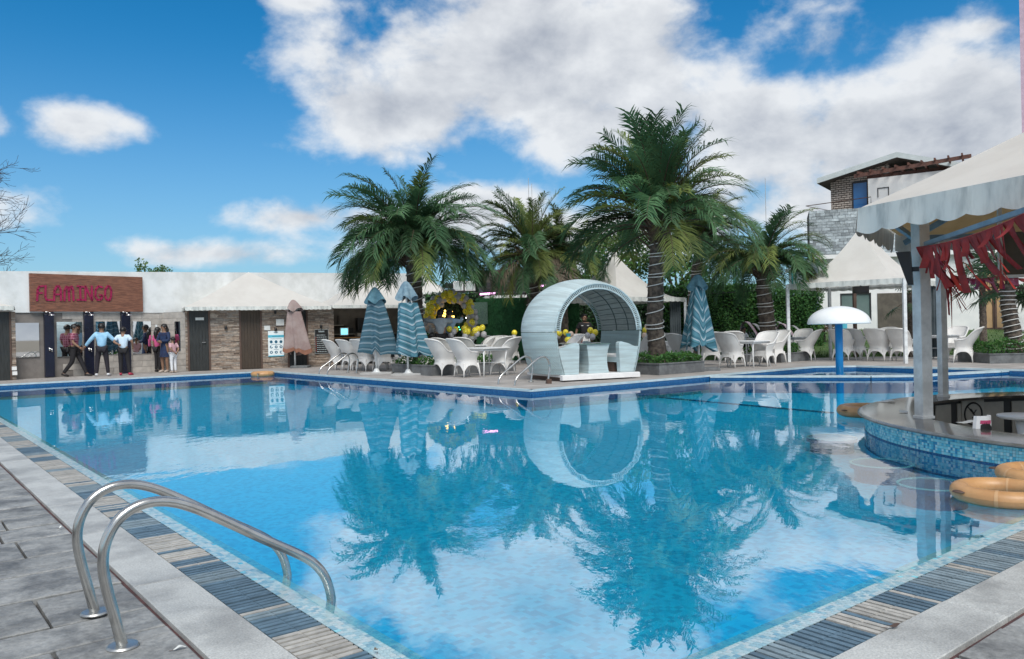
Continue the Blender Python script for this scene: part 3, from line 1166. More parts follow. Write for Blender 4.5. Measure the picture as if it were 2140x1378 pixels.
def canopy(name, label, corners, apex, drop, seed, ridge=None, scal=.16, lift=0.0, sag=.12, group=None, parts=True, val_only=None, pw=1.0):
    """tent roof: world corners (eave), apex point, valance of height drop with scalloped hem"""
    base = sum((Vector(c) for c in corners), Vector()) / len(corners)
    t = thing(name, label, 'canopy', (base.x, base.y, base.z), 0, group)
    cs = [Vector(c) - base for c in corners]
    ap = Vector(apex) - base
    mb = MB()
    n_ = len(cs)
    for i in range(n_):
        A, B = cs[i], cs[(i + 1) % n_]

        def fn(u, v, A=A, B=B):
            e = A.lerp(B, u)
            p = e.lerp(ap, v)
            k = v * (1 - v) * 4
            p = Vector(p)
            p.z = e.z + (ap.z - e.z) * v ** pw
            p.z -= sag * k * (1.15 - v) * (0.55 + .45 * (4 * u * (1 - u)))
            return p
        mb.grid(fn, 10, 10)
    roof = mb.build('roof_cloth', CANVAS, t, True)
    vb = MB()
    rr = random.Random(seed)
    for i in range(n_):
        A, B = cs[i], cs[(i + 1) % n_]
        L = (B - A).length
        nsc = max(3, round(L / scal))
        out = Vector((A + B)); out.z = 0
        out = out.normalized()
        nu = nsc * 6
        ph = rr.uniform(0, 1)

        def fv(u, v, A=A, B=B, out=out, nsc=nsc):
            p = A.lerp(B, u)
            hem = drop * (.86 + .14 * abs(math.sin(math.pi * nsc * u)) + .02 * math.sin(u * 17 + ph * 6))
            return p + Vector((0, 0, -hem * v + .004)) + out * (.012 + .02 * v + .012 * math.sin(u * L * 9 + ph) * v)
        vb.grid(fv, nu, 4)
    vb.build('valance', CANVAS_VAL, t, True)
    return t


# ---- stone clad cabins with doors
FC = Facade((395, 776.5), (695, 765))
t_c = thing('cabin_row', 'row of changing cabins clad in brown split stone with dark doors under white canopies', 'building', FC.O, FC.ang)
q = MB()
q.box(FC.on(388, 720)[0], FC.on(699, 720)[0], .035, 2.6, 0, 2.08)
q.build('cabin_wall', MORTAR, t_c)
cladding(FC, 439.5, 502, 645, 772, t_c, 0, 11)
cladding(FC, 545.5, 602.5, 645, 769, t_c, 0, 12)
cladding(FC, 641.5, 698, 645, 766, t_c, 0, 13)
cladding(FC, 387.5, 393, 645, 776, t_c, 0, 14)
for (x0, x1, m_, fr) in ((396, 436, DOOR, True), (504, 544, DOORB, False), (604, 640, DOOR, True)):
    q = MB()
    a, b, z0, z1 = FC.rect(x0, 648, x1, 773, 0)
    npl = 6
    w_ = (b - a) / npl
    d_ = None
    q.box(a, b, .0, .03, .01, 2.06)
    d_ = q.build('door', m_, t_c)
    for i in range(npl):
        MB().box(a + i * w_ + .006, a + (i + 1) * w_ - .006, -.016, -.001, .02, 2.05).build('plank', m_, d_, fix=False)
    q = MB()
    q.box(b + .002, b + .06, -.05, .03, 0, 2.07)
    q.box(a - .06, a - .002, -.05, .03, 0, 2.07)
    q.build('door_frame', FRAMEB, d_)
    if fr:
        q = MB()
        q.tube([(b - .1, -.016, .98), (b - .1, -.06, .98), (b - .22, -.06, .98)], .012, 6)
        q.build('handle', CHROME, d_)
q = MB()
fbox(q, FC, 408.5, 664, 426, 669.5, .02, .026)
q.build('door_plate', PAPER, t_c)
# return wall between shower wall and cabins, with its narrow mirror
pA, pB = FW.w(FW.on(340, 720)[0], 0), FC.w(FC.on(388, 720)[0], 0)
dv = pB - pA
t_r = thing('return_wall', 'short grey block side wall with a narrow mirror beside the dark cabin door', 'wall', pA, math.atan2(dv.y, dv.x))
LR = dv.length
MB().box(0, LR, .03, .2, 0, 2.04).build('wall_core', MORTAR, t_r)
for r in range(nrow):
    x = 0 - (r % 2) * .3
    while x < LR:
        x1 = min(x + .62, LR)
        if x1 - max(x, 0) > .06:
            MB().box(max(x, 0) + .004, x1 - .004, rb.uniform(-.004, .004), .05, r * hb + .004, (r + 1) * hb - .004).build('stone_block', BLOCK, t_r, fix=False)
        x += .62
MB().box(LR * .56, LR * .80, -.022, -.006, .72, 1.72).build('mirror', MIRROR, t_r)

# notices on the cabin stone
def notice(name, label, cat, x0, y0, x1, y1, m_):
    t = thing(name, label, cat, FC.w((FC.on(x0, 700)[0] + FC.on(x1, 700)[0]) / 2, .04), FC.ang)
    a, b, z0, z1 = FC.rect(x0, y0, x1, y1, .05)
    w = (b - a) / 2
    MB().box(-w, w, -.022, .0, z0, z1).build('board', m_, t)
    return t, w, z0, z1


t_p, w, z0, z1 = notice('hygiene_poster', 'pale blue poster with rows of dark round pictograms on the stone pier', 'poster', 559.5, 692, 592.5, 745, POSTERW)
H = z1 - z0
MB().box(-w, w, -.0235, -.0222, z1 - H * .26, z1 - H * .16).build('header_band', POSTERB, t_p)
MB().box(-w, w, -.0235, -.0222, z0, z0 + H * .035).build('footer_band', POSTERB, t_p)
q = MB()
for r, fy in enumerate((.43, .63, .84)):
    for c in range(3):
        cx, cz = (-.62 + .62 * c) * w, z1 - H * fy
        rad = w * .19
        pts = []
        k0 = 0 if r else 0
        for k in range(14):
            an = 2 * math.pi * k / 14
            rr_ = rad * (1.15 if r == 0 and abs(an - math.pi / 2) < .5 else 1)
            if r == 1 and c == 0 and .3 < an < 1.2: rr_ *= .3
            if r == 2 and c == 2 and (an < .6 or an > 5.7): rr_ *= .25
            pts.append((cx + rr_ * math.cos(an), cz + rr_ * math.sin(an)))
        q = MB()
        q.add([(x, -.0236, z) for x, z in pts] + [(x, -.0222, z) for x, z in pts], [tuple(range(14))] + [(i, (i + 1) % 14, 14 + (i + 1) % 14, 14 + i) for i in range(14)])
        if r:
            pts = [(cx + rad * .45 * math.cos(6.28 * k / 8) * (1 if c != 1 else .8), -.0242, cz + rad * .45 * math.sin(6.28 * k / 8)) for k in range(8)]
            q.add(pts, [tuple(range(8))], 1)
        q.build('pictogram', [POSTERD, POSTERW], t_p)
q = MB()
for fy, ww in ((.05, .3), (.08, .2), (.31, .7), (.53, .6), (.73, .3), (.21, .5)):
    q.box(-w * ww, w * ww, -.0238, -.0236, z1 - H * fy - .006, z1 - H * fy + .006)
tag(q.build('print_lines', POSTERD, t_p), kind='stuff')
t_m, w, z0, z1 = notice('menu_board', 'black menu board with pale lines of text beside the booth', 'sign', 657, 688.5, 685.5, 739, BLACK)
H = z1 - z0
q = MB()
for (xa, xb, fa, fb) in ((-1, 1, 0, .012), (-1, 1, .988, 1), (-1, -.965, 0, 1), (.965, 1, 0, 1)):
    q.box(w * xa, w * xb, -.026, -.0225, z1 - H * fb, z1 - H * fa)
q.build('border', MENUTXT, t_m)
q = MB()
rr = random.Random(8)
for k in range(9):
    fy = .24 + k * .085
    x = -.72 * w
    end = w * rr.uniform(.45, .8)
    while x < end:
        L = rr.uniform(.03, .09)
        q.box(x, min(x + L, end), -.0245, -.0226, z1 - H * fy - .011, z1 - H * fy + .011)
        x += L + .015
x = -.42 * w
for k in range(7):
    q.box(x, x + w * .09, -.0245, -.0226, z1 - H * .12, z1 - H * (.05 + .02 * (k % 2)))
    x += w * .12
tag(q.build('print_lines', MENUTXT, t_m), kind='stuff')
for k in range(7):
    MB().box(-.9 * w, -.78 * w, -.0245, -.0226, z1 - H * (.345 + .09 * k) - .02, z1 - H * (.345 + .09 * k) + .02).build('bullet', MENURED, t_m)
notice('paper_notice', 'white sheet of paper pinned up above the blue poster', 'notice', 577, 667.5, 593.5, 680.5, PAPER)
notice('paper_notice', 'smaller cream notice with a dark spot left above the poster', 'notice', 552, 681, 564.5, 690.5, PAPER)
for (x, y, lab) in ((472, 685, 'small black wall lamp on the stone pier between the two doors'), (576, 688.5, 'small black wall lamp right above the blue poster'),
                    (671, 682, 'small black wall lamp above the black menu board'), (575, 652, 'small black wall lamp close under the canopy hem')):
    s_, z_ = FC.on(x, y, .08)
    t = thing('wall_lamp', lab, 'lamp', FC.w(s_, .03), FC.ang, 'black wall lamps on the cabin piers')
    MB().box(-.035, .035, -.03, 0, z_ - .03, z_ + .05).build('mount', BLACK, t)
    MB().lathe([(.035, -.07), (.045, -.06), (.045, .05), (.03, .06)], 10, (0, -.065, z_)).build('lamp_body', BLACK, t, True)

# canopies over the cabins: eaves run parallel to the facades
def eave(F, x0, x1, y, dfront, dback):
    """corners on the plane dfront in front, height from the pixel row y"""
    s0, z0 = F.on(x0, y, dfront)
    s1, z1 = F.on(x1, y - .2, dfront)
    z = (z0 + z1) / 2
    return [F.w(s0, dfront, z), F.w(s1, dfront, z), F.w(s1, dback, z), F.w(s0, dback, z)], z, (s0 + s1) / 2


cs, z, sm = eave(FC, 386, 692, 641, .45, -3.0)
ap = FC.w(FC.on(520, 600, -1.2)[0], -1.2, 0)
ap.z = FC.on(520, 569, -1.2)[1]
canopy('canopy', 'long low white canopy with a blunt peak over the stone cabins', cs, ap, .13, 1, sag=.10)
cs, z, sm = eave(FC, 694, 893, 638, .5, -3.6)
ap = FC.w(FC.on(785, 600, -1.4)[0], -1.4, 0)
ap.z = FC.on(785, 566, -1.4)[1]
canopy('canopy', 'white canopy over the dark booth behind the first palm', cs, ap, .11, 2, sag=.12)
cs, z, sm = eave(FL, -420, 29, 640, .3, -1.6)
cs[1] = cs[1] + Vector((0, 0, 0))
ap = FL.w((FL.on(-420, 640)[0] + FL.on(29, 640)[0]) / 2, -.6, 3.0)
canopy('canopy', 'corner of a white canopy at the left edge over the cabin door', cs, ap, .13, 3, sag=.08)
cs = [at(880, 612, 33), at(932, 611, 33), at(950, 609, 36), at(880, 609, 36)]
for c in cs: c.z = at(900, 611, 33).z
canopy('canopy', 'small white canopy slope showing between the first palm and the balloon arch', cs, at(880, 572, 34), .08, 4, sag=.05)

# dark booth
FB = Facade((700, 764.5), (832, 759))
t_b = thing('booth', 'dark open booth with counter and shelves under the white canopy', 'booth', FB.O, FB.ang)
bl = FB.L + 1.6
MB().box(0, bl, 2.6, 2.75, 0, 2.2).build('back_wall', BOOTHWALL, t_b)
MB().box(bl, bl + .1, 0, 2.6, 0, 2.2).build('side_wall', BOOTHWALL, t_b)
MB().box(.05, bl - .1, .45, 1.0, 0, 1.0).build('counter', BLACK, t_b)
q = MB()
q.box(.02, bl * .45, .40, 1.05, 1.003, 1.04)
q.build('counter_top', ORANGEWOOD, t_b)
for k, (x0, x1, z0, z1) in enumerate(((.3, .62, 1.55, 1.95), (.35, .6, 1.28, 1.5), (1.1, 1.5, 1.2, 1.4), (1.7, 2.1, 1.3, 1.8), (.95, 1.35, 1.5, 1.9))):
    MB().box(x0, x1, 2.3, 2.58, z0, z1).build('shelf_box', BLACK if k != 4 else BOOTHWALL, t_b)
MB().box(.2, bl - .3, 2.25, 2.58, 1.14, 1.17).build('shelf', CREAM, t_b)
MB().box(.2, 1.1, 2.25, 2.58, 1.50, 1.53).build('shelf', CREAM, t_b)


def on_counter(name, label, cat, x, w, h, mats):
    t = thing(name, label, cat, FB.w(x, -.6, 1.042), FB.ang)
    return t


t = on_counter('monitor', 'small lit monitor with a pale side panel on the booth counter', 'monitor', .62, 0, 0, 0)
MB().box(-.2, .13, 0, .03, .07, .36).build('casing', WPAINT, t)
MB().box(-.17, .09, -.006, -.001, .10, .33).build('screen', SCREEN, t)
MB().box(-.08, .05, .03, .12, 0, .10).build('stand', BLACK, t)
t = on_counter('till', 'grey card box lying on the booth counter beside the monitor', 'box', 1.25, 0, 0, 0)
MB().box(-.18, .18, -.02, .2, 0, .16).build('box_body', BOOTHWALL, t)
MB().box(-.16, .16, -.028, -.021, .02, .14).build('front_panel', CREAM, t)

# ================================================================== RIGHT: POOL BAR
bx, by = BAR_C
t_bar = thing('pool_bar', 'round swim up bar with dark granite counter and aqua mosaic front', 'bar', P(bx, by, 0), ANG)


def ring(mb, r0, r1, z0, z1, t0=-6, t1=186, n=72, m=0):
    for i in range(n):
        a, b = R_(t0 + (t1 - t0) * i / n), R_(t0 + (t1 - t0) * (i + 1) / n)
        mb.hexa([(r0 * math.cos(a), r0 * math.sin(a)), (r1 * math.cos(a), r1 * math.sin(a)), (r1 * math.cos(b), r1 * math.sin(b)), (r0 * math.cos(b), r0 * math.sin(b))], z0, z1, m)
    return mb


ring(MB(), 3.22, 3.365, -1.0, .085).build('bar_wall', GROUT, t_bar)
# mosaic front: real little tiles, joined
tm = MB()
rr = random.Random(33)
ts = .0275
ncol = int(math.pi * 1.04 * 3.372 / ts)
for i in range(ncol):
    an = R_(-3) + i * ts / 3.372
    if an > R_(183): break
    for r in range(6):
        z = -.086 + r * .0275
        mi = rr.choices((0, 1, 2, 3), (5, 3.2, 1.2, 1.8))[0]
        hw = ts * .45
        c, s = math.cos(an), math.sin(an)
        ps = []
        for rad in (3.364, 3.372):
            for dt, dz in ((-hw, 0), (hw, 0), (hw, .0245), (-hw, .0245)):
                ps.append((rad * c - dt * s, rad * s + dt * c, z + dz))
        tm.add(ps, [(4, 5, 6, 7), (0, 1, 5, 4), (1, 2, 6, 5), (2, 3, 7, 6), (3, 0, 4, 7)], mi)
tag(tm.build('tiles', TILES, t_bar, fix=False), kind='stuff')
ring(MB(), 3.3, 3.376, -.30, -.0885).build('waterline_tiles', SEABLUE, t_bar)
ring(MB(), 3.3, 3.371, -1.0, -.301).build('submerged_wall', POOLFLOOR, t_bar)
# counter slab with bullnose edge
q = MB()
prof = [(BAR_RI, .088), (BAR_RI, .120), (3.40, .1205), (3.43, .117), (3.447, .108), (3.45, .098), (3.44, .089), (3.37, .0855)]
N = 96
for i in range(N + 1):
    a = R_(-6 + 192 * i / N)
    for r, z in prof:
        q.v.append((r * math.cos(a), r * math.sin(a), z))
K = len(prof)
for i in range(N):
    for k in range(K):
        k2 = (k + 1) % K
        q.f.append((i * K + k, i * K + k2, (i + 1) * K + k2, (i + 1) * K + k))
        q.m.append(0 if k in (0, 1, 7) else 1)
q.build('counter_top', [GRANITE_TOP, GRANITE_EDGE], t_bar, 'auto')
# inner face: cream panels in dark framing
ring(MB(), 3.06, 3.215, -.95, .084).build('inner_wall', BLACK, t_bar)
for i in range(22):
    a0 = R_(-4 + i * 8.7 + 1.2)
    a1 = R_(-4 + (i + 1) * 8.7 - 1.2)
    q = MB()
    q.hexa([(3.045 * math.cos(a0), 3.045 * math.sin(a0)), (3.058 * math.cos(a0), 3.058 * math.sin(a0)), (3.058 * math.cos(a1), 3.058 * math.sin(a1)), (3.045 * math.cos(a1), 3.045 * math.sin(a1))], -.90, .02)
    q.build('panel', CREAM, t_bar)
q = MB()
q.prism([(3.21 * math.cos(R_(-6 + 192 * i / 40)), 3.21 * math.sin(R_(-6 + 192 * i / 40))) for i in range(41)], -1.0, -.94)
q.build('bar_floor', CONC, t_bar)


def bar_polar(x, y, z):
    p = gz(x, y, z)
    d = p - PC
    b, a = d.dot(PE2), d.dot(PE1)
    return b - bx, a - by


# round warning sign on the inner panels
an = math.radians(68)
t = thing('warning_sign', 'white sign with black ring and crossed pictogram on the inner bar panel', 'sign', P(bx + 3.03 * math.cos(an), by + 3.03 * math.sin(an), -.30), ANG + an - math.pi / 2)
MB().box(-.20, .20, -.004, .012, -.20, .36).build('board', CREAM, t)
q = MB()
q.tube([(.155 * math.cos(6.283 * k / 24), -.006, .165 + .155 * math.sin(6.283 * k / 24)) for k in range(24)], .013, 5, closed=True)
q.beam((-.10, -.008, .27), (.10, -.008, .06), .006, .022, up=(0, 1, 0))
q.build('ring_mark', BLACK, t)
q = MB()
q.beam((-.06, -.007, .24), (.0, -.007, .16), .006, .05, up=(0, 1, 0))
q.beam((.0, -.007, .16), (.05, -.007, .22), .006, .02, up=(0, 1, 0))
q.beam((-.02, -.007, .12), (.03, -.007, .06), .006, .03, up=(0, 1, 0))
q.build('pictogram', BLACK, t)
q = MB()
for k in range(5):
    q.box(-.15 + k * .065, -.105 + k * .065, -.007, -.0042, -.08, -.05)
    q.box(-.15 + k * .065, -.11 + k * .065, -.007, -.0042, -.14, -.12)
tag(q.build('print_lines', MENURED, t), kind='stuff')

# inside: little white round table, helmet shaped bag
p = at(2139, 868, 8.9)
t = thing('side_table', 'small white round table standing inside the bar at the right edge', 'table', (p.x, p.y, -.94), 0)
hh = p.z + .94
MB().lathe([(.02, hh - .05), (.24, hh - .035), (.26, hh - .015), (.26, hh), (.24, hh + .006)], 28).build('table_top', TABLEW, t, 'auto')
MB().lathe([(.16, 0), (.16, .03), (.075, .10), (.06, hh - .2), (.085, hh - .06)], 20).build('pedestal', TABLEW, t, True)
p = gz(2064, 892, .12)
p = at(2064, 898, 7.95)
t = thing('stool', 'white plastic stool back with a black and pink print showing above the bar counter', 'stool', (p.x, p.y, -.94), R_(25))
q = MB()
zt = 1.2 - (870 - 668.5) / FPX * 7.95 + .94


def sb(u, v):
    x = (u - .5) * .26
    z = .60 + (zt - .60) * v
    return (x * (1 - .25 * v ** 3), .06 * (u - .5) ** 2 * 4 - .02 * v, z)


q.grid(sb, 12, 8)
q.grid(lambda u, v: Vector(sb(u, v)) + Vector((0, .035, 0)), 12, 8)
q.grid(lambda u, v: Vector(sb(u, 1)) + Vector((0, .035 * v, 0)), 12, 1)
q.grid(lambda u, v: Vector(sb(v, 0 + u)) + Vector((0, 0, 0)) if False else Vector(sb(0, u)) + Vector((0, .035 * v, 0)), 8, 1)
q.grid(lambda u, v: Vector(sb(1, u)) + Vector((0, .035 * v, 0)), 8, 1)
q.build('backrest', WPAINT, t, 'auto')
q = MB()
q.grid(lambda u, v: Vector(sb(.12 + .86 * u, .55 + .3 * v + .05 * math.sin(u * 6))) - Vector((0, .004, 0)), 12, 3, 0)
q.grid(lambda u, v: Vector(sb(.1 + .5 * u, .87 + .06 * v)) - Vector((0, .004, 0)), 8, 1, 1)
q.build('print_band', [BLACK, PINKRIB], t)
MB().lathe([(.16, .57), (.18, .60), (.17, .63)], 18, (0, .18, 0)).build('seat', WPAINT, t, True)
for sx in (-1, 1):
    for sy in (0, 1):
        MB().tube([(sx * .12, .08 + sy * .2, .58), (sx * .17, .03 + sy * .3, 0)], .02, 6).build('leg', WPAINT, t)
for (x, y, w_, rt_, lab) in ((1853, 840, .13, .3, 'white folded paper lying at the far left of the bar counter'), (1888, 862, .09, 1.1, 'crumpled white tissue left on the counter beside the thick pillar'),
                           (2022, 884, .12, .2, 'pink edged white leaflet on the inner edge of the counter')):
    p = gz(x, y, .122)
    t = thing('leaflet', lab, 'paper', p, rt_)
    MB().grid(lambda u, v, w_=w_: ((u - .5) * w_ * 1.6, (v - .5) * w_, .004 + .018 * abs(math.sin(u * 3 + v * 2)) * u), 6, 4).build('sheet', PAPER, t, True)

# two square pillars standing on the counter
PIL_H = 2.52


def pillar(px, py, lab, w):
    p = gz(px, py, .1205)
    t = thing('pillar', lab, 'pillar', p, ANG + R_(-25), 'pillars of the bar pavilion')
    slab(-w / 2, w / 2, -w / 2, w / 2, 0, PIL_H, PILLAR, .012).build('shaft', PILLAR, t)
    slab(-w / 2 - .012, w / 2 + .012, -w / 2 - .012, w / 2 + .012, 0, .03, PILLAR, .006).build('base_plate', PILLAR, t)
    return p


pp1 = pillar(1931, 874, 'thick grey white pillar standing on the front of the bar counter', .132)
pp2 = pillar(1971.5, 829, 'thinner looking second pillar farther back on the bar counter', .095)

# canopy of the bar
V0 = at(1795, 436, 8.9)
V1 = at(2349, 326, 6.3)
Vm = at(1872, 508, 11.4)
zE = V0.z
cen = P(bx + .35, by - .1)
for v in (V1, Vm): v.z = zE
Vc = Vector((cen.x, cen.y, zE))
corn = [V1, V0, Vm]
others = [Vc + (Vc - V1) * .95, Vc + (Vc - V0) * .95, Vc + (Vc - Vm) * .95]
corn = [V1, V0, Vm, others[0], others[1], others[2]]
apx = Vector((Vc.x, Vc.y, zE + 1.75))
t_cn = canopy('canopy', 'big weathered white canopy with scalloped valance over the round bar', corn, apx, .30, 6, sag=.07, scal=.36)
base_c = t_cn.location.copy()
# lining, ring beams
q = MB()
for i in range(6):
    A, B = corn[i] - base_c, corn[(i + 1) % 6] - base_c
    A = A * .985 + Vector((0, 0, -.05)); B = B * .985 + Vector((0, 0, -.05))
    C = apx - base_c + Vector((0, 0, -.12))
    q.grid(lambda u, v, A=A, B=B, C=C: A.lerp(B, u).lerp(C, v) - Vector((0, 0, .28 * v * (1 - v))), 6, 6)
q.build('lining', CANVAS_IN, t_cn, True)
for i in range(6):
    A, B = (corn[i] - base_c), (corn[(i + 1) % 6] - base_c)
    A, B = A * .93, B * .93
    A.z = B.z = -.10
    MB().beam(A, B, .05, .06).build('ring_beam', BEAMG, t_cn)
    C = apx - base_c
    MB().beam(corn[i] * .965 - base_c * .965 + Vector((0, 0, -.16)), C + Vector((0, 0, -.25)), .05, .07).build('rafter', BEAMG, t_cn)

# speaker on the thick pillar
p = pp1 + Vector((-.16, .10, 1.46))
p = at(1893, 560, 8.75)
t = thing('wall_speaker', 'black wedge loudspeaker fixed to the left of the thick bar pillar', 'speaker', p, R_(-30))
q = MB()
q.add([(-.09, -.10, .17), (.05, -.10, .17), (.05, .10, .17), (-.09, .10, .17), (.02, -.09, -.19), (.07, -.09, -.19), (.07, .09, -.19), (.02, .09, -.19)],
      [(0, 1, 2, 3), (7, 6, 5, 4), (0, 4, 5, 1), (1, 5, 6, 2), (2, 6, 7, 3), (3, 7, 4, 0)])
q.build('speaker_box', BLACK, t)
MB().beam((.05, 0, -.02), (.13, 0, -.02), .05, .05).build('bracket', DARKMETAL, t)


# red ribbon buntings
def bunting(lab, pts, n_, lens, mats, seed, sag, wid=.045):
    t = thing('bunting', lab, 'bunting', pts[0], 0)
    o = Vector(pts[0])
    rr = random.Random(seed)
    path = []
    for k in range(len(pts) - 1):
        A, B = Vector(pts[k]) - o, Vector(pts[k + 1]) - o
        for i in range(12):
            u = i / 12
            path.append(A.lerp(B, u) - Vector((0, 0, sag * 4 * u * (1 - u))))
    path.append(Vector(pts[-1]) - o)
    MB().tube(path, .006, 4).build('cord', REDRIB, t)
    for i in range(n_):
        u = (i + .5) / n_ * (len(path) - 1)
        k = min(int(u), len(path) - 2)
        p = path[k].lerp(path[k + 1], u - k)
        d = (path[k + 1] - path[k]).normalized()
        L = rr.uniform(*lens)
        dr = Vector((rr.uniform(.05, .75), rr.uniform(-.18, .1), -1)).normalized()
        w = wid * rr.uniform(.7, 1.5)
        q = MB()
        cv = rr.uniform(-.12, .12)
        tw = rr.uniform(-1.2, 1.2)
        side = Vector((-d.y, d.x, 0))

        def fn(a, b):
            c = p + dr * (L * b) + side * (cv * b * b * 1.2) + d * (cv * .6 * b * b)
            ww = (d * math.cos(tw * b) + side * math.sin(tw * b)) * (w * (1 - .35 * b))
            return c + ww * (a - .5) * 2
        q.grid(fn, 2, 7)
        q.build('ribbon', mats[0] if rr.random() < .78 else mats[1], t, True, fix=False)
    return t


b0 = at(1916, 517, 8.62)
b1 = at(2140, 447, 6.35)
b2 = at(2260, 410, 5.6)
bunting('dark red ribbon bunting strung under the front edge of the bar canopy', [b0, b1, b2], 78, (.14, .58), (REDRIB, REDRIB), 5, .05, .040)
q0 = at(1952, 518, 8.70)
tb = bunting('tangle of red and pink ribbons hanging down beside the thick bar pillar', [q0, at(1966, 560, 8.7), at(1988, 600, 8.75)], 40, (.12, .46), (REDRIB, PINKRIB), 6, .0, .024)
bunting('short pink and red bunting strung across the back of the bar', [at(1985, 573, 10.9), at(2085, 578, 11.4), at(2260, 574, 12.2)], 34, (.05, .22), (PINKRIB, REDRIB), 7, .05, .04)
# pale blue beam the front bunting hangs from
t = thing('canopy_beam', 'thin blue grey beam above the front red bunting', 'beam', b0, 0)
MB().beam(Vector((.08, -.02, .03)), b2 - b0 + Vector((0, 0, .035)), .03, .045).build('beam', BEAMG, t)
# dark hanging screen at the back of the bar
p = at(2096, 575, 10.6)
t = thing('hanging_screen', 'large dark screen hanging at the back of the bar pavilion', 'screen', p, R_(-20))
MB().box(0, 1.6, -.02, .03, 0, .56).build('screen_panel', BOOTHWALL, t)
MB().box(-.05, -.002, -.03, .04, 0, 1.0).build('frame', PILLAR, t)
MB().box(0, 1.6, -.03, .04, -.04, -.002).build('frame', WPAINT, t)

# ================================================================== TENTS
def tent(lab, A, B, Cw, D, zE, apex, drop, posts, seed, sag, curtain=None, foot=None):
    """square pagoda tent: four ground corners, eave height zE"""
    cor = [Vector((p.x, p.y, zE)) for p in (A, B, Cw, D)]
    c = sum(cor, Vector()) / 4
    t = canopy('pagoda_tent', lab, cor, apex, drop, seed, sag=sag, scal=.3, pw=1.75)
    b = t.location
    q = MB()
    a_ = Vector(apex) - b
    q.lathe([(.10, -.10), (.085, .03), (.02, .05)], 12, a_)
    q.build('peak_cap', CANVAS, t, True)
    for i in posts:
        p = cor[i] - b
        MB().box(p.x - .045, p.x + .045, p.y - .045, p.y + .045, -zE + (0 if foot is None else foot), -.02).build('post', WSTEEL, t)
    for i in range(4):
        p, r_ = cor[i] - b, cor[(i + 1) % 4] - b
        MB().beam(p * .985 + Vector((0, 0, -.05)), r_ * .985 + Vector((0, 0, -.05)), .05, .05).build('edge_beam', WSTEEL, t)
    if curtain:
        for (px_, py_, w_, ang_) in curtain:
            q = MB()
            o = Vector((px_, py_, 0)) - Vector((b.x, b.y, 0))

            def fc(u, v, o=o, w_=w_, ang_=ang_):
                x = (u - .5) * w_
                y = .05 * math.sin(u * 34)
                return (o.x + x * math.cos(ang_) - y * math.sin(ang_), o.y + x * math.sin(ang_) + y * math.cos(ang_), -.06 - (zE - .12) * v)
            q.grid(fc, 48, 3)
            q.build('curtain', CURTAIN, t, True)
    return t


T2A, T2B = gz(1649, 757), gz(1893, 760)
d2 = (T2B - T2A)
n2 = Vector((-d2.y, d2.x, 0)).normalized() * d2.length
if n2.y < 0: n2 = -n2
T2C, T2D = T2B + n2, T2A + n2
z2 = at(1770, 588, (T2A.y + T2B.y) / 2).z
c2 = (T2A + T2B + T2C + T2D) / 4
ap2 = Vector((c2.x, c2.y, z2 + 1.85))
# overhang of the cloth
tent('white pagoda tent on slim white posts beside the blue mushroom fountain', T2A, T2B, T2C, T2D, z2, ap2, .17, (0, 1, 2, 3), 8, .10,
     curtain=[(T2C.x - .15, T2C.y - .15, .55, R_(10))])
T1c = at(1287, 650, 30)
zz1 = at(1287, 624, 29).z
hw = 1.85
cs1 = [Vector((T1c.x, T1c.y, 0)) + Vector((x, y, 0)) for x, y in ((-.25, -2.6), (2.6, -.2), (.25, 2.6), (-2.6, .2))]
ap1 = Vector((T1c.x, T1c.y, at(1287, 530, 30).z))
cs1[1] = Vector((at(1432, 650, 29.6).x, 29.6, 0))
cs1[3] = Vector((at(1142, 650, 30.4).x, 30.4, 0))
tent('tall white pagoda tent with sharp peak behind the woven pool pod', cs1[0], cs1[1], cs1[2], cs1[3], zz1, ap1, .16, (1, 2, 3), 9, .10,
     curtain=[(cs1[1].x - .35, cs1[1].y + .05, .45, R_(15))])
# speaker under the tent
p = at(1799, 606, 25.6)
t = thing('tent_speaker', 'black loudspeaker hung under the front eave of the pagoda tent', 'speaker', p, R_(-10))
MB().box(-.22, .22, -.12, .14, -.11, .11).build('speaker_box', BLACK, t)
MB().box(-.2, .2, -.128, -.121, -.095, .095).build('grille', DARKMETAL, t)
MB().beam((0, 0, .11), (0, 0, .3), .04, .04).build('bracket', DARKMETAL, t)
p = at(1786, 640, 27.5)
t = thing('timber_post', 'thin brown post standing under the right hand pagoda tent', 'post', (p.x, p.y, 0), 0)
MB().box(-.05, .05, -.05, .05, 0, 2.4).build('shaft', WSTEEL if False else FRAMEB, t)

# ================================================================== WHITE HOUSE, SLATE WALL, UPPER VILLA
HY = 35.0
FH = Facade((1713, 690), (2140, 690), .75, Y=(HY + .8, HY - .8))
t_h = thing('white_house', 'low white house with a grey window and ochre glass doors behind the tents', 'house', FH.w(0, 0, 0), FH.ang)
hl = FH.on(2420, 640)[0]
ztop = FH.on(1800, 540)[1]
zbse = FH.on(1760, 697)[1]
q = MB()
wx0, wx1, wz0, wz1 = FH.rect(1756, 613, 1821, 671)
dx0, dx1, dz0, dz1 = FH.rect(2047, 560, 2112, 691)
xs = [0, wx0, wx1, dx0, dx1, hl]
q.box(0, wx0, 0, .2, 0, ztop)
q.box(wx0, wx1, 0, .2, 0, wz0)
q.box(wx0, wx1, 0, .2, wz1, ztop)
q.box(wx1, dx0, 0, .2, 0, ztop)
q.box(dx0, dx1, 0, .2, 0, dz0)
q.box(dx0, dx1, 0, .2, dz1, ztop)
q.box(dx1, hl, 0, .2, 0, ztop)
q.box(0, .2, .2, 9, 0, ztop)
q.build('wall', WHITE, t_h)
MB().box(-.2, hl, -.3, 9, ztop + .002, ztop + .18).build('roof', WHITE, t_h)
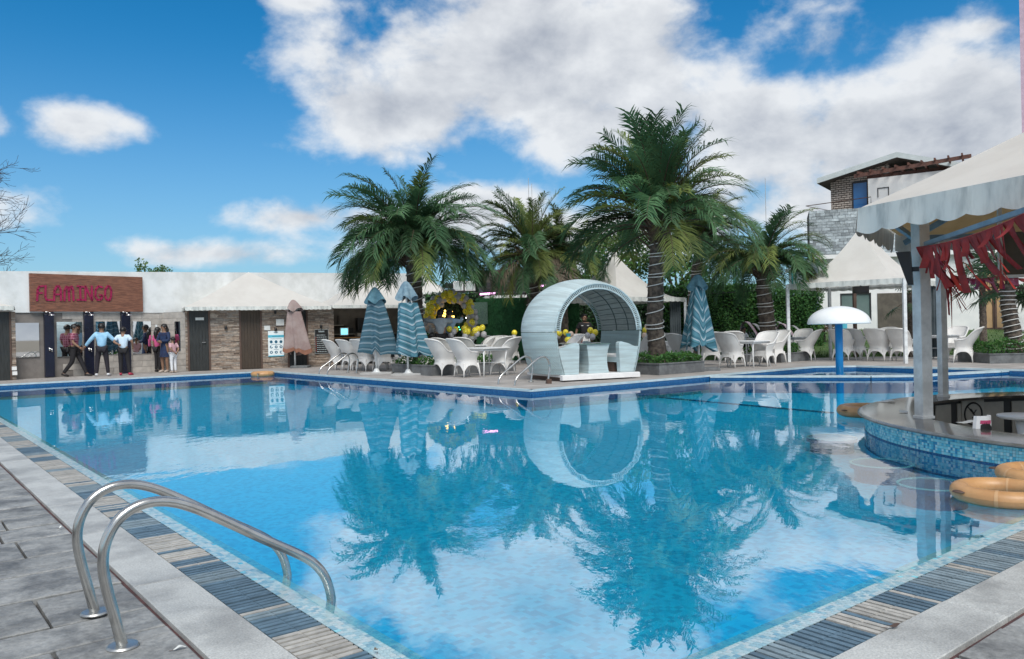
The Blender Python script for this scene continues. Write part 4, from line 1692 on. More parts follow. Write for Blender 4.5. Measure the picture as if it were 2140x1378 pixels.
MB().box(-.03, hl, -.03, -.002, 0, zbse).build('plinth', PLANT, t_h)
w_ = MB().box(wx0, wx1, .08, .11, wz0, wz1).build('window', GREYGLASS, t_h)
q = MB()
for (a, b, c, d) in ((wx0, wx0 + .07, wz0, wz1), (wx1 - .05, wx1, wz0, wz1), (wx0 + .07, wx1 - .05, wz1 - .05, wz1), (wx0 + .07, wx1 - .05, wz0, wz0 + .04), ((wx0 + wx1) / 2 - .02, (wx0 + wx1) / 2 + .02, wz0 + .04, wz1 - .05)):
    q.box(a, b, .03, .079, c, d)
q.build('window_frame', DARKMETAL, w_)
for k, (a, b) in enumerate(((dx0 + .14, (dx0 + dx1) / 2 - .08), ((dx0 + dx1) / 2 + .08, dx1 - .14))):
    d_ = MB().box(a, b, .08, .12, dz0 + .12, dz1).build('glass_door', CURTAINY, t_h)
    q = MB()
    q.box(a - .13, a - .002, .04, .14, dz0, dz1)
    q.box(b + .002, b + .075, .04, .14, dz0, dz1)
    q.box(a, b, .04, .14, dz0, dz0 + .118)
    q.build('door_frame', FRAMEB, d_)
MB().box(wx1 + .25, wx1 + 1.9, -.03, .0, FH.on(1890, 690)[1], FH.on(1890, 612)[1]).build('side_panel', BOOTHWALL, t_h)
pl = FH.rect(1733, 677, 1770, 691)
t = thing('blue_notice', 'pale blue notice board on the white house below the dome of the fountain', 'notice', FH.w((pl[0] + pl[1]) / 2, .01, 0), FH.ang)
MB().box(-(pl[1] - pl[0]) / 2, (pl[1] - pl[0]) / 2, -.04, 0, pl[2], pl[3]).build('board', POSTERB, t)
MB().box(-.34, -.05, -.046, -.041, pl[2] + .04, pl[3] - .04).build('print_block', POSTERW, t)
# steps to the door
st = thing('door_steps', 'broad grey stone steps leading up to the ochre glass doors', 'steps', FH.w((dx0 + dx1) / 2, 0, 0), FH.ang)
zt = dz0 - .02
for k in range(5):
    MB().box(-1.5, 1.7 - k * .0, -.35 - k * .34, -.01 - k * .34 if k == 0 else -.352 - (k - 1) * .34, .0, zt - k * .16).build('step', CONC, st)

# blue sheet metal fence between hedge and house
p0, p1 = at(1676, 690, 36.5), at(1716, 690, 36.5)
t = thing('metal_fence', 'blue corrugated sheet metal fence between hedge and white house', 'fence', (p0.x, p0.y, .5), 0)
wl = p1.x - p0.x
for k in range(7):
    MB().box(k * wl / 7 + .008, (k + 1) * wl / 7 - .008, -.02 * (k % 2), .03, 0, 2.0).build('panel', BLUESHEET, t)
MB().box(0, wl, -.04, .05, 2.003, 2.06).build('top_rail', DARKMETAL, t)
MB().box(wl - .18, wl, -.05, -.022, 0, 2.0).build('post', CONC, t)

# slate tower wall with separate bricks
FT = Facade((1693, 560), (1830, 560), 0, Y=(42.5, 41.5))
t_t = thing('slate_tower', 'tall grey slate brick wall rising behind the palms under the villa', 'wall', FT.O, FT.ang)
tx1 = FT.on(2040, 500)[0]
tz = FT.on(1700, 443)[1]
sl2 = (FT.on(1800, 433)[1] - FT.on(1700, 443)[1]) / (FT.on(1800, 433)[0] - FT.on(1700, 443)[0])
tz = FT.on(1750, 438)[1]
MB().box(0, tx1, .03, 3, 0, tz).build('wall_core', BRICKJ, t_t)
rr = random.Random(14)
bzone0 = FT.on(1750, 600)[1]
bh, bw_ = .155, .40
cntb = 0
restb = MB()
z = tz - bh
lim = FT.on(1850, 500)[0]
while z > 2.2:
    x = -rr.uniform(0, .3)
    while x < tx1:
        L = bw_ * rr.choice((.6, 1, 1, 1.2))
        a, b = max(x, 0) + .006, min(x + L, tx1) - .006
        if b - a > .05:
            y0 = rr.uniform(-.02, .012)
            if cntb < 300 and a < lim:
                MB().box(a, b, y0, .03, z + .006, z + bh - .006).build('brick', BRICKG, t_t, fix=False)
                cntb += 1
            else:
                restb.box(a, b, y0, .03, z + .006, z + bh - .006)
        x += L
    z -= bh
tag(restb.build('bricks', BRICKG, t_t, fix=False), kind='stuff')

# upper villa
FV = Facade((1737, 440), (1822, 440), 6.6, Y=(44.6, 43.4))
zv0 = FT.on(1750, 436)[1] + .0
t_v = thing('brick_villa', 'tan brick upper villa with mono pitch roof and blue window above the slate wall', 'house', FV.w(0, 0, zv0), FV.ang)
a, b, z0, z1 = FV.rect(1737, 372, 1788, 440)
b2 = FV.on(1860, 400)[0]
zl, zr = FV.on(1737, 378)[1] - zv0, FV.on(1860, 335)[1] - zv0
q = MB()
q.add([(0, 0, 0), (b2, 0, 0), (b2, 0, zr), (0, 0, zl), (0, 6, 0), (b2, 6, 0), (b2, 6, zr), (0, 6, zl)], [(0, 1, 2, 3), (7, 6, 5, 4), (0, 4, 5, 1), (3, 2, 6, 7), (0, 3, 7, 4), (1, 5, 6, 2)])
q.build('wall', BRICKJ, t_v)
q = MB()
z = .0
r = 0
while z < zr:
    x = -(r % 2) * .14
    while x < b2:
        xa, xb = max(x, 0), min(x + .27, b2)
        lim_ = zl + (zr - zl) * xa / b2
        if xb - xa > .03 and z + .075 < lim_:
            q.box(xa + .006, xb - .014, -.03, .01, z, z + .072)
        x += .285
    z += .115
    r += 1
tag(q.build('bricks', BRICKT, t_v, fix=False), kind='stuff')
wx = FV.rect(1784, 383, 1812, 436)
w_ = MB().box(wx[0], wx[1], -.05, -.032, .06, wx[3] - zv0).build('window', BLUEGLASS, t_v)
q = MB()
q.box(wx[0] - .07, wx[0] - .001, -.07, -.031, .0, wx[3] - zv0 + .06)
q.box(wx[1] + .001, wx[1] + .05, -.07, -.031, .0, wx[3] - zv0 + .06)
q.box(wx[0], wx[1] + .5, -.075, -.031, wx[3] - zv0 + .003, wx[3] - zv0 + .12)
q.build('window_frame', DARKMETAL, w_)
wb = FV.rect(1820, 373, 1910, 440, 1.0)
q = MB()
q.box(FV.on(1815, 400, .4)[0], FV.on(1822, 400, .4)[0] + 3.6, -.5, -.08, 0, FV.on(1840, 372, .4)[1] - zv0)
q.build('white_wall', WHITE, t_v)
q = MB()
c0 = FV.rect(1834, 392, 1858, 420, .5)
for (x0, x1, za, zb_) in ((c0[0], c0[1], c0[3] - .04, c0[3]), (c0[0], c0[0] + .04, c0[3] - .5, c0[3]), (c0[1] - .04, c0[1], c0[2], c0[3])):
    q.box(x0, x1, -.53, -.502, za - zv0, zb_ - zv0)
q.build('hatch_outline', DARKMETAL, t_v)
# sloping roof slab: gable seen from the side
l0 = Vector((*[FV.on(1707, 386, .9)[0]], -.9, FV.on(1707, 384, .9)[1] - zv0))
l1 = Vector((FV.on(1874, 329, .9)[0], -.9, FV.on(1874, 329, .9)[1] - zv0))
l2 = Vector((FV.on(2010, 350, .9)[0], -.9, FV.on(2010, 352, .9)[1] - zv0))
for A, B in ((l0, l1), (l1, l2)):
    q = MB()
    th = Vector((0, 0, .28))
    dp = Vector((0, 7.5, 0))
    q.add([A, B, B + th, A + th, A + dp, B + dp, B + dp + th, A + dp + th], [(0, 1, 2, 3), (7, 6, 5, 4), (3, 2, 6, 7), (0, 3, 7, 4), (1, 5, 6, 2)], 0)
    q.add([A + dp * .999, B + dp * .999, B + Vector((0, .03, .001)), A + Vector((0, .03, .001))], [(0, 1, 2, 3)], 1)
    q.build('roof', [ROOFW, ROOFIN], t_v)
q = MB()
A, B = Vector((FV.on(1684, 431, 1.2)[0], -1.2, FV.on(1684, 431, 1.2)[1] - zv0)), Vector((FV.on(1820, 412, 1.2)[0], -1.2, FV.on(1820, 412, 1.2)[1] - zv0))
q.tube([A, B, B + Vector((0, 0, -.5))], .022, 6)
q.tube([A, Vector((.0, -.1, A.z - .25))], .015, 6)
q.build('railing', FRAMEB, t_v)
# pergola of red brown timber
t_g = thing('timber_pergola', 'red brown timber pergola jutting out beside the brick villa', 'pergola', FV.w(FV.on(1800, 400, 2)[0], 2, zv0), FV.ang)


def gp(x, y, d):
    s, z = FV.on(x, y, d)
    return Vector((s - FV.on(1800, 400, 2)[0], -(d - 2), z - zv0))


A, B = gp(1785, 369, 2.0), gp(2030, 326, 2.0)
A2, B2 = gp(1812, 372, .2), gp(2030, 346, .2)
MB().beam(A, B, .12, .18).build('beam', PERGOLA, t_g)
MB().beam(A2, B2, .12, .18).build('beam', PERGOLA, t_g)
for k in range(9):
    u = .04 + k / 9
    MB().beam(A.lerp(B, u) + Vector((0, -.2, .13)), A2.lerp(B2, u) + Vector((0, .2, .13)), .08, .12).build('rafter', PERGOLA, t_g)
# pink tower at the right edge
p = at(2136, 300, 38)
t = thing('pink_tower', 'narrow strip of a pale pink tower block at the top right edge', 'building', (p.x, 38, 0), R_(-37))
MB().box(0, 7, 0, 7, 0, 26).build('wall', PINKTOWER, t)
for k in range(7):
    w_ = MB().box(1.2, 2.6, -.02, .05, 2 + k * 3.2, 3.6 + k * 3.2).build('window', GREYGLASS, t)
    MB().box(1.1, 2.7, -.08, -.021, 1.9 + k * 3.2, 1.99 + k * 3.2).build('sill', WHITE, w_)

# ================================================================== WOVEN POOL POD
WEAVE = weave_mat('blue_white_weave', (.58, .70, .72), (.36, .49, .53), 30, 95, 'UV', .5, (34, 1.2, 1))
WEAVE_L = weave_mat('blue_white_weave_lower', (.52, .66, .68), (.26, .40, .44), 30, 30, 'UV', .6, (14, 1.0, 1))
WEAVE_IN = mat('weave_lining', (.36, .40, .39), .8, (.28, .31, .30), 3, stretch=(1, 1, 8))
RIBD = mat('dark_rib', (.10, .13, .135), .6)
WEAVE_P = weave_mat('weave_panel', (.56, .69, .72), (.30, .44, .48), 34, 34, 'Object', .5, (1.2, 1.2, 16))
f0, f1 = gz(1168, 798.6), gz(1336, 789.6)
pd = f1 - f0
pang = math.atan2(pd.y, pd.x)
pc = (f0 + f1) / 2
t_pod = thing('pool_pod', 'round woven pale blue seating pod with arched hood standing on the pool corner', 'seating pod', pc, pang)
PD, PZ = 1.70, 1.13


def prad(y, o=0.0):
    k = 2 * y / PD - 1
    return 1.10 + .25 * (1 - k * k) - o


def pshell(o, t0, t1):
    """surface between angle fractions t0..t1 of (-bottom .. +bottom)"""
    def fn(u, v):
        y = PD * v
        R = prad(y, o)
        t = t0 + (t1 - t0) * u
        a = t * math.pi / 2
        k_ = 2 * y / PD - 1
        Rz = 1.10 + .14 * (1 - k_ * k_) - o
        R *= 1.055
        if abs(t) > 1:
            s = abs(t) - 1
            return (math.copysign(R * (1 - .17 * s ** 1.6), t), y, PZ - s * (PZ - .15))
        return (R * math.sin(a), y, PZ + Rz * math.cos(a))
    return fn


def pod_part(name, t0, t1, nu, m, min_):
    q = MB()
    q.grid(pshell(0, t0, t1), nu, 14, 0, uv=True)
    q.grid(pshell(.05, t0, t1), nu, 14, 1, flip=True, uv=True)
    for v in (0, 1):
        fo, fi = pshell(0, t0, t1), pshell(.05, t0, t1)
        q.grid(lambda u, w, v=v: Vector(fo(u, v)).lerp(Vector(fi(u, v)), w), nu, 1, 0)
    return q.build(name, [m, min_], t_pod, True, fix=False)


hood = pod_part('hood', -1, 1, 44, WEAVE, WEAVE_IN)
pod_part('side_shell', -2, -1.012, 18, WEAVE_L, WEAVE_L)
pod_part('side_shell', 1.012, 2, 18, WEAVE_L, WEAVE_L)
# ribs of the hood lining
for fy in (.25, .5, .75):
    f = pshell(.058, -1, 1)
    MB().tube([f(i / 40, fy) for i in range(41)], .011, 5).build('hood_rib', RIBD, hood, True)
for k in range(1, 26):
    f = pshell(.055, -1, 1)
    MB().tube([f(k / 26, .03 + .94 * j / 10) for j in range(11)], .006, 4).build('hood_slat', RIBD, hood, True)
# rims with the little row of holes, front and back
for y in (-.012, PD + .012):
    for o, r in ((0.015, .024), (.125, .018)):
        R = 1.10 - o
        pts = []
        tm = math.acos(-(PZ - .15) / 1.10)
        for i in range(61):
            t_ = -2 + 4 * i / 60
            if abs(t_) <= 1: pts.append((R * 1.055 * math.sin(t_ * math.pi / 2), y, PZ + R * math.cos(t_ * math.pi / 2)))
            else: pts.append((math.copysign(R * 1.055 * (1 - .17 * (abs(t_) - 1) ** 1.6), t_), y, PZ - (abs(t_) - 1) * (PZ - .15)))
        if o:
            pts = [p for p in pts if p[2] > PZ - .05]
        MB().tube(pts, r, 6).build('rim', WEAVE_P, t_pod, True)
    q = MB()
    for i in range(74):
        a = -math.pi / 2 + math.pi * (i + .5) / 74
        s, c = math.sin(a), math.cos(a)
        q.beam((1.134 * s, y, PZ + 1.075 * c), (1.034 * s, y, PZ + .98 * c), .018, .020, up=(0, 1, 0))
    q.build('rim_lattice', WEAVE_P, t_pod, fix=False)
# arm panels, benches, table
for y0 in (.0, PD - .14):
    for sgn in (-1, 1):
        xi = .53
        poly = []
        for z in (.15, .3, .45, .6, .74):
            poly.append((sgn * 1.14 * (1 - .17 * ((PZ - z) / (PZ - .15)) ** 1.6), z))
        poly += [(sgn * .95, .755), (sgn * .80, .82), (sgn * (xi + .07), .87), (sgn * (xi + .015), .85), (sgn * xi, .79), (sgn * (xi + .03), .15)]
        k = len(poly)
        q = MB()
        q.add([(x, y0, z) for x, z in poly] + [(x, y0 + .14, z) for x, z in poly],
              [tuple(range(k)), tuple(range(2 * k - 1, k - 1, -1))] + [(i, (i + 1) % k, k + (i + 1) % k, k + i) for i in range(k)])
        q.build('arm_panel', WEAVE_P, t_pod)
for sgn in (-1, 1):
    x0, x1 = sorted((sgn * .54, sgn * .94))
    MB().box(x0, x1, .145, PD - .145, .38, .50).build('bench', WEAVE_P, t_pod)
    slab(x0, x1, .15, PD - .15, .503, .57, WPAINT, .02).build('cushion', WPAINT, t_pod)
    MB().box(min(sgn * .55, sgn * .66), max(sgn * .55, sgn * .66), .3, PD - .3, .15, .379).build('bench_base', FRAMEB, t_pod)


def ped(u, v):
    w = .235 + .045 * (2 * v - 1) ** 2 + .03 * v
    dd = .26 + .03 * (2 * v - 1) ** 2
    k = u * 4
    c = [(-1, -1), (1, -1), (1, 1), (-1, 1), (-1, -1)]
    i = min(int(k), 3)
    a, b = c[i], c[i + 1]
    x, y = a[0] + (b[0] - a[0]) * (k - i), a[1] + (b[1] - a[1]) * (k - i)
    return (.05 + w * x, .42 + dd * y, .15 + .66 * v)


q = MB().grid(ped, 16, 12)
q.build('table_pedestal', WEAVE_P, t_pod, 'auto')
MB().box(-.46, .36, .10, 1.30, .815, .835).build('glass_top', GLASSG, t_pod)
slab(-1.04, 1.04, -.10, .02, .03, .145, WPAINT, .015).build('front_board', WPAINT, t_pod)
MB().box(-1.0, 1.0, .024, PD + .05, .09, .148).build('platform', WPAINT, t_pod)
for sx in (-.9, 0, .9):
    MB().box(sx - .05, sx + .05, .1, PD - .1, .0, .088).build('runner', FRAMEB, t_pod)
p = gz(1147, 806, .05)
t = thing('foot_block', 'small red brown block at the front left foot of the woven pod', 'block', gz(1197 - 50, 802, 0), .3)
slab(-.05, .05, -.05, .05, 0, .10, FRAMEB, .01).build('block_body', FRAMEB, t)

# ================================================================== RATTAN CHAIRS
def make_chair():
    t = thing('rattan_chair', 'chair', 'chair')
    TM = 128

    def plan(a):
        s, c = math.sin(R_(a)), math.cos(R_(a))
        return (.285 * math.copysign(abs(s) ** .72, s), -.27 * math.copysign(abs(c) ** .72, c))

    def top(a):
        k = abs(a)
        if k < 38: return .985 - .00003 * k * k
        if k < 92:
            u = (k - 38) / 54
            return .94 - .30 * (u * u * (3 - 2 * u))
        return .64 - .02 * (k - 92) / 36

    def bot(a):
        k = abs(a)
        legs = (45, 128)
        d = min(abs(k - l) for l in legs)
        if k < 45: span = 45
        else: span = 41
        u = min(1, d / span)
        return .12 + .19 * (1 - (1 - u) ** 2.2)

    def shell(off):
        def fn(u, v):
            a = -TM + 2 * TM * u
            x, y = plan(a)
            z0, z1 = bot(a), top(a)
            z = z0 + (z1 - z0) * v
            back = max(0, math.cos(R_(a))) ** .6
            fl = max(0, z - .42)
            out = Vector((x, y, 0)).normalized()
            sk = max(0, .42 - z)
            p = Vector((x, y, 0)) + out * (fl * (.12 + .05 * back) + .28 * fl * fl * back + sk * .16) - out * off
            p.y -= .16 * fl * back
            # waist at seat height
            p -= out * (.035 * math.exp(-((z - .45) / .16) ** 2))
            return (p.x, p.y, z)
        return fn
    q = MB()
    q.grid(shell(0), 40, 14)
    q.grid(shell(.028), 40, 14, flip=True)
    so, si = shell(0), shell(.028)
    q.grid(lambda u, v: Vector(so(u, 0)).lerp(Vector(si(u, 0)), v), 40, 1)
    for e in (0, 1):
        q.grid(lambda u, v, e=e: Vector(so(e, u)).lerp(Vector(si(e, u)), v), 14, 1)
    q.build('shell', CHAIRM, t, True, fix=False)
    rim = MB()
    rim.tube([Vector(so(i / 44, 1)).lerp(Vector(si(i / 44, 1)), .5) + Vector((0, 0, .004)) for i in range(45)], .024, 7)
    rim.build('rolled_edge', CHAIRM, t, True)
    st = MB()
    poly = [Vector(si(i / 20, .35)) for i in range(21)]
    pts = [(p.x * .97, p.y * .97) for p in poly]
    st.prism(pts, .40, .445)
    st.build('seat', CHAIRM, t)
    A, B = Vector(so(0, .3)), Vector(so(1, .3))
    fr = MB()
    fr.grid(lambda u, v: (A.x + (B.x - A.x) * u, A.y + .005, .43 - (.43 - (.13 + .17 * (1 - (2 * u - 1) ** 4))) * v), 14, 5)
    fr.build('front_skirt', CHAIRM, t, True)
    for a in (-45, 45, -126, 126):
        x, y = plan(a)
        o = Vector((x, y, 0)).normalized()
        b = Vector((x, y, 0))
        MB().tube([b - o * .01 + Vector((0, 0, .36)), b + o * .035 + Vector((0, 0, .14)), b + o * .06], [.028, .022, .014], 8).build('leg', CHAIRM, t, True)
    return t


chair0 = make_chair()
CU = [0]
GRP = 'white rattan armchairs round the poolside tables'


def chair(label, x, y=None, Y=None, face=51):
    p = gz(x, y, 0) if y else at(x, 700, Y)
    place(chair0, CU[0], (p.x, p.y, 0), R_(-face) + random.uniform(-.07, .07), label, GRP)
    chair0['category'] = 'chair'
    CU[0] += 1
    return p


W = 'white rattan armchair '
chair(W + 'at the far left end of the row beside the steel ladder', 709, 772.5, face=54)
chair(W + 'second from the left in the row behind the far ladder', 738, 774, face=51)
chair(W + 'third from the left in the row beside the striped umbrella', 768, 775.5, face=48)
chair(W + 'with its high back hidden by the left striped umbrella', 801, 776.5, face=60)
chair(W + 'mostly hidden behind the left row of chairs near the menu board', 722, Y=26.5, face=-129)
chair(W + 'mostly hidden between the white tables below the dark booth', 760, Y=25.6, face=-129)
chair(W + 'half hidden behind the frayed striped umbrella and palm planter', 842, Y=24.6, face=-129)
chair(W + 'peeping out left of the two nearest chairs beside the planter', 896, Y=23.4, face=60)
chair(W + 'left one of the two nearest chairs, turned away from the pool', 930, 785, face=52)
chair(W + 'right one of the two nearest chairs, beside the glass topped table', 977, 788, face=55)
chair(W + 'with its high back against the left side of the woven pod', 1050, 783, face=-62)
chair(W + 'showing only its round back below the men at the balloon arch', 937, Y=24.2, face=51)
chair(W + 'showing only a small round back below the birthday table', 961, Y=26.0, face=-129)
chair(W + 'showing a wide grey back behind the nearest glass table', 981, Y=24.0, face=40)
chair(W + 'slim back seen edge on below the grey balloons', 999, Y=25.6, face=-100)
chair(W + 'turned towards us in front of the turf wall', 1018, Y=25.2, face=-139)
chair(W + 'close to the left of the pod behind the nearest table', 1034, Y=24.2, face=-60)
chair(W + 'farthest back in front of the turf wall', 1042, Y=28.2, face=51)
chair(W + 'whose back touches the left edge of the pod hood', 1064, Y=27.6, face=30)
chair(W + 'seen through the pod on the left under a yellow balloon', 1183, Y=23.8, face=-115)
chair(W + 'seen through the pod right in front of the standing waiter', 1215, Y=26.3, face=175)
chair(W + 'seen through the pod on the right under the big yellow balloons', 1252, Y=23.6, face=-60)
chair(W + 'squeezed between the pod and the tall palm trunk', 1346, Y=23.4, face=-40)
chair(W + 'half hidden by the tall palm trunk on its right side', 1389, Y=23.6, face=120)
chair(W + 'big one behind the planter of the tall palm', 1427, Y=22.4, face=56)
chair(W + 'directly behind the lone blue umbrella', 1484, Y=24.4, face=10)
chair(W + 'nearest left one at the small table right of the blue umbrella', 1530, 768.5, face=52)
chair(W + 'facing us at the small table right of the blue umbrella', 1594, 766, face=-133)
chair(W + 'with only its curved back showing behind the small table', 1534, Y=25.4, face=20)
chair(W + 'farthest left back peeping over the small table near the blue umbrella', 1516, Y=26.6, face=-129)
chair(W + 'right behind the chair that faces us at the small table', 1616, Y=24.6, face=-120)
chair(W + 'low grey back behind the small hedge box by the tent post', 1628, Y=28.0, face=10)
chair(W + 'facing left just right of the front tent post', 1682, Y=25.8, face=-58)
chair(W + 'showing its round back at the table beside the front tent post', 1669, Y=28.4, face=-129)
chair(W + 'almost hidden by the blue fountain post', 1763, Y=25.4, face=45)
chair(W + 'first of the row with backs to us right of the fountain', 1788, 752, face=50)
chair(W + 'tallest looking middle one of the row right of the fountain', 1838, 754.5, face=48)
chair(W + 'last of the row, partly behind the slim tent post', 1886, 755, face=50)
chair(W + 'small pale back behind the row right of the fountain', 1847, Y=28.0, face=-129)
chair(W + 'back behind the slim right tent post', 1905, Y=27.2, face=-129)
chair(W + 'facing left right of the two bar pillars', 2012, 757.5, face=-60)
chair(W + 'behind the bar pillars below the grey curtain', 1994, Y=26.6, face=-129)


# ------------------------------------------------------------------ tables
def make_table():
    t = thing('patio_table', 'table', 'table')
    slab(-.45, .45, -.45, .45, .715, .745, TABLEW, .008).build('table_top', TABLEW, t)
    MB().box(-.40, .40, -.40, .40, .66, .713).build('apron', TABLEW, t)
    for sx in (-1, 1):
        for sy in (-1, 1):
            MB().tube([(sx * .38, sy * .38, .70), (sx * .34, sy * .34, .35), (sx * .40, sy * .40, 0)], .02, 6).build('leg', TABLEW, t, True)
    q = MB()
    q.tube([(-.35, -.35, .34), (.35, .35, .34)], .012, 5)
    q.tube([(-.35, .35, .341), (.35, -.35, .341)], .012, 5)
    q.build('stretcher', TABLEW, t)
    return t


tab0 = make_table()
TU = [0]


def table(label, x, Y, rot=ANG):
    p = at(x, 700, Y)
    place(tab0, TU[0], (p.x, p.y, 0), rot, label, 'white patio tables')
    TU[0] += 1
    return Vector((p.x, p.y, .745))


table('white patio table behind the left half of the far chair row', 746, 26.0)
table('white patio table behind the closed umbrella in the far chair row', 800, 25.2)
table('white patio table nearest to us between the chairs left of the pod', 1016, 21.2)
tb2 = table('white patio table below the birthday balloons', 978, 25.2)
tb3 = table('white party table seen through the pod with glasses on it', 1212, 24.9)
tb4 = table('white patio table behind the tall palm trunk', 1370, 24.8)
table('small white table between the two facing chairs right of the blue umbrella', 1566, 22.9)
tb5 = table('white table farther back left of the front tent post', 1596, 26.8)
table('white table right behind the front tent post', 1650, 27.0)
table('white table hidden behind the row of chairs right of the fountain', 1836, 26.2)
table('white table behind the second bar pillar', 1965, 25.0)

# glasses and a cloth on the party table
for k, (dx, dy, lab) in enumerate(((-.15, -.1, 'small dark drinking glass left on the party table behind the pod'), (.05, .05, 'small dark drinking glass right on the party table behind the pod'))):
    t = thing('drinking_glass', lab, 'glass', tb3 + Vector((dx, dy, .001)), 0, 'glasses on the party table')
    MB().lathe([(.03, 0), (.04, .12)], 10).build('cup', MENURED, t, True)
    MB().lathe([(.036, 0), (.041, .03)], 10, (0, 0, .121)).build('rim', PAPER, t, True)
t = thing('party_bag', 'yellow and turquoise party bag lying on the table behind the pod', 'bag', tb3 + Vector((-.36, -.05, .001)), .4)
q = MB().sphere((0, 0, .10), .13, 10, 0, .8)
q.build('bag_body', YBAL, t, True)
MB().lathe([(.05, .17), (.09, .3), (.02, .24)], 8).build('bow', POSTERB, t)


# ================================================================== CLOSED UMBRELLAS
def stripe_mat(name, cols, freq, chev):
    m = mat(name, cols[0], .8)
    nt = m.node_tree
    b = nt.nodes['Principled BSDF']
    tc = nd(nt, 'ShaderNodeTexCoord')
    sp = nd(nt, 'ShaderNodeSeparateXYZ')
    nt.links.new(tc.outputs['UV'], sp.inputs[0])
    tri = mth(nt, 'ABSOLUTE', mth(nt, 'SUBTRACT', mth(nt, 'FRACT', mth(nt, 'MULTIPLY', sp.outputs[0], 3.0)), .5))
    v = mth(nt, 'FRACT', mth(nt, 'ADD', mth(nt, 'MULTIPLY', sp.outputs[1], freq), mth(nt, 'MULTIPLY', tri, chev)))
    rp_ = nd(nt, 'ShaderNodeValToRGB')
    rp_.color_ramp.interpolation = 'CONSTANT'
    el = rp_.color_ramp.elements
    pos = [0, .13, .20, .30, .36, .52, .62, .74, .80]
    ci = [0, 2, 1, 3, 0, 1, 2, 0, 1]
    el[0].position = 0
    el[0].color = (*cols[0], 1)
    el[1].position = pos[1]
    el[1].color = (*cols[ci[1]], 1)
    for p_, c_ in zip(pos[2:], ci[2:]):
        e = el.new(p_)
        e.color = (*cols[c_], 1)
    nt.links.new(v, rp_.inputs[0])
    tn = nd(nt, 'ShaderNodeTexNoise')
    tn.inputs['Scale'].default_value = 40
    nt.links.new(tc.outputs['Object'], tn.inputs['Vector'])
    c = mixc(nt, mth(nt, 'MULTIPLY', tn.outputs[0], .35), rp_.outputs[0], cols[1])
    nt.links.new(c, b.inputs['Base Color'])
    return m


TEAL = ((.017, .064, .095), (.040, .105, .145), (.17, .23, .27), (.008, .038, .055))
STRIPE = stripe_mat('teal_stripe_cloth', TEAL, 4.3, .45)
STRIPE2 = stripe_mat('bright_teal_stripe_cloth', ((.024, .105, .155), (.065, .185, .245), (.33, .41, .46), (.012, .085, .105)), 4.0, .75)
STRIPE3 = stripe_mat('chevron_teal_cloth', ((.028, .125, .18), (.075, .215, .28), (.40, .49, .54), (.012, .085, .105)), 3.0, 1.5)
CAPBLUE = mat('faded_blue_cloth', (.11, .19, .25), .85, (.20, .30, .36), 6)
CAPTEAL = mat('teal_cloth', (.06, .15, .20), .85, (.10, .22, .28), 7)
PINKCL = mat('faded_pink_cloth', (.33, .265, .25), .85, (.25, .175, .165), 2.2)
RUST = mat('rust_hem_cloth', (.27, .125, .08), .85)


def umbrella(label, px, py, ztop, zcap, zbody, zhem, rtop, rhem, cloth, capm, seed, lean=(0, 0), base='round', squash=.8, yaw=0.0, Y=None, spread=1.0):
    p = gz(px, py, 0)
    rr = random.Random(seed)
    t = thing('closed_umbrella', label, 'umbrella', p, yaw)
    MB().tube([(0, 0, .04), (0, 0, ztop - .12)], .030, 10).build('pole', WSTEEL, t, True)
    if base == 'round':
        MB().lathe([(.24, 0), (.24, .03), (.10, .07), (.05, .16)], 20).build('base', WSTEEL, t, 'auto')
    if base in ('slab', 'round'):
        slab(-.42, .48, -.34, .34, -.0, .055, CONC, .01).build('base_slab', CONC if base == 'round' else PLANT, t) if base == 'round' else slab(-.1, .5, -.28, .28, 0, .08, PLANT, .015).build('base_slab', PLANT, t)
    ph = rr.uniform(0, 6)
    rag = [rr.uniform(-.5, 1) for _ in range(16)]
    nf = 6

    def fold(u, v, amp):
        a = 2 * math.pi * u
        return 1 + amp * (.62 * math.cos(nf * a / 2 * 1 + ph) + .38 * math.cos(nf * a + ph * 2)) 

    def body(u, v):
        a = 2 * math.pi * u
        r = rtop + (rhem - rtop) * (v ** .8)
        r *= fold(u, v, .24 + .38 * v)
        k = int(u * 15.99)
        f = u * 16 - k
        rg_ = rag[k % 16] * (1 - f) + rag[(k + 1) % 16] * f
        z = zbody + (zhem - zbody) * v + .16 * rg_ * v ** 3
        e = spread if math.cos(a) > 0 else 1
        return (r * math.cos(a) * e + lean[0] * v, r * squash * math.sin(a) + lean[1] * v, z)
    q = MB().grid(body, 64, 22, closeu=False, uv=True)
    c = q.build('cloth', cloth, t, True)
    # cap tier
    def cap(u, v):
        a = 2 * math.pi * u
        r = (.03 + (zcap[1]) * v ** .7) * (1 + .30 * v * math.cos(4 * a + ph))
        z = ztop - (ztop - zcap[0]) * (v ** 1.15) + .07 * v * math.cos(4 * a + ph + 1.2)
        return (r * math.cos(a) + lean[0] * -.25 * (1 - v), r * squash * math.sin(a), z)
    MB().grid(cap, 40, 10).build('cap_cloth', capm, t, True)
    q = MB()
    for k in range(6):
        a = k * math.pi / 3 + ph
        q.tube([(.03 * math.cos(a), .03 * math.sin(a), ztop - .16), (rtop * .75 * math.cos(a), rtop * .6 * math.sin(a), zbody - .05), (rhem * .5 * math.cos(a) + lean[0], rhem * .4 * math.sin(a), zhem + .25)], .010, 5)
    q.build('ribs', WSTEEL, t)
    if cloth is PINKCL:
        def hem(u, v):
            a, w = Vector(body(u, .90 + .10 * v)), None
            d = Vector((a.x, a.y, 0)).normalized() * .006
            return a + d
        MB().grid(hem, 64, 3).build('hem', RUST, t, True)
    return t


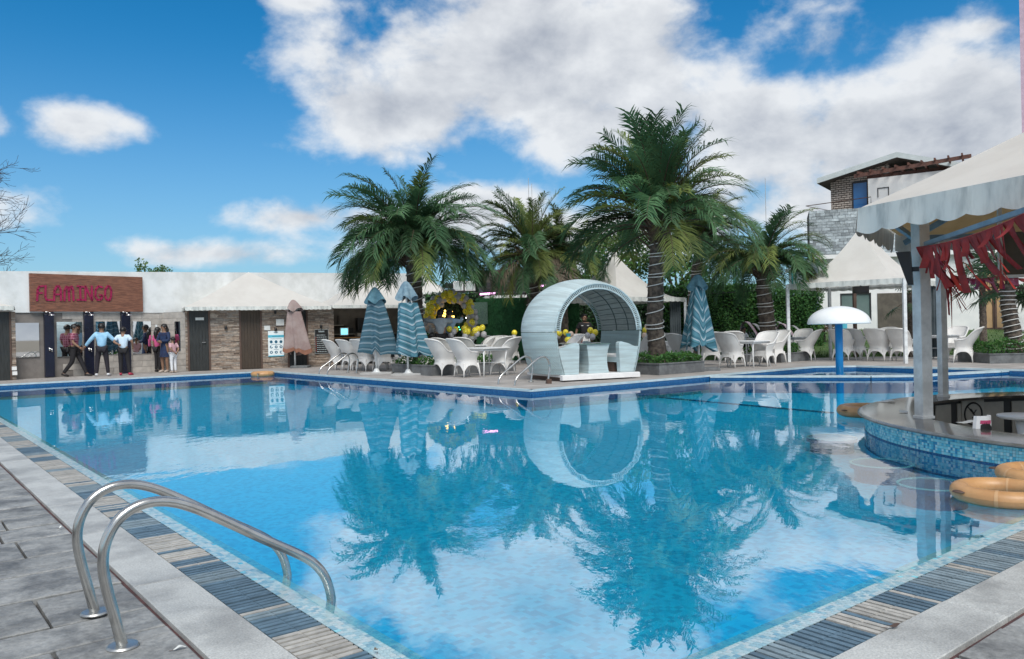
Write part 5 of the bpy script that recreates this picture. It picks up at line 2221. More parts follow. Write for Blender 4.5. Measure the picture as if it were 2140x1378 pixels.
umbrella('closed faded pink umbrella with rust stained hem in front of the cabins', 617, 769, 2.42, (2.06, .25), 2.00, .50, .20, .34, PINKCL, PINKCL, 3, (.10, 0), 'slab', .8, 0, spread=1.15)
umbrella('closed dark teal striped umbrella, left of the pair before the first palm', 787, 782, 2.50, (2.08, .24), 2.16, .60, .16, .38, STRIPE, CAPTEAL, 8, (.02, 0), 'round', .8, 0, spread=1.25)
umbrella('closed pale teal striped umbrella with detached cap, right of the pair before the first palm', 853, 784, 2.60, (2.12, .22), 2.00, .52, .24, .40, STRIPE2, CAPBLUE, 15, (.06, 0), 'round', .7, 0, spread=1.0)
umbrella('lone closed blue chevron umbrella right of the tall palm planter', 1461, 775, 2.56, (2.18, .20), 2.24, .56, .14, .36, STRIPE3, CAPTEAL, 22, (-.04, 0), 'slab', .8, 0, spread=1.0)

# ================================================================== PALMS AND PLANTERS
def frond_mesh(m, L, launch, droop, n, ll, seed, tilt=.5):
    rr = random.Random(seed)
    mb = MB()
    pts = []
    ang = R_(launch)
    p = Vector((.03, 0, 0))
    N = 16
    for i in range(N + 1):
        pts.append(p.copy())
        p = p + Vector((math.cos(ang), 0, math.sin(ang))) * (L / N)
        ang -= R_(droop) / N * (.35 + 1.3 * i / N)
    mb.tube(pts, [max(.022 * (1 - i / N) ** .8, .004) for i in range(N + 1)], 4, 1, caps=False)

    def along(u):
        k = min(int(u * N), N - 1)
        f = u * N - k
        return pts[k].lerp(pts[k + 1], f), (pts[k + 1] - pts[k]).normalized()
    for i in range(n):
        u = .12 + .88 * (i + rr.random() * .7) / n
        q, d = along(min(u, .999))
        up = Vector((-d.z, 0, d.x))
        ln = ll * (1.05 - .55 * abs(u - .45) ** 1.2 * 1.6) * rr.uniform(.75, 1.1)
        for s in (-1, 1):
            spr = rr.uniform(.75, 1.35)
            lift = rr.uniform(.05, .60) * tilt
            dr = (d * spr + Vector((0, s, 0)) * rr.uniform(.75, 1.0) + up * lift).normalized()
            w = up.cross(dr).normalized() * (.0095 + .004 * rr.random())
            mid = q + dr * ln * .5
            tip = q + dr * ln + Vector((0, 0, -ln * rr.uniform(.12, .42)))
            mb.add([q - w * .5, q + w * .5, mid - w - Vector((0, 0, .02 * ln)), mid + w, tip], [(0, 1, 3, 2), (2, 3, 4)], 0)
    return mb.mesh('frond', [m, FIBRE], False, fix=False)


FR = {}
for mi, m_ in enumerate((FROND, FROND_Y, FROND_DRY)):
    for vi, (la, dr_) in enumerate(((80, 45), (64, 72), (48, 96), (30, 104), (12, 100), (-10, 80), (-35, 50), (-62, 25))):
        FR[mi, vi] = frond_mesh(m_, 2.0, la, dr_, 64, .50, 100 * mi + vi, .9)


def palm(label, pts, r0, r1, scale, n, seed, dist, olive=.12, dry=0.05, rope=None, fiber=1.0):
    """trunk through world points; fronds are children, each an object"""
    base = Vector(pts[0])
    t = thing('date_palm', label, 'palm tree', base)
    rr = random.Random(seed)
    P_ = [Vector(p) - base for p in pts]
    NS = 54

    def axis(v):
        k = min(int(v * (len(P_) - 1)), len(P_) - 2)
        f = v * (len(P_) - 1) - k
        return P_[k].lerp(P_[k + 1], f)
    Ht = (P_[-1] - P_[0]).length

    def tr(u, v):
        a = 2 * math.pi * u
        c = axis(v)
        r = r0 + (r1 - r0) * v + .08 * math.exp(-v * 14)
        rowz = v * Ht / .14
        diam = math.cos(a * 7 + math.pi * (int(rowz) % 2)) * .5 + .5
        st = (rowz % 1)
        r *= 1 + .10 * diam * (1 - st) + .03 * math.sin(a * 3 + v * 20)
        return (c.x + r * math.cos(a), c.y + r * math.sin(a), c.z)
    nv = int(Ht / .035)
    MB().grid(tr, 42, nv, closeu=True).build('trunk', TRUNK, t, True)
    top = axis(1)
    q = MB()
    q.lathe([(r1 * .9, -.5), (r1 * 1.35, -.25), (r1 * 1.5, .0), (r1 * .8, .25), (.03, .42)], 14, top)
    q.build('crown_base', FIBRE, t, True)
    q = MB()
    for k in range(int(46 * fiber)):
        a = rr.uniform(0, 6.28)
        z = rr.uniform(-.55, .1)
        o = Vector((math.cos(a), math.sin(a), 0))
        b = top + o * r1 * 1.1 + Vector((0, 0, z))
        q.tube([b, b + o * .16 + Vector((0, 0, .12)), b + o * .36 + Vector((0, 0, .30))], [.035, .026, .015], 4, caps=False)
    q.build('leaf_stubs', FIBRE, t, True)
    for k in range(n):
        vi = rr.choices(range(8), dist)[0]
        mi = 0
        x = rr.random()
        if x < dry and vi > 4: mi = 2
        elif x < olive + dry: mi = 1
        s = scale * rr.uniform(.82, 1.12)
        o = link('frond', FR[mi, vi], t, top + Vector((0, 0, .18 - .045 * vi)), (rr.uniform(-.22, .22), rr.uniform(-.12, .12), k * 2.39996 + rr.uniform(-.3, .3)))
        o.scale = (s, s * rr.uniform(.9, 1.1), s)
    if rope:
        lab, v0, v1, turns = rope
        rt_ = thing('rope_light', lab, 'rope light', base, 0, 'white rope lights wound round the palm trunks')
        pr = []
        N = int(turns * 18)
        ph = 0
        w1, w2 = rr.uniform(.5, 1.5), rr.uniform(0, 6)
        for i in range(N + 1):
            v = v0 + (v1 - v0) * (i / N) + .02 * math.sin(i / N * turns * 2.1 + w2) * (1 if 0 < i < N else 0)
            v += .010 * math.sin(i / 18 * 2 * math.pi)
            a = 2 * math.pi * i / 18
            c = axis(max(0, min(1, v)))
            r = (r0 + (r1 - r0) * v + .08 * math.exp(-v * 14)) * 1.10 + .012
            pr.append((c.x + r * math.cos(a), c.y + r * math.sin(a), c.z))
        MB().tube(pr, .013, 5).build('light_tube', LIGHTROPE, rt_, True)
    return t


def leafy(mb, fn, n, size, rr, m=0, flat=.0):
    """n little folded leaves at points/normals given by fn(rr)"""
    for _ in range(n):
        p, nrm = fn(rr)
        p, nrm = Vector(p), Vector(nrm)
        d = Vector((rr.gauss(0, 1), rr.gauss(0, 1), rr.gauss(0, .8)))
        d = (d - nrm * d.dot(nrm) * .7 + nrm * rr.uniform(.0, .8)).normalized()
        sd = d.cross(Vector((rr.gauss(0, 1), rr.gauss(0, 1), rr.gauss(0, 1)))).normalized()
        L = size * rr.uniform(.6, 1.3)
        w = sd * L * .28
        mb.add([p, p + d * L * .5 - w, p + d * L, p + d * L * .5 + w], [(0, 1, 2, 3)], m if isinstance(m, int) else rr.choice(m))


def planter(label, c, ang, wx, wy, h, bush, bh, nleaf, seed, holes=None):
    t = thing('stone_planter', label, 'planter', (c.x, c.y, 0), ang)
    th = .07
    for (x0, x1, y0, y1) in ((-wx, wx, -wy, -wy + th), (-wx, wx, wy - th, wy), (-wx, -wx + th, -wy + th, wy - th), (wx - th, wx, -wy + th, wy - th)):
        MB().box(x0, x1, y0, y1, 0, h).build('side', PLANT, t)
    q = MB()
    for (x0, x1, y0, y1) in ((-wx - .02, wx + .02, -wy - .02, -wy + th + .02), (-wx - .02, wx + .02, wy - th - .02, wy + .02), (-wx - .02, -wx + th + .02, -wy + th + .02, wy - th - .02), (wx - th - .02, wx + .02, -wy + th + .02, wy - th - .02)):
        q.box(x0, x1, y0, y1, h + .001, h + .03)
    q.build('rim', PLANT, t)
    MB().box(-wx + th, wx - th, -wy + th, wy - th, 0, h - .05).build('soil', GROUND, t)
    s = thing('planter_shrub', bush, 'shrub', (c.x, c.y, h - .05), ang)
    rr = random.Random(seed)
    q = MB()

    def fn(r):
        x, y = r.uniform(-wx + .06, wx - .06), r.uniform(-wy + .06, wy - .06)
        if r.random() < .6:
            if r.random() < .5: y = -wy + .06 + r.random() * .12
            else: x = r.choice((-1, 1)) * (wx - .06 - r.random() * .12)
        hh = bh * (.72 + .25 * math.sin(x * 5 + seed) * math.cos(y * 6 + x * 2)) 
        z = hh * (1 - r.random() ** 2 * .9)
        return (x, y, z), (x * .3, y * .3 - .3, 1)
    leafy(q, fn, nleaf, .075, rr, (0, 0, 1))
    q.build('foliage', [BUSH, HEDGE], s, fix=False)
    q = MB()
    for k in range(24):
        x, y = rr.uniform(-wx + .2, wx - .2), rr.uniform(-wy + .2, wy - .2)
        q.tube([(x, y, 0), (x + rr.uniform(-.08, .08), y + rr.uniform(-.08, .08), bh * .7)], .012, 4)
    q.build('stem', BRANCH, s)
    return t


# planters
c1 = P(10.0 + 1.45, 17.15)
planter('grey granite planter box under the first palm', c1, ANG, 1.45, 1.05, .26, 'low bright green shrub in the planter of the first palm', .30, 2200, 2)
k0, k1, k2 = gz(1337, 783), gz(1375, 784.5), gz(1459, 777)
c3 = P(14.3, 12.05)
planter('grey granite planter box under the tallest palm beside the pod', c3, ANG, .88, .92, .26, 'low bright green shrub in the planter of the tallest palm', .34, 2400, 3)
c5 = at(1622, 760, 25.9)
planter('dark planter box with clipped green top behind the front tent post', Vector((c5.x, c5.y, 0)), ANG, .80, .70, .26, 'clipped green shrub behind the front tent post', .36, 1800, 4)
c6 = at(2122, 760, 22.6)
planter('grey granite planter box at the right edge beyond the bar', Vector((c6.x, c6.y, 0)), R_(-4), 1.15, .9, .24, 'dark green shrub in the planter at the right edge', .50, 2600, 5)

p1 = at(868, 700, 25.2)
palm('broad drooping date palm behind the pair of striped umbrellas', [(p1.x, p1.y, .15), (p1.x + .02, p1.y, 1.9), (p1.x - .02, p1.y, 3.75)], .25, .22, 1.38, 118, 57, (3, 6, 11, 18, 14, 1, 0, 0), .03, .02,
     ('white rope light wound round the trunk behind the striped umbrellas', .22, .92, 9))
Y3 = P(14.35, 12.2).y
tp = lambda x, y: at(x, y, Y3)
palm('tallest date palm with upright fronds right of the woven pod', [at(1376, 760, Y3), tp(1368, 680), tp(1370, 600), tp(1373, 540), tp(1377, 478)], .21, .19, 1.36, 92, 32, (16, 14, 13, 11, 8, 2, 0, 0), .16, .07,
     ('white rope light wound round the tallest palm trunk', .12, .95, 14))
p2 = at(1118, 760, 27.8)
palm('shorter date palm behind the pod with dry brown leaves below', [(p2.x, p2.y, 0), (p2.x, p2.y, 2.0), (p2.x - .05, p2.y, 3.75)], .22, .20, 1.10, 74, 33, (4, 7, 9, 10, 10, 7, 2, 1), .22, .5,
     ('white rope light on the trunk behind the woven pod', .3, .9, 7))
p2b = at(1178, 760, 29.5)
palm('olive tinted date palm whose trunk hides behind the pod hood', [(p2b.x, p2b.y, 0), (p2b.x, p2b.y, 1.8), (p2b.x, p2b.y, 3.6)], .2, .18, 1.0, 56, 36, (3, 6, 9, 10, 9, 4, 0, 0), .5, .2)
p4 = at(1447, 760, 29.5)
palm('date palm half hidden behind the lone blue umbrella', [(p4.x, p4.y, 0), (p4.x + .05, p4.y, 2), (p4.x + .4, p4.y, 4.3)], .20, .18, 1.05, 56, 34, (3, 8, 12, 12, 7, 1, 0, 0), .45, .12,
     ('white rope light wound round the trunk behind the lone blue umbrella', .2, .85, 12))
p5 = at(1612, 760, 26.2)
palm('date palm standing right of the tallest one before the clipped hedge', [(p5.x, p5.y, .1), (p5.x - .12, p5.y, 1.3), (p5.x - .20, p5.y, 2.4), (p5.x - .18, p5.y, 3.15)], .25, .21, 1.10, 78, 35, (0, 4, 10, 15, 12, 2, 0, 0), .20, .03,
     ('white rope light wound round the trunk before the clipped hedge', .12, .8, 11))


# fan palms
def fan_mesh(m, seed, R=.55, n=22):
    rr = random.Random(seed)
    mb = MB()
    mb.tube([(0, 0, 0), (.35, 0, .12), (.62, 0, .12)], [.014, .011, .009], 4, 1)
    c = Vector((.62, 0, .12))
    for i in range(n):
        a = R_(-125 + 250 * i / (n - 1))
        d = Vector((math.cos(a), math.sin(a), rr.uniform(-.1, .08)))
        s = Vector((-d.y, d.x, 0)) * .022
        L = R * rr.uniform(.85, 1.1) * (1 - .25 * abs(a) / 2.2)
        mb.add([c, c + d * L * .45 - s, c + d * L * .45 + s + Vector((0, 0, .012)), c + d * L + Vector((0, 0, -.22 * L))], [(0, 1, 2), (1, 3, 2)], 0)
    return mb.mesh('frond', [m, FIBRE], False, fix=False)


FAN = [fan_mesh(FANLEAF, k, .62) for k in range(3)]


def fan_palm(label, pts, r, n, scale, seed, rope=None, zlo=-.5):
    base = Vector(pts[0])
    t = thing('fan_palm', label, 'palm tree', base)
    rr = random.Random(seed)
    P_ = [Vector(p) - base for p in pts]

    def ax(v):
        k = min(int(v * (len(P_) - 1)), len(P_) - 2)
        f = v * (len(P_) - 1) - k
        return P_[k].lerp(P_[k + 1], f)

    def tr(u, v):
        a = 2 * math.pi * u
        c = ax(v)
        rz = v * 16
        rr_ = r * (1.25 - .3 * v) * (1 + .12 * (1 - rz % 1) + .05 * math.cos(5 * a + int(rz) * 1.7))
        return (c.x + rr_ * math.cos(a), c.y + rr_ * math.sin(a), c.z)
    MB().grid(tr, 26, 64, closeu=True).build('trunk', TRUNK, t, True)
    top = ax(1)
    for k in range(n):
        o = link('frond', rr.choice(FAN), t, top + Vector((0, 0, rr.uniform(-.25, .1))), (rr.uniform(-.3, .3), rr.uniform(-1.0, .75), k * 2.4 + rr.uniform(-.3, .3)))
        o.scale = (scale * rr.uniform(.8, 1.15),) * 3
    if rope:
        rt_ = thing('rope_light', rope, 'rope light', base, 0, 'white rope lights wound round the palm trunks')
        pr = []
        for i in range(12 * 16 + 1):
            v = .06 + .86 * i / 192 + .014 * math.sin(i / 16 * 6.28 + i * .03)
            c = ax(min(1, max(0, v)))
            q_ = r * (1.25 - .3 * v) * 1.15 + .012
            pr.append((c.x + q_ * math.cos(i / 16 * 6.283), c.y + q_ * math.sin(i / 16 * 6.283), c.z))
        MB().tube(pr, .013, 5).build('light_tube', LIGHTROPE, rt_, True)
    return t


p6 = at(2124, 748, 22.6)
fan_palm('leaning fan palm in the planter at the right edge behind the bar', [(p6.x, p6.y, .15), at(2116, 690, 22.6), at(2107, 640, 22.5), at(2104, 595, 22.5)], .17, 26, 1.15, 3,
         'white rope light wound round the leaning trunk at the right edge')
p7 = at(1906, 748, 26.8)
fan_palm('fan palm whose leaves show left of the thick bar pillar', [(p7.x, p7.y, 0), (p7.x, p7.y, 1.2), (p7.x, p7.y, 2.1)], .10, 16, .85, 5)
p8 = at(2056, 748, 27.5)
fan_palm('fan palm with broad glossy leaves seen under the bar canopy', [(p8.x, p8.y, .2), (p8.x, p8.y, 1.6), (p8.x, p8.y, 2.7)], .09, 20, .95, 6)

# ------------------------------------------------------------------ hedges, trees
def hedge(label, c, ang, wx, wy, h, n, seed, mats, size=.12, rough=.22, z0=.3, cat='hedge'):
    t = thing('hedge', label, cat, (c.x, c.y, z0), ang)
    rr = random.Random(seed)
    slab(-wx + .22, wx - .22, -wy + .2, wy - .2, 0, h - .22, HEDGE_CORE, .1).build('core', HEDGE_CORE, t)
    q = MB()

    def fn(r):
        f = r.random()
        x, y, z = r.uniform(-wx, wx), r.uniform(-wy, wy), r.uniform(0, h)
        bump = rough * (.5 * math.sin(x * 2.3 + seed) * math.sin(z * 2.9 + x) + .5 * math.sin(x * 5.1 + z * 4.3))
        dpt = abs(r.gauss(0, .07))
        if f < .66: y = -wy + dpt - bump * .5; nrm = (0, -1, .25)
        elif f < .86: z = h - dpt + bump * .35; nrm = (0, -.2, 1)
        else:
            s = r.choice((-1, 1)); x = s * (wx - dpt + bump * .4); nrm = (s, 0, .2)
        return (x, y, z), nrm
    leafy(q, fn, n, size, rr, tuple(range(len(mats))))
    q.build('foliage', mats, t, fix=False)
    return t


hc = at(1535, 700, 32.2)
hedge('clipped tall green hedge behind the lone blue umbrella and the striped loungers', Vector((hc.x, hc.y, 0)), R_(4), 1.75, .7, at(1535, 593, 31.5).z - .35, 9000, 3, [HEDGE, HEDGE, BUSH], .11)
hc = at(1648, 700, 31.6)
hedge('clipped green hedge between the fourth palm and the blue metal fence', Vector((hc.x, hc.y, 0)), R_(-8), 1.15, .7, at(1648, 602, 31).z - .35, 6500, 5, [HEDGE, HEDGE, BUSH], .11)
hc = at(1300, 700, 34)
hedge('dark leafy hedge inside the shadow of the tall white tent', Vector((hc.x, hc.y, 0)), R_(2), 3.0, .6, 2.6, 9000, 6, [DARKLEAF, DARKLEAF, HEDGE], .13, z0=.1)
hc = at(1425, 700, 33.5)
hedge('green hedge showing behind the tall palm trunk and grey tent curtain', Vector((hc.x, hc.y, 0)), R_(-4), 1.3, .6, at(1425, 600, 33).z - .3, 5000, 7, [HEDGE, DARKLEAF, BUSH], .12)


def tree(label, base, h, cr, n, seed, mats, size=.2, squash=.8, cat='tree', name='tree', limbs=7):
    t = thing(name, label, cat, base)
    rr = random.Random(seed)
    q = MB()
    tips = []
    q.tube([(0, 0, 0), (.08 * cr, .02, h * .3), (0, .05, h * .55)], [.09 * cr + .05, .07 * cr + .03, .04 * cr + .02], 7)
    for k in range(limbs):
        a = k * 2.4
        s = Vector((0, .03, h * rr.uniform(.35, .55)))
        e = Vector((math.cos(a) * cr * rr.uniform(.4, .8), math.sin(a) * cr * rr.uniform(.4, .8), h * rr.uniform(.62, .95)))
        q.tube([s, s.lerp(e, .5) + Vector((0, 0, .1 * cr)), e], [.035 * cr + .01, .022 * cr + .008, .01], 5)
        tips.append(e)
    q.build('trunk', BRANCH, t, True)
    cl = []
    for e in tips:
        for _ in range(5):
            cl.append((e + Vector((rr.gauss(0, .3), rr.gauss(0, .3), rr.gauss(0, .22))) * cr * .8, cr * rr.uniform(.22, .42)))
    q = MB()

    def fn(r):
        c, rad = r.choice(cl)
        d = Vector((r.gauss(0, 1), r.gauss(0, 1), r.gauss(0, 1) * squash)).normalized()
        return c + d * rad * r.random() ** .4, d
    leafy(q, fn, n, size, rr, tuple(range(len(mats))))
    q.build('crown', mats, t, fix=False)
    return t


def tr_at(px, Y, z=0.0):
    p = at(px, 700, Y)
    return Vector((p.x, p.y, z))


tree('yellow green tree behind the tall white tent peak', tr_at(1300, 40), at(1300, 478, 40).z, 1.9, 5200, 4, [TREELEAF, TREELEAF, BUSH], .17)
tree('green broadleaf tree right of the tent peak behind the tallest palm', tr_at(1420, 38), at(1420, 500, 38).z, 1.8, 4800, 5, [TREELEAF, HEDGE, HEDGE], .17)
tree('dense low tree filling the gap behind the palms left of the tent', tr_at(1215, 38), at(1215, 552, 38).z, 1.7, 4200, 6, [BUSH, HEDGE, TREELEAF], .15)
tree('low bushy tree behind the dark canopy frame', tr_at(1040, 40), at(1040, 560, 40).z, 2.2, 4200, 7, [HEDGE, BUSH, DARKLEAF], .15)
tree('small leafy treetop peeping over the white wall', tr_at(318, 40), at(318, 553, 40).z, 1.0, 1500, 9, [HEDGE, TREELEAF], .14)
tree('rounder small treetop peeping over the white wall farther right', tr_at(352, 41), at(352, 560, 41).z, .75, 900, 10, [HEDGE, TREELEAF], .13)
tree('green shrub crown between the clipped hedge and the blue fence', tr_at(1694, 33.0, .3), 1.4, .55, 1500, 12, [BUSH, HEDGE], .10, name='shrub', cat='shrub')
tree('round bronze leaved shrub below the dome of the fountain', tr_at(1721, 32.0, .35), .95, .42, 1400, 13, [BRONZELEAF, BRONZELEAF, DARKLEAF], .09, name='shrub', cat='shrub')
hc = tr_at(2138, 33, .6)
tree('dark climbing shrub on the white house wall at the right edge', Vector((at(2138, 640, 33).x + .3, 33, .8)), 1.9, .5, 1300, 15, [DARKLEAF, HEDGE], .10, name='shrub', cat='shrub')


# bare tree at the left edge
def bare_tree():
    b = at(-75, 700, 33)
    t = thing('bare_tree', 'leafless tree reaching in over the white wall at the left edge', 'tree', (b.x, b.y, 0))
    rr = random.Random(77)
    q = MB()
    H0 = 4.0
    q.tube([(0, 0, 0), (.05, 0, 2), (0, 0, H0), (.1, 0, 6.5), (.0, .1, 8.5)], [.22, .18, .15, .10, .05], 8)
    q.build('trunk', BRANCH, t, True)

    def branch(mb, p, d, L, r, dep):
        pts, rs = [p], [r]
        N = 5
        for i in range(N):
            d = (d + Vector((rr.gauss(0, .11), rr.gauss(0, .11), rr.gauss(.02, .10)))).normalized()
            p = p + d * (L / N)
            pts.append(p)
            rs.append(max(.006, r * (1 - .75 * (i + 1) / N)))
            if dep and i > 0:
                for _ in range(rr.choice((1, 1, 2))):
                    dd = (d + Vector((rr.gauss(0, .45), rr.gauss(0, .45), rr.gauss(.05, .42)))).normalized()
                    branch(mb, p, dd, L * rr.uniform(.35, .55), max(.006, rs[-1] * .6), dep - 1)
        mb.tube(pts, rs, 4, caps=False)
    for k in range(30):
        a = k * 2.399
        z = 2.9 + 5.0 * (k / 30)
        d = Vector((math.cos(a), math.sin(a) * .8, rr.uniform(-.05, .45))).normalized()
        q = MB()
        branch(q, Vector((0, 0, z)), d, rr.uniform(1.6, 2.5) * (1 - .05 * (k / 30)), .035, 2)
        q.build('branch', BRANCH, t, fix=False)


bare_tree()

# far belt of trees beyond everything, one mass on the horizon
q = MB()
rr = random.Random(41)


def belt(r):
    px_ = r.uniform(-900, 3000)
    Y = 75 + r.uniform(-2, 2)
    X = (px_ - 1070) / FPX * Y
    h = 3.3 + .7 * math.sin(px_ * .021) + .5 * math.sin(px_ * .057 + 1)
    return (X, Y, -1.5 + (h + 1.5) * r.random() ** .6), (0, -1, .3)


leafy(q, belt, 9000, 1.3, rr, (0, 0, 1))
q.add([((-900 - 1070) / FPX * 77, 77.5, -1.7), ((3000 - 1070) / FPX * 77, 77.5, -1.7), ((3000 - 1070) / FPX * 77, 77.5, 2.6), ((-900 - 1070) / FPX * 77, 77.5, 2.6)], [(0, 1, 2, 3)], 2)
tag(q.build('tree_belt', [DARKLEAF, HEDGE, HEDGE_CORE], fix=False), 'far off belt of dark green trees closing the horizon beyond the pool grounds', 'trees', kind='stuff')

# ================================================================== POOL FURNITURE
def ladder(label, loc, rot, sp, tread=True, rad=.0225):
    """local +x points to the water, rails at y = +-sp/2; origin between the flanges on the deck"""
    t = thing('pool_ladder', label, 'pool ladder', loc, rot)
    for s in (-1, 1):
        y = s * sp / 2
        pts = [(0, 0), (-.025, .12), (-.055, .25), (-.072, .36), (-.06, .45), (-.015, .535), (.06, .582), (.15, .592), (.26, .560), (.42, .465), (.62, .335), (.78, .240), (.855, .185), (.91, .11), (.935, .03), (.945, -.06), (.95, -.3), (.95, -.85)]
        # smooth the polyline
        V = [Vector((x, y, z)) for x, z in pts]
        for _ in range(2):
            nv = [V[0]]
            for a, b in zip(V[:-1], V[1:]):
                nv += [a.lerp(b, .25), a.lerp(b, .75)]
            V = nv + [V[-1]]
        r_ = MB().tube(V, rad, 14).build('rail', STEEL, t, True)
        MB().lathe([(.062, 0), (.064, .006), (.058, .013), (.03, .016)], 28, (0, y, .002)).build('flange', STEEL_FLANGE, r_, 'auto')
    for z in (-.16, -.28):
        slab(.92, 1.03, -sp / 2 + .02, sp / 2 - .02, z - .03, z, WPAINT, .01).build('step', WPAINT, t)
    return t


fa, fb_ = gz(202, 1283, ZN), gz(254, 1355, ZN)
mid = (fa + fb_) / 2
ladder('shiny steel pool ladder with two big curved rails in the near left corner', mid, math.atan2(PE2.y, PE2.x), (fa - fb_).length)
m2 = gz(735.5, 779.5)
ladder('steel pool ladder beside the far row of chairs', m2, math.atan2(-PE2.y, -PE2.x), .55)
m3 = gz(1127, 799.8)
ladder('steel pool ladder in front of the woven pod', m3, math.atan2(-PE2.y, -PE2.x), .58)


def buoy(label, p, R, r, rot, tilt=0.0, ropes=4, seed=0):
    t = thing('lifebuoy', label, 'lifebuoy', p, rot, None)
    t.rotation_euler = (tilt, 0, rot)
    q = MB()
    q.grid(lambda u, v: ((R + r * math.cos(6.2832 * v)) * math.cos(6.2832 * u), (R + r * math.cos(6.2832 * v)) * math.sin(6.2832 * u), r * .92 * math.sin(6.2832 * v)), 64, 18)
    q.build('ring', BUOY, t, True)
    for k in range(ropes):
        a = 2 * math.pi * k / ropes + .5
        b = MB()
        b.grid(lambda u, v: ((R + r * 1.03 * math.cos(6.2832 * v)) * math.cos(a + (u - .5) * .07), (R + r * 1.03 * math.cos(6.2832 * v)) * math.sin(a + (u - .5) * .07), r * .92 * 1.03 * math.sin(6.2832 * v)), 4, 18)
        b.build('band', BUOYW, t, True)
        a2 = a + math.pi / ropes
        c = Vector((math.cos(a2), math.sin(a2), 0))
        MB().lathe([(.001, .012), (.045, .008), (.05, 0)], 14, c * (R + r * .88) + Vector((0, 0, .02))).build('eyelet', FRAMEB, t, True)
    a2 = .5 + math.pi / ropes + math.pi
    c = Vector((math.cos(a2), math.sin(a2), 0))
    MB().tube([c * (R + r * .9) + Vector((0, 0, .03)), c * (R + r * 1.35) + Vector((0, 0, .02)), c * (R + r * 1.3) + Vector((0, 0, -.06))], .008, 5).build('grab_loop', ROPE, t, True)
    return t
    pts = []
    for i in range(96):
        a = 2 * math.pi * i / 96
        sag = abs(math.sin(a * ropes / 2 - .25 * ropes))
        pts.append(((R + r * (1.05 + .28 * sag)) * math.cos(a), (R + r * (1.05 + .28 * sag)) * math.sin(a), -.01 - .03 * sag))
    MB().tube(pts, .008, 5, closed=True).build('grab_rope', ROPE, t, True)
    return t


pb_ = gz(2096, 1030, -.05)
buoy('biggest orange lifebuoy floating nearest to us below the bar', pb_, .275, .066, .4)
buoy('orange lifebuoy cut by the right edge behind the biggest one', gz(2178, 992, -.03), .26, .064, 1.2)
buoy('orange lifebuoy floating at the left end of the bar counter', gz(1812, 858, -.03), .31, .085, 2.2)
buoy('small looking orange lifebuoy in the far corner of the pool', gz(549, 781.5, -.04), .28, .085, .2)

# submerged stools by the bar
for (x, y, lab) in ((1842, 968, 'dark mosaic stool under water, middle one of three by the bar'), (1952, 1012, 'dark mosaic stool under water nearest to us by the bar'), (1738, 914, 'dark mosaic stool under water farthest from us by the bar')):
    p = gz(x, y, -.24)
    t = thing('submerged_stool', lab, 'pool stool', (p.x, p.y, ZF), 0, 'tiled stools under water round the bar')
    MB().lathe([(.26, 0), (.26, .12), (.30, .13), (.30, .178)], 32).build('stool_body', SEABLUE, t, 'auto')
    MB().lathe([(.298, .173), (.306, .179), (.300, .184), (.282, .184), (.279, .179)], 32, caps=False).build('stool_rim', WATERLINE_EDGE, t, True)

# mushroom fountain
p = gz(1755, 787, ZW)
t = thing('mushroom_fountain', 'mushroom water fountain with white dome on a blue post in the small pool', 'fountain', (p.x, p.y, ZF), 0)
zr = at(1752, 677, p.y).z - ZF
zd = at(1752, 641, p.y).z - ZF
MB().lathe([(.088, 0), (.088, zr + .1)], 24).build('post', BLUEPAINT, t, True)
Rd = .72
prof = [(Rd * .97, zr - .005), (Rd, zr + .01)] + [(Rd * math.sin(R_(a)), zr + .01 + (zd - zr) * (math.cos(R_(a)) - math.cos(R_(90)))) for a in range(84, 0, -6)] + [(.001, zd + .01)]
MB().lathe(prof, 48).build('dome', DOMEW, t, 'auto')

# ================================================================== PARTY CORNER
def balloon_me(m, face=False):
    q = MB()
    q.sphere((0, 0, 0), .095, 14, 0, 1.08)
    q.lathe([(.012, -.112), (.006, -.10)], 6)
    if face:
        for s in (-1, 1):
            q.add([(s * .03 + .010 * math.cos(k * 1.05), -.0915 + 0, .025 + .014 * math.sin(k * 1.05)) for k in range(6)], [tuple(range(6))], 1)
        for i in range(6):
            a, b = R_(205 + i * 22), R_(205 + (i + 1) * 22)
            q.add([(.05 * math.cos(a), -.087, .0 + .045 * math.sin(a)), (.05 * math.cos(b), -.087, .045 * math.sin(b)), (.042 * math.cos(b), -.090, .037 * math.sin(b)), (.042 * math.cos(a), -.090, .037 * math.sin(a))], [(0, 1, 2, 3)], 1)
    return q.mesh('balloon', [m, BLACK], True)


BALL = {'y': balloon_me(YBAL, True), 'g': balloon_me(GBAL), 'p': balloon_me(PBAL)}
YA = 27.0
pa = at(943, 700, YA)
t_a = thing('balloon_arch', 'arch of yellow, grey and peach balloons round the dark birthday backdrop', 'balloon arch', (pa.x, YA, 0))
rr = random.Random(12)
ac = at(943, 668, YA)
Ra = 44 / FPX * YA
ptsA = []
for i in range(31):
    a = R_(205 - 245 * i / 30)
    ptsA.append(Vector((Ra * 1.0 * math.cos(a), 0, ac.z + Ra * 1.08 * math.sin(a))))
k = 0
for i, p in enumerate(ptsA):
    for j in range(3):
        col_ = rr.choice('yyg' if (i // 4) % 2 else 'ggyp')
        d = Vector((p.x, 0, p.z - ac.z)).normalized()
        off = d * ((j - 1) * .115 + rr.uniform(-.03, .03)) + Vector((rr.uniform(-.04, .04), -.06 * (j % 2) + rr.uniform(-.08, .05), rr.uniform(-.04, .04)))
        o = link('balloon', BALL[col_], t_a, p + off, (rr.uniform(-.5, .5), rr.uniform(-.5, .5), rr.uniform(-.4, .4)))
        o.scale = (rr.uniform(.85, 1.12),) * 3
MB().tube([p for p in ptsA], .02, 6).build('arch_frame', DARKMETAL, t_a)
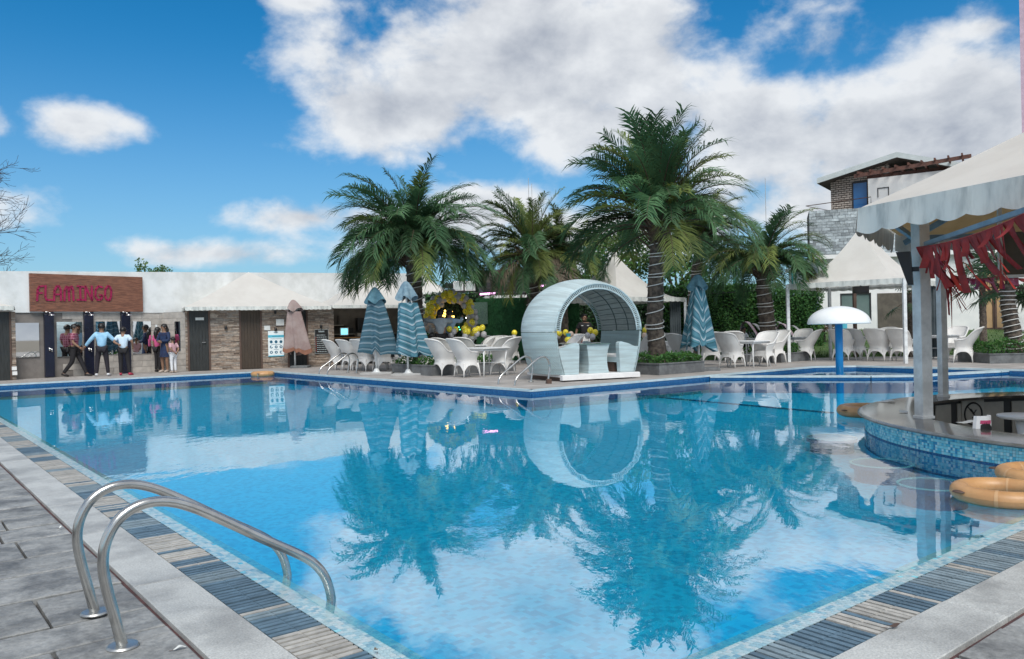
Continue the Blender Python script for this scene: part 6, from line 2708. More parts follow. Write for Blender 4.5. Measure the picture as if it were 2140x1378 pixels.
t = thing('party_backdrop', 'round dark leafy backdrop with tiny fairy lights inside the balloon arch', 'backdrop', (pa.x + .12, YA + .35, 0))
q = MB()
q.lathe([(.02, 0), (Ra * .95, 0), (Ra * .95, .05), (.02, .05)], 36)
q.v = [(x, z * .5, ac.z + y) for x, y, z in q.v]
q.build('panel', BACKDROP, t)
q = MB()
leafy(q, lambda r: ((r.uniform(-.6, .6), -.05, ac.z + r.uniform(-.65, .6)), (0, -1, 0)), 700, .09, rr)
q.build('leaves', DARKLEAF, t, fix=False)
MB().box(-.03, .03, .06, .1, 0, ac.z).build('stand', DARKMETAL, t)
for (x, y) in ((952, 673), (960, 670.5), (967, 668), (974, 664.5), (985.5, 677.5), (946, 678)):
    p = at(x, y, YA + .2) - Vector((pa.x + .12, YA + .35, 0))
    MB().sphere(p, .016, 6).build('bulb', COOLDOT, t)
for (x, y) in ((959, 684), (961, 689), (957, 687)):
    p = at(x, y, YA + .2) - Vector((pa.x + .12, YA + .35, 0))
    MB().sphere(p, .018, 6).build('bulb', GREENDOT, t)
t = thing('lit_lamp', 'warm glowing decoration lights seen between the two men', 'light', at(936, 660, YA - .15), 0)
o0 = Vector(t.location)
for (x, y) in ((927, 655), (930, 650), (929, 661), (932, 668), (944, 652), (944, 662), (948, 662), (926, 660), (931, 656)):
    MB().sphere(at(x, y, YA - .15) - o0, .034, 8).build('bulb', WARM, t, True)
# cake table and balloon clusters
pt = at(983, 700, 25.9)
t = thing('cake_table', 'table with brown sequined cloth below the balloon arch', 'table', (pt.x, pt.y, 0), R_(8))
slab(-.52, .52, -.3, .3, .72, .745, SEQUIN, .01).build('table_top', SEQUIN, t)
q = MB()
q.grid(lambda u, v: ((u - .5) * 1.06, -.305 - .02 * math.sin(u * 40) * v, .74 - .72 * v), 40, 3)
q.grid(lambda u, v: (-.53 + .01 * math.sin(u * 20) * v, (u - .5) * .61, .74 - .72 * v), 12, 3)
q.grid(lambda u, v: (.53 + .01 * math.sin(u * 20) * v, (u - .5) * .61, .74 - .72 * v), 12, 3)
q.build('cloth_skirt', SEQUIN, t, True, fix=False)
ck = thing('cake_stand', 'small white cake stand on the sequined table', 'cake stand', (pt.x + .08, pt.y, .746))
MB().lathe([(.07, 0), (.025, .03), (.025, .15), (.13, .17), (.14, .19), (.10, .20), (.09, .25)], 16).build('stand', DOMEW, ck, True)


def cluster(label, x, y, Y, spec):
    c = at(x, y, Y)
    t = thing('balloon_cluster', label, 'balloons', c, 0, 'small balloon bunches on the party tables')
    for (dx, dy, col_) in spec:
        p = at(x + dx, y + dy, Y) - c
        link('balloon', BALL[col_], t, p + Vector((0, rr.uniform(-.06, .06), 0)), (rr.uniform(-.3, .3), rr.uniform(-.3, .3), rr.uniform(-.3, .3)))
    MB().lathe([(.02, -.22), (.03, -.14), (.01, -.05)], 8).build('holder', DARKMETAL, t)


cluster('bunch of two yellow and two grey balloons below the men at the arch', 946, 691, 25.6, ((-7, -3, 'y'), (6, -2, 'y'), (3, 2, 'g'), (-3, 10, 'g')))
cluster('bunch of yellow balloons with one grey in the middle of the cake table', 974, 691, 25.5, ((-4, -4, 'y'), (3, 2, 'y'), (-2, 12, 'g'), (-1, 3, 'y')))
cluster('bunch of yellow over grey balloons at the right end of the cake table', 1004, 691, 25.6, ((4, -6, 'y'), (-5, -3, 'y'), (-11, 0, 'y'), (-7, 7, 'g'), (7, 8, 'g')))
cluster('yellow and grey balloon pair close to the left edge of the pod', 1077, 699, 26.5, ((-2, -3, 'y'), (-3, 7, 'g')))
cluster('bunch of yellow and grey balloons at the left inner edge of the pod opening', 1163, 697, 26.0, ((-4, -6, 'y'), (6, 0, 'y'), (3, 6, 'g')))
cluster('single yellow balloon beside a pale one in the middle of the pod opening', 1184, 697, 25.6, ((-2, -2, 'y'), (9, 2, 'p')))
cluster('big bunch of two yellow and two grey balloons right in the pod opening', 1236, 693, 24.6, ((-2, -2, 'y'), (8, 2, 'y'), (-8, 9, 'g'), (2, 11, 'g')))
cluster('yellow balloon over a pale one between the pod and the tallest palm', 1349, 694, 25.0, ((0, -3, 'y'), (-2, 8, 'p'), (4, -10, 'p')))

# turf wall with printed panel, dark truss and neon lights
a0, a1 = at(996, 700, 31.0), at(1212, 700, 31.0)
t = thing('turf_wall', 'dark green artificial turf wall behind the party tables', 'wall', ((a0.x + a1.x) / 2, 31, 0))
hw = (a1.x - a0.x) / 2
zt = at(1100, 622, 31).z
MB().box(-hw, hw, 0, .12, 0, zt).build('wall_panel', TURF, t)
q = MB()
leafy(q, lambda r: ((r.uniform(-hw, hw), -.005, r.uniform(.9, zt)), (0, -1, 0)), 5000, .05, rr)
tag(q.build('turf_blades', TURF, t, fix=False), kind='stuff')
pp = at(1003, 655, 30.9)
t = thing('printed_panel', 'faint square printed panel with a pale leafy motif on the turf wall', 'panel', (pp.x, 30.9, 0))
zz0, zz1 = at(1003, 678, 30.9).z, at(1003, 632, 30.9).z
pw = 16 / FPX * 30.9
MB().box(-pw, pw, 0, .04, zz0, zz1).build('panel_sheet', PRINT, t)
q = MB()
for k in range(7):
    x = -pw * .7 + k * pw * .23
    q.tube([(x, -.004, zz0 + .15), (x + .03 * math.sin(k * 2.1), -.004, zz0 + .45 + .1 * math.sin(k * 1.7)), (x + .06 * math.cos(k), -.004, zz0 + .35)], .007, 4)
q.build('motif', GREYGLASS, t)
wl = at(890, 700, 33)
t = thing('leaf_wall', 'dark green leafy wall behind the balloon arch left of the turf wall', 'hedge', (at(945, 700, 32.2).x, 32.2, 0))
lw_ = 56 / FPX * 32
lz = at(945, 612, 32.2).z
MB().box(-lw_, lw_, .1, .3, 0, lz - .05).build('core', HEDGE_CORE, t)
q = MB()
leafy(q, lambda r: ((r.uniform(-lw_, lw_), r.uniform(-.05, .1), r.uniform(.5, lz)), (0, -1, .1)), 3000, .12, rr, (0, 0, 1))
q.build('foliage', [DARKLEAF, HEDGE], t, fix=False)
tb_ = at(960, 610, 33)
t = thing('dark_canopy_frame', 'dark steel and timber canopy frame behind the turf wall', 'canopy frame', (tb_.x, 33, 0))


def dk(x0, y0, x1, y1, Y0, Y1, w, h, nm='beam', m_=DARKMETAL):
    A, B = at(x0, y0, Y0), at(x1, y1, Y1)
    o = Vector((tb_.x, 33, 0))
    MB().beam(A - o, B - o, w, h).build(nm, m_, t)


dk(930, 598, 1160, 594, 33, 33, .12, .22)
dk(930, 609, 1160, 604, 33.5, 33.5, .12, .16)
dk(980, 616, 1190, 612, 32.6, 32.6, .10, .10)
dk(990, 592, 1010, 618, 34, 32, .1, .14)
for x in (1000, 1030, 1062, 1098):
    dk(x, 588, x + 3, 613, 34.5, 32.4, .08, .12, 'rafter', DARKMETAL)
for x in (985, 1089, 1104, 1140):
    dk(x, 600, x, 720, 33.2, 33.2, .09, .09, 'post', FRAMEB)
dk(985, 590, 1160, 583, 36, 36, .1, 1.0, 'roof_sheet', ROOFIN)
for (x0, x1, y, lab) in ((1003, 1035, 614.5, 'glowing pink neon tube under the dark frame left'), (1129, 1142, 597.5, 'short pink neon tube beside the top of the pod hood')):
    A, B = at(x0, y + 1.0, 31.8), at(x1, y - 1.6, 31.8)
    tn = thing('neon_tube', lab, 'neon light', A)
    MB().tube([(0, 0, 0), B - A], .035, 8).build('glow_tube', NEON, tn, True)
    MB().beam(Vector((0, .06, .05)), B - A + Vector((0, .06, .05)), .05, .05).build('holder', DARKMETAL, tn)
for (x0, x1, lab) in ((948, 968, 'left white loudspeaker box hanging under the dark canopy frame'), (972, 993, 'right white loudspeaker box hanging under the dark canopy frame')):
    A, B = at(x0, 608, 31.5), at(x1, 588, 31.5)
    t = thing('white_box', lab, 'loudspeaker', ((A.x + B.x) / 2, 31.5, A.z))
    w2 = (B.x - A.x) / 2
    slab(-w2, w2, -.12, .15, 0, B.z - A.z, ROOFW, .015).build('casing', WPAINT, t)
    MB().box(-w2 * .8, w2 * .8, -.128, -.121, .04, B.z - A.z - .04).build('grille', ROOFW, t)
    MB().beam((0, 0, B.z - A.z), (0, 0, B.z - A.z + .3), .03, .03).build('hanger', DARKMETAL, t)
A = at(1030, 612, 38)
t = thing('white_boundary_wall', 'white boundary wall seen in the gap under the dark canopy frame', 'wall', (at(1105, 620, 39).x, 39, 0))
MB().box(-2.2, 2.4, 0, .2, 0, at(1105, 609, 39).z).build('wall_panel', WHITE, t)
MB().box(-2.25, 2.45, -.05, .25, at(1105, 609, 39).z + .002, at(1105, 606, 39).z).build('coping', CONC, t)

# teal steel truss, poles and wires in the background
A = at(1212, 500, 48)
t = thing('steel_truss', 'thin teal steel truss tower far behind the palms', 'truss', (A.x, 48, 0))
o = Vector((A.x, 48, 0))
for y in (492, 505, 513, 521):
    MB().beam(at(1212, y, 48) - o, at(1275, y + 3, 48) - o, .07, .07).build('chord', TEALSTEEL, t)
for k in range(7):
    MB().beam(at(1212 + k * 10, 492, 48) - o, at(1217 + k * 10, 521, 48) - o, .04, .04).build('strut', TEALSTEEL, t)
for x in (1222, 1262):
    MB().beam(at(x, 490, 48) - o, Vector((at(x, 600, 48).x, 48, 0)) - o, .09, .09).build('leg', TEALSTEEL, t)
for (x, y, lab) in ((1474, 556, 'slim teal pole left of the hedge'), (1533, 560, 'teal pole above the middle of the hedge'), (1537, 565, 'thinner teal pole just right of another above the hedge'), (1655, 545, 'teal pole left of the tent eave'), (1662, 547, 'teal pole right at the tent corner')):
    A = at(x, y, 40)
    t = thing('steel_pole', lab, 'pole', (A.x, 40, 0))
    MB().tube([(0, 0, 0), (0, 0, A.z)], .05, 6).build('shaft', TEALSTEEL, t)
    MB().box(-.12, .12, -.05, .05, A.z - .1, A.z + .05).build('pole_cap', TEALSTEEL, t)
for (pts, lab) in (([(1440, 594), (1560, 588), (1654, 597)], 'thin dark cable running over the clipped hedges'), ([(1430, 611), (1500, 614), (1600, 606)], 'lower thin cable in front of the clipped hedge')):
    V = [at(x, y, 30.9) for x, y in pts]
    t = thing('cable', lab, 'cable', V[0])
    MB().tube([Vector(v) - V[0] for v in V], .012, 4).build('wire', BLACK, t)
for (x, y0, Y, lab) in ((1104, 372, 40, 'left of two hair thin antenna rods above the shorter palm'), (1111, 384, 40, 'right of two hair thin antenna rods above the shorter palm'), (1599, 372, 45, 'hair thin antenna rod above the palm beside the hedge')):
    A = at(x, y0, Y)
    t = thing('antenna', lab, 'antenna', (A.x, Y, 0))
    MB().tube([(0, 0, 0), (0, 0, A.z)], [.03, .012], 5).build('rod', CONC, t)
    MB().tube([(0, 0, 0), (0, 0, A.z * .7)], .035, 5).build('mast', CONC, t)

# striped folding loungers along the hedge
LU = 0
l0 = None
for k, (x, m_, lab) in enumerate(((1566, LOUNGEP, 'pink topped striped folding lounger at the left end before the hedge'), (1581, LOUNGEB, 'black striped folding lounger left of the palm trunk before the hedge'),
                                  (1618, LOUNGEP, 'pink topped striped folding lounger just right of the palm trunk'), (1632, LOUNGEB, 'highest black striped folding lounger in the middle before the hedge'),
                                  (1641, LOUNGEP, 'pink and white striped folding lounger left of the front tent post'), (1662, LOUNGEB, 'striped folding lounger at the right end past the tent post'))):
    p = at(x, 705, 29.6 + .25 * (k % 2))
    t = thing('folding_lounger', lab, 'lounger', (p.x, p.y, .12), R_(62))
    zt = at(x, 672 + 4 * (k % 3), 29.6).z - .12

    def lg(u, v, zt=zt):
        a = v * 1.5
        return ((u - .5) * .58, -.35 + .85 * math.sin(a) * .75, .25 + (zt - .25) * (1 - (v - .55) ** 2 * 2.2) - (.3 * v if v > .8 else 0) * 0)
    for s in range(8):
        q = MB()
        q.grid(lambda u, v, s=s: lg((s + .04 + .92 * u) / 8, v), 1, 12)
        q.grid(lambda u, v, s=s: Vector(lg((s + .04 + .92 * u) / 8, v)) - Vector((0, 0, .03)), 1, 12)
        q.build('fabric_stripe', (LOUNGEW, m_, LOUNGEW, LOUNGEB)[s % 4], t, True)
    for sx in (-.30, .30):
        MB().tube([(sx, -.4, 0), (sx, .1, zt * .7), (sx, .5, .4)], .018, 6).build('frame', WSTEEL, t, True)
        MB().tube([(sx, .45, 0), (sx, 0, .6)], .016, 6).build('leg', WSTEEL, t)
# pebble path on the lawn
q = MB()
rs_ = random.Random(4)
path_o = tag(link('garden_path', MB().add([gz(1690, 746, .012), gz(1752, 746, .012), at(1770, 735, 30.5), at(1735, 737, 30.2)], [(0, 1, 2, 3)]).mesh('garden_path', STONEPATH)), kind='structure')

# small litter on the near deck
for k, (x, y, z, L, rot, lab) in enumerate(((376, 1358, ZN + .004, .05, .6, 'small pale dry leaf lying on the slate pavers below the steel ladder'), (786, 1362, ZN + .008, .035, 2.0, 'tiny brown leaf crumb on the mosaic strip at the lower edge'),
                                        (1868, 1312, ZN + .01, .06, .2, 'thin brown twig curl lying on the right hand granite coping'), (128, 1104, ZN + .008, .035, 1.3, 'tiny white petal on the left hand coping edge'))):
    p = gz(x, y, z)
    t = thing('fallen_leaf', lab, 'leaf', p, rot)
    q = MB()
    q.grid(lambda u, v: ((u - .5) * L, (v - .5) * L * .45 * math.sin(math.pi * (.08 + .84 * u)), .004 + .010 * math.sin(3 * u + k) ** 2 + .004 * abs(v - .5)), 8, 3)
    q.build('blade', PAPER if k in (0, 3) else FROND_DRY if k == 1 else FRAMEB, t, True)
    MB().tube([(-L * .5, 0, .005), (-L * .85, L * .1, .003)], .0012, 4).build('stalk', FRAMEB, t)

# ================================================================== PEOPLE
PENDING = []
B0 = {'pel': (0, 0, .96), 'bel': (0, .005, 1.13), 'che': (0, 0, 1.32), 'nek': (0, -.005, 1.47), 'jaw': (0, .02, 1.555), 'hed': (0, .015, 1.64), 'top': (0, .0, 1.72),
      'shL': (-.175, 0, 1.41), 'elL': (-.225, -.02, 1.14), 'wrL': (-.24, .06, .90), 'shR': (.175, 0, 1.41), 'elR': (.225, -.02, 1.14), 'wrR': (.24, .06, .90),
      'hiL': (-.09, 0, .92), 'knL': (-.10, .02, .50), 'anL': (-.10, -.02, .085), 'toL': (-.115, .12, .03), 'hiR': (.09, 0, .92), 'knR': (.10, .02, .50), 'anR': (.10, -.02, .085), 'toR': (.115, .12, .03)}
RAD = {'pel': (.125, .10), 'bel': (.115, .085), 'che': (.135, .095), 'nek': (.052, .052), 'jaw': (.062, .066), 'hed': (.088, .100), 'top': (.060, .070),
       'shL': (.060, .060), 'elL': (.042, .042), 'wrL': (.030, .030), 'shR': (.060, .060), 'elR': (.042, .042), 'wrR': (.030, .030),
       'hiL': (.085, .085), 'knL': (.056, .056), 'anL': (.038, .038), 'toL': (.036, .030), 'hiR': (.085, .085), 'knR': (.056, .056), 'anR': (.038, .038), 'toR': (.036, .030)}
BE = [('pel', 'bel'), ('bel', 'che'), ('che', 'nek'), ('nek', 'jaw'), ('jaw', 'hed'), ('hed', 'top'), ('che', 'shL'), ('shL', 'elL'), ('elL', 'wrL'), ('che', 'shR'), ('shR', 'elR'), ('elR', 'wrR'),
      ('pel', 'hiL'), ('hiL', 'knL'), ('knL', 'anL'), ('anL', 'toL'), ('pel', 'hiR'), ('hiR', 'knR'), ('knR', 'anR'), ('anR', 'toR')]


def skin_obj(name, J, edges, rad, k, m, parent, add, extra=None):
    names = []
    for a, b in edges:
        for n_ in (a, b):
            if n_ not in names: names.append(n_)
    me = bpy.data.meshes.new(name)
    me.from_pydata([tuple(Vector(J[n_]) * k) for n_ in names], [(names.index(a), names.index(b)) for a, b in edges], [])
    o = bpy.data.objects.new(name, me)
    COL.objects.link(o)
    sk = o.modifiers.new('skin', 'SKIN')
    sk.use_smooth_shade = True
    if not me.skin_vertices:
        bpy.context.view_layer.objects.active = o
    sv = me.skin_vertices[0].data
    for i, n_ in enumerate(names):
        r = rad[n_]
        sv[i].radius = ((r[0] + add) * k * 1.12, (r[1] + add) * k * 1.12)
        sv[i].use_root = (i == 0)
    ss = o.modifiers.new('sub', 'SUBSURF')
    ss.levels = ss.render_levels = 2
    o.parent = parent
    PENDING.append((o, m, extra))
    return o


def hand_mb(J, s, k, mb):
    w, e = Vector(J['wr' + s]) * k, Vector(J['el' + s]) * k
    d = (w - e).normalized()
    side = d.cross(Vector((1, 0, 0)) if abs(d.x) < .8 else Vector((0, 1, 0))).normalized()
    pn = d.cross(side)
    c = w + d * .035 * k
    mb.tube([w, w + d * .03 * k, w + d * .075 * k], [.026 * k, .036 * k, .034 * k], 7)
    for i, L in enumerate((.062, .075, .078, .066)):
        b = w + d * .075 * k + side * (-.026 + .0175 * i) * k
        mb.tube([b, b + d * L * .5 * k + pn * .006 * k, b + d * L * .9 * k + pn * .028 * k], [.0095 * k, .0088 * k, .006 * k], 5)
    sg = 1 if s == 'L' else -1
    b = w + d * .03 * k - side * .03 * k
    mb.tube([b, b + d * .035 * k - side * .025 * k, b + d * .065 * k - side * .022 * k + pn * .01 * k], [.012 * k, .0105 * k, .007 * k], 5)


def person(label, loc, face, H, pose, top, bottom, shoe, hair='short', sleeve='long', skirt=None, check=False, topname='shirt', torso=1.0):
    k = H / 1.75
    J = dict(B0)
    J.update(pose)
    t = thing('person', label, 'person', loc, R_(-face))
    rad = dict(RAD)
    if torso != 1:
        for n_ in ('pel', 'bel', 'che'): rad[n_] = (RAD[n_][0] * torso, RAD[n_][1] * torso)
    ex = MB()
    for s in 'LR': hand_mb(J, s, k, ex)
    h = Vector(J['hed']) * k
    up = (Vector(J['top']) - Vector(J['jaw'])).normalized()
    f = Vector((0, 1, 0))
    if 'look' in pose: f = Vector(pose['look']).normalized()
    f = (f - up * f.dot(up)).normalized()
    r = f.cross(up)
    ex.tube([h + f * .088 * k + up * .012 * k, h + f * .118 * k - up * .028 * k, h + f * .095 * k - up * .034 * k], [.010 * k, .016 * k, .010 * k], 6)
    for s in (-1, 1):
        ex.sphere(h + r * s * .094 * k - up * .012 * k - f * .005 * k, .022 * k, 8)
    body = skin_obj('body', J, BE, rad, k, SKINM, t, 0, ex)
    q = MB()
    for s in (-1, 1):
        q.sphere(h + f * .088 * k + r * s * .034 * k + up * .006 * k, .0115 * k, 8)
    q.tube([h + f * .092 * k - up * .062 * k - r * .025 * k, h + f * .096 * k - up * .062 * k, h + f * .092 * k - up * .062 * k + r * .025 * k], .005 * k, 5)
    q.build('face_features', EYE, t, True)
    # hair
    q = MB()
    cc = h + up * .022 * k - f * .012 * k

    def hr(u, v):
        a = 2 * math.pi * u
        fr = math.cos(a - math.pi / 2)                     # 1 at the front
        lo = 1.05 + (.95 if fr < .35 else .95 * (1 - (fr - .35) / .65) * 1.0)
        th = v * (lo if hair != 'long' else lo + .15)
        rad_ = .112 * k * (1 + .05 * math.sin(5 * a) * math.sin(3 * th) + .03)
        return cc + (r * math.cos(a) * .95 + f * math.sin(a) * 1.06) * (rad_ * math.sin(th)) + up * (rad_ * 1.02 * math.cos(th))
    q.grid(hr, 26, 10, closeu=True)
    if hair in ('long', 'tail'):
        L = .46 if hair == 'long' else .26
        wd = .085 if hair == 'long' else .035
        q.tube([cc - f * .05 * k + up * .02 * k, cc - f * .10 * k - up * .10 * k, cc - f * .10 * k - up * .25 * k, cc - f * .085 * k - up * L * k], [wd * k * .8, wd * k, wd * k * .95, wd * k * .35], 9)
    q.build('hair', HAIR, t, True)
    # clothes
    se = [('pel', 'bel'), ('bel', 'che'), ('che', 'shL'), ('che', 'shR'), ('che', 'col')]
    J2 = dict(J)
    J2['col'] = Vector(J['che']).lerp(Vector(J['nek']), .72)
    J2['pel'] = Vector(J['pel']) + Vector((0, 0, -.045))
    rad2 = dict(rad)
    rad2['col'] = (.062, .058)
    for s in 'LR':
        J2['sl' + s] = Vector(J['sh' + s]).lerp(Vector(J['el' + s]), .78)
        rad2['sl' + s] = (.056, .056)
        if sleeve == 'long': se += [('sh' + s, 'el' + s), ('el' + s, 'wr' + s)]
        else: se += [('sh' + s, 'sl' + s)]
    skin_obj(topname, J2, se, rad2, k, top, t, .017)
    if bottom is not None:
        J3 = dict(J)
        be = [('pel', 'hiL'), ('hiL', 'knL'), ('knL', 'anL'), ('pel', 'hiR'), ('hiR', 'knR'), ('knR', 'anR')]
        skin_obj('trousers', J3, be, rad, k, bottom, t, .014)
    if skirt is not None:
        pz, kz = Vector(J['pel']) * k, (Vector(J['knL']) + Vector(J['knR'])) / 2 * k

        def sk(u, v):
            a = 2 * math.pi * u
            c = (pz + Vector((0, 0, .12 * k))).lerp(kz + Vector((0, 0, .06 * k)), v)
            rr_ = (.135 + .035 * v) * k * (1 + .03 * math.sin(6 * a))
            return c + Vector((math.cos(a) * rr_ * 1.05, math.sin(a) * rr_ * .82, 0))
        MB().grid(sk, 28, 8, closeu=True).build('skirt', skirt, t, True)
    for s in 'LR':
        a, b = Vector(J['an' + s]) * k, Vector(J['to' + s]) * k
        d = Vector((b.x - a.x, b.y - a.y, 0)).normalized()
        q = MB()
        q.tube([a - d * .05 * k + Vector((0, 0, -.03 * k)), a + Vector((0, 0, -.02 * k)), a.lerp(b, .55) + Vector((0, 0, -.005)), b + d * .05 * k], [.034 * k, .050 * k, .046 * k, .030 * k], 9)
        q.build('shoe', shoe, t, True)
    return t


def plain(name, c, c2=None): return mat(name, c, .8, c2, 9, bump=.15, bscale=14)


def check_mat():
    m = mat('plaid_cloth', (.22, .035, .075), .8)
    nt = m.node_tree
    b = nt.nodes['Principled BSDF']
    base = b.inputs['Base Color'].links[0].from_socket
    tc = nd(nt, 'ShaderNodeTexCoord')
    sp = nd(nt, 'ShaderNodeSeparateXYZ')
    nt.links.new(tc.outputs['Object'], sp.inputs[0])
    a = mth(nt, 'GREATER_THAN', mth(nt, 'FRACT', mth(nt, 'MULTIPLY', mth(nt, 'ADD', sp.outputs[0], sp.outputs[1]), 13)), .74)
    c = mth(nt, 'GREATER_THAN', mth(nt, 'FRACT', mth(nt, 'MULTIPLY', sp.outputs[2], 13)), .74)
    nt.links.new(mixc(nt, mth(nt, 'MULTIPLY', mth(nt, 'ADD', a, c, clamp=True), .55), base, (.50, .28, .36)), b.inputs['Base Color'])
    return m


SH_BLUE = plain('pale_blue_cotton', (.34, .60, .80), (.26, .50, .72))
SH_WHITE = plain('white_blue_cotton', (.62, .74, .84), (.50, .64, .78))
SH_GREY = plain('grey_cotton', (.40, .45, .49))
SH_BLUE2 = plain('mid_blue_cotton', (.32, .45, .60))
NAVYCL = plain('navy_dress_cloth', (.012, .018, .055), (.012, .035, .10))
BLACKCL = plain('black_cloth', (.014, .013, .016))
DARKCL = plain('dark_trousers', (.016, .014, .022))
PINKTOP = plain('pink_top_cloth', (.60, .36, .40))
WHITECL = plain('white_cloth', (.72, .74, .78))
MAGTOP = plain('magenta_white_cloth', (.60, .10, .25), (.55, .08, .22))
MAROON = plain('maroon_cloth', (.10, .015, .03))
SHOEB = mat('dark_shoe', (.02, .015, .015), .5)
SHOEW = mat('white_shoe', (.72, .74, .78), .5)
SHOEP = mat('pink_red_shoe', (.45, .03, .08), .5)
SANDAL = mat('pale_sandal', (.50, .42, .36), .6)

hgt = lambda p, y: at(0, y, p.y).z
p = gz(157, 787.5)
person('boy in a plaid magenta shirt and black trousers walking right past the mirrors', p, 78, 1.64,
       {'knL': (-.08, .18, .50), 'anL': (-.08, .34, .085), 'toL': (-.08, .47, .03), 'knR': (.08, -.06, .50), 'anR': (.08, -.34, .12), 'toR': (.08, -.22, .03),
        'elL': (-.22, -.10, 1.15), 'wrL': (-.22, .06, .93), 'elR': (.22, .02, 1.15), 'wrR': (.20, .22, .98), 'look': (.1, 1, 0)}, check_mat(), BLACKCL, SHOEB, 'short', 'short')
p = gz(214, 786.5)
person('boy in a pale blue shirt seen from behind with his left arm stretched out', p, -22, 1.65,
       {'elL': (-.34, .05, 1.22), 'wrL': (-.50, .16, 1.02), 'elR': (.36, .02, 1.20), 'wrR': (.52, .12, 1.06), 'knL': (-.14, .02, .5), 'anL': (-.17, -.02, .085), 'toL': (-.20, .10, .03),
        'knR': (.14, .02, .5), 'anR': (.18, -.02, .085), 'toR': (.22, .10, .03)}, SH_BLUE, DARKCL, SHOEW, 'short', 'long')
p = gz(259, 785)
person('boy in a white shirt and red shoes seen from behind, a hand on his back', p, -16, 1.53,
       {'elL': (-.30, -.08, 1.22), 'wrL': (-.14, -.16, 1.14), 'elR': (.30, -.02, 1.22), 'wrR': (.30, .10, 1.02), 'anR': (.20, -.02, .085), 'toR': (.26, .08, .03), 'knR': (.15, .02, .5)}, SH_WHITE, BLACKCL, SHOEP, 'short', 'short')
p = gz(331, 778)
person('girl in a white and magenta top with long dark hair half hidden by the woman', p, 28, 1.52, {}, MAGTOP, BLACKCL, SHOEB, 'long', 'short')
p = gz(345, 778.5)
person('woman in a dark navy dress with folded arms leaning at the wall corner', p, 196, 1.62,
       {'elL': (-.25, .06, 1.16), 'wrL': (-.02, .20, 1.14), 'elR': (.25, .06, 1.16), 'wrR': (.04, .20, 1.12), 'look': (.4, 1, 0)}, NAVYCL, None, SANDAL, 'long', 'long', skirt=NAVYCL, topname='bodice')
p = gz(363, 779.5)
person('little girl in a pink top and white trousers with hands behind her back', p, 300, 1.18,
       {'elL': (-.22, -.12, 1.16), 'wrL': (-.06, -.20, 1.0), 'elR': (.22, -.12, 1.16), 'wrR': (.06, -.20, 1.0), 'look': (0, 1, .15)}, PINKTOP, WHITECL, SANDAL, 'tail', 'short')
ax_ = at(921, 700, 25.4)
person('man in a grey shirt seen from behind reaching up at the balloon arch', (ax_.x, ax_.y, .12), -8, 1.74,
       {'elL': (-.42, .10, 1.42), 'wrL': (-.60, .20, 1.50), 'elR': (.36, .16, 1.38), 'wrR': (.38, .38, 1.48)}, SH_GREY, BLACKCL, SHOEB, 'short', 'long', torso=1.08)
ax_ = at(940, 700, 25.7)
person('man in a blue shirt seen from behind right of the grey shirted man', (ax_.x, ax_.y, .12), 4, 1.74,
       {'elL': (-.30, .16, 1.34), 'wrL': (-.26, .38, 1.44), 'elR': (.34, .14, 1.38), 'wrR': (.36, .36, 1.50)}, SH_BLUE2, DARKCL, SHOEB, 'short', 'long')
ax_ = at(903, 700, 24.9)
person('woman in a maroon top with dark hair sitting below the two men', (ax_.x, ax_.y, -.06), -10, 1.60,
       {'pel': (0, 0, .50), 'bel': (0, .01, .68), 'che': (0, .02, .88), 'nek': (0, .03, 1.03), 'jaw': (0, .05, 1.11), 'hed': (0, .05, 1.20), 'top': (0, .04, 1.28),
        'shL': (-.165, .02, .97), 'elL': (-.22, .10, .74), 'wrL': (-.16, .30, .68), 'shR': (.165, .02, .97), 'elR': (.22, .10, .74), 'wrR': (.16, .30, .68),
        'hiL': (-.10, .02, .48), 'knL': (-.11, .42, .50), 'anL': (-.11, .44, .085), 'toL': (-.11, .57, .03), 'hiR': (.10, .02, .48), 'knR': (.11, .42, .50), 'anR': (.11, .44, .085), 'toR': (.11, .57, .03)},
       MAROON, BLACKCL, SHOEB, 'tail', 'short')
ax_ = at(1222, 700, 27.6)
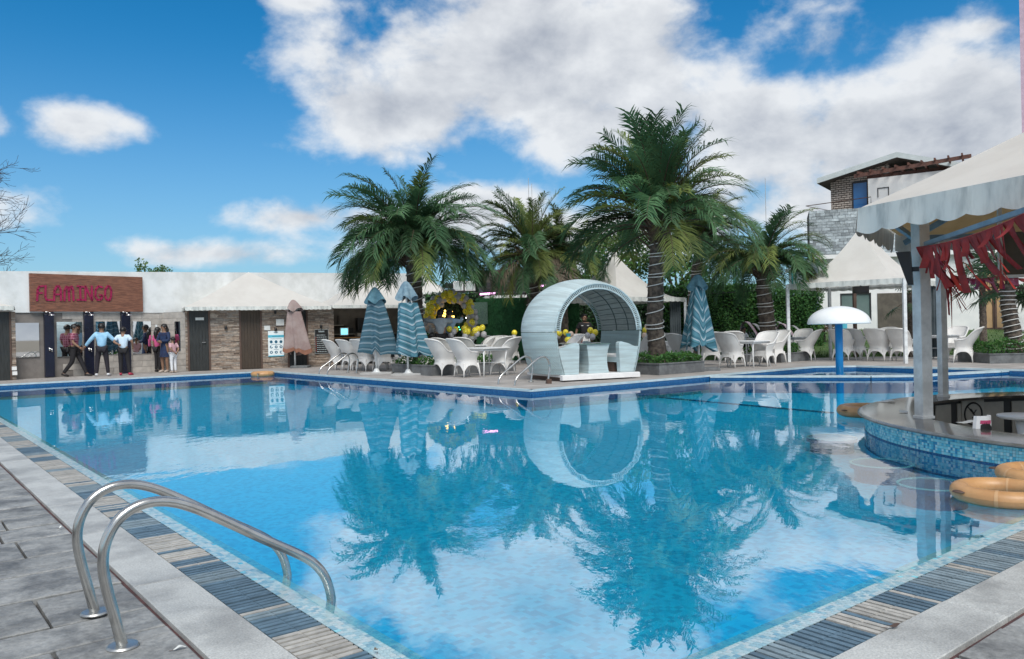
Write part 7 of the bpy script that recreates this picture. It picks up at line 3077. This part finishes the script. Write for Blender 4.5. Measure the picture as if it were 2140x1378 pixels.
tw = person('waiter in a black polo shirt standing behind the party table', (ax_.x, ax_.y, 0), 176, 1.66,
            {'elL': (-.27, -.02, 1.14), 'elR': (.30, -.02, 1.16), 'wrR': (.34, .04, .92), 'look': (-.2, 1, -.25)}, BLACKCL, BLACKCL, SHOEB, 'short', 'short', torso=1.12)
for s in (-1, 1):
    MB().box(s * .10 - .035, s * .10 + .035, .128, .136, 1.27, 1.295).build('name_patch', PAPER, tw)
ax_ = at(1553, 700, 29.0)
person('child in a white shirt sitting before the hedge beside the striped loungers', (ax_.x, ax_.y, .10), 150, 1.35,
       {'pel': (0, 0, .50), 'bel': (0, .01, .68), 'che': (0, .02, .88), 'nek': (0, .03, 1.03), 'jaw': (0, .05, 1.11), 'hed': (0, .05, 1.20), 'top': (0, .04, 1.28),
        'shL': (-.165, .02, .97), 'elL': (-.22, .10, .74), 'wrL': (-.16, .30, .66), 'shR': (.165, .02, .97), 'elR': (.22, .10, .74), 'wrR': (.16, .30, .66),
        'hiL': (-.10, .02, .48), 'knL': (-.11, .42, .50), 'anL': (-.11, .44, .085), 'toL': (-.11, .57, .03), 'hiR': (.10, .02, .48), 'knR': (.11, .42, .50), 'anR': (.11, .44, .085), 'toR': (.11, .57, .03)},
       WHITECL, DARKCL, SHOEW, 'short', 'short')

# turn the skinned skeletons into plain meshes (hands, nose and ears join the body mesh)
dg = bpy.context.evaluated_depsgraph_get()
dg.update()
for o, m, ex in PENDING:
    me = bpy.data.meshes.new_from_object(o.evaluated_get(dg))
    if ex is not None:
        bm = bmesh.new()
        bm.from_mesh(me)
        em = ex.mesh('extra', m, True)
        bm.from_mesh(em)
        bm.to_mesh(me)
        bm.free()
        bpy.data.meshes.remove(em)
    o.modifiers.clear()
    old = o.data
    o.data = me
    me.materials.clear()
    me.materials.append(m)
    me.polygons.foreach_set('material_index', [0] * len(me.polygons))
    me.polygons.foreach_set('use_smooth', [True] * len(me.polygons))
    bpy.data.meshes.remove(old)
for o in list(bpy.data.objects):
    if o.name.startswith('body') and o.type == 'MESH' and not o.data.polygons:
        print('EMPTY SKIN', o.name)
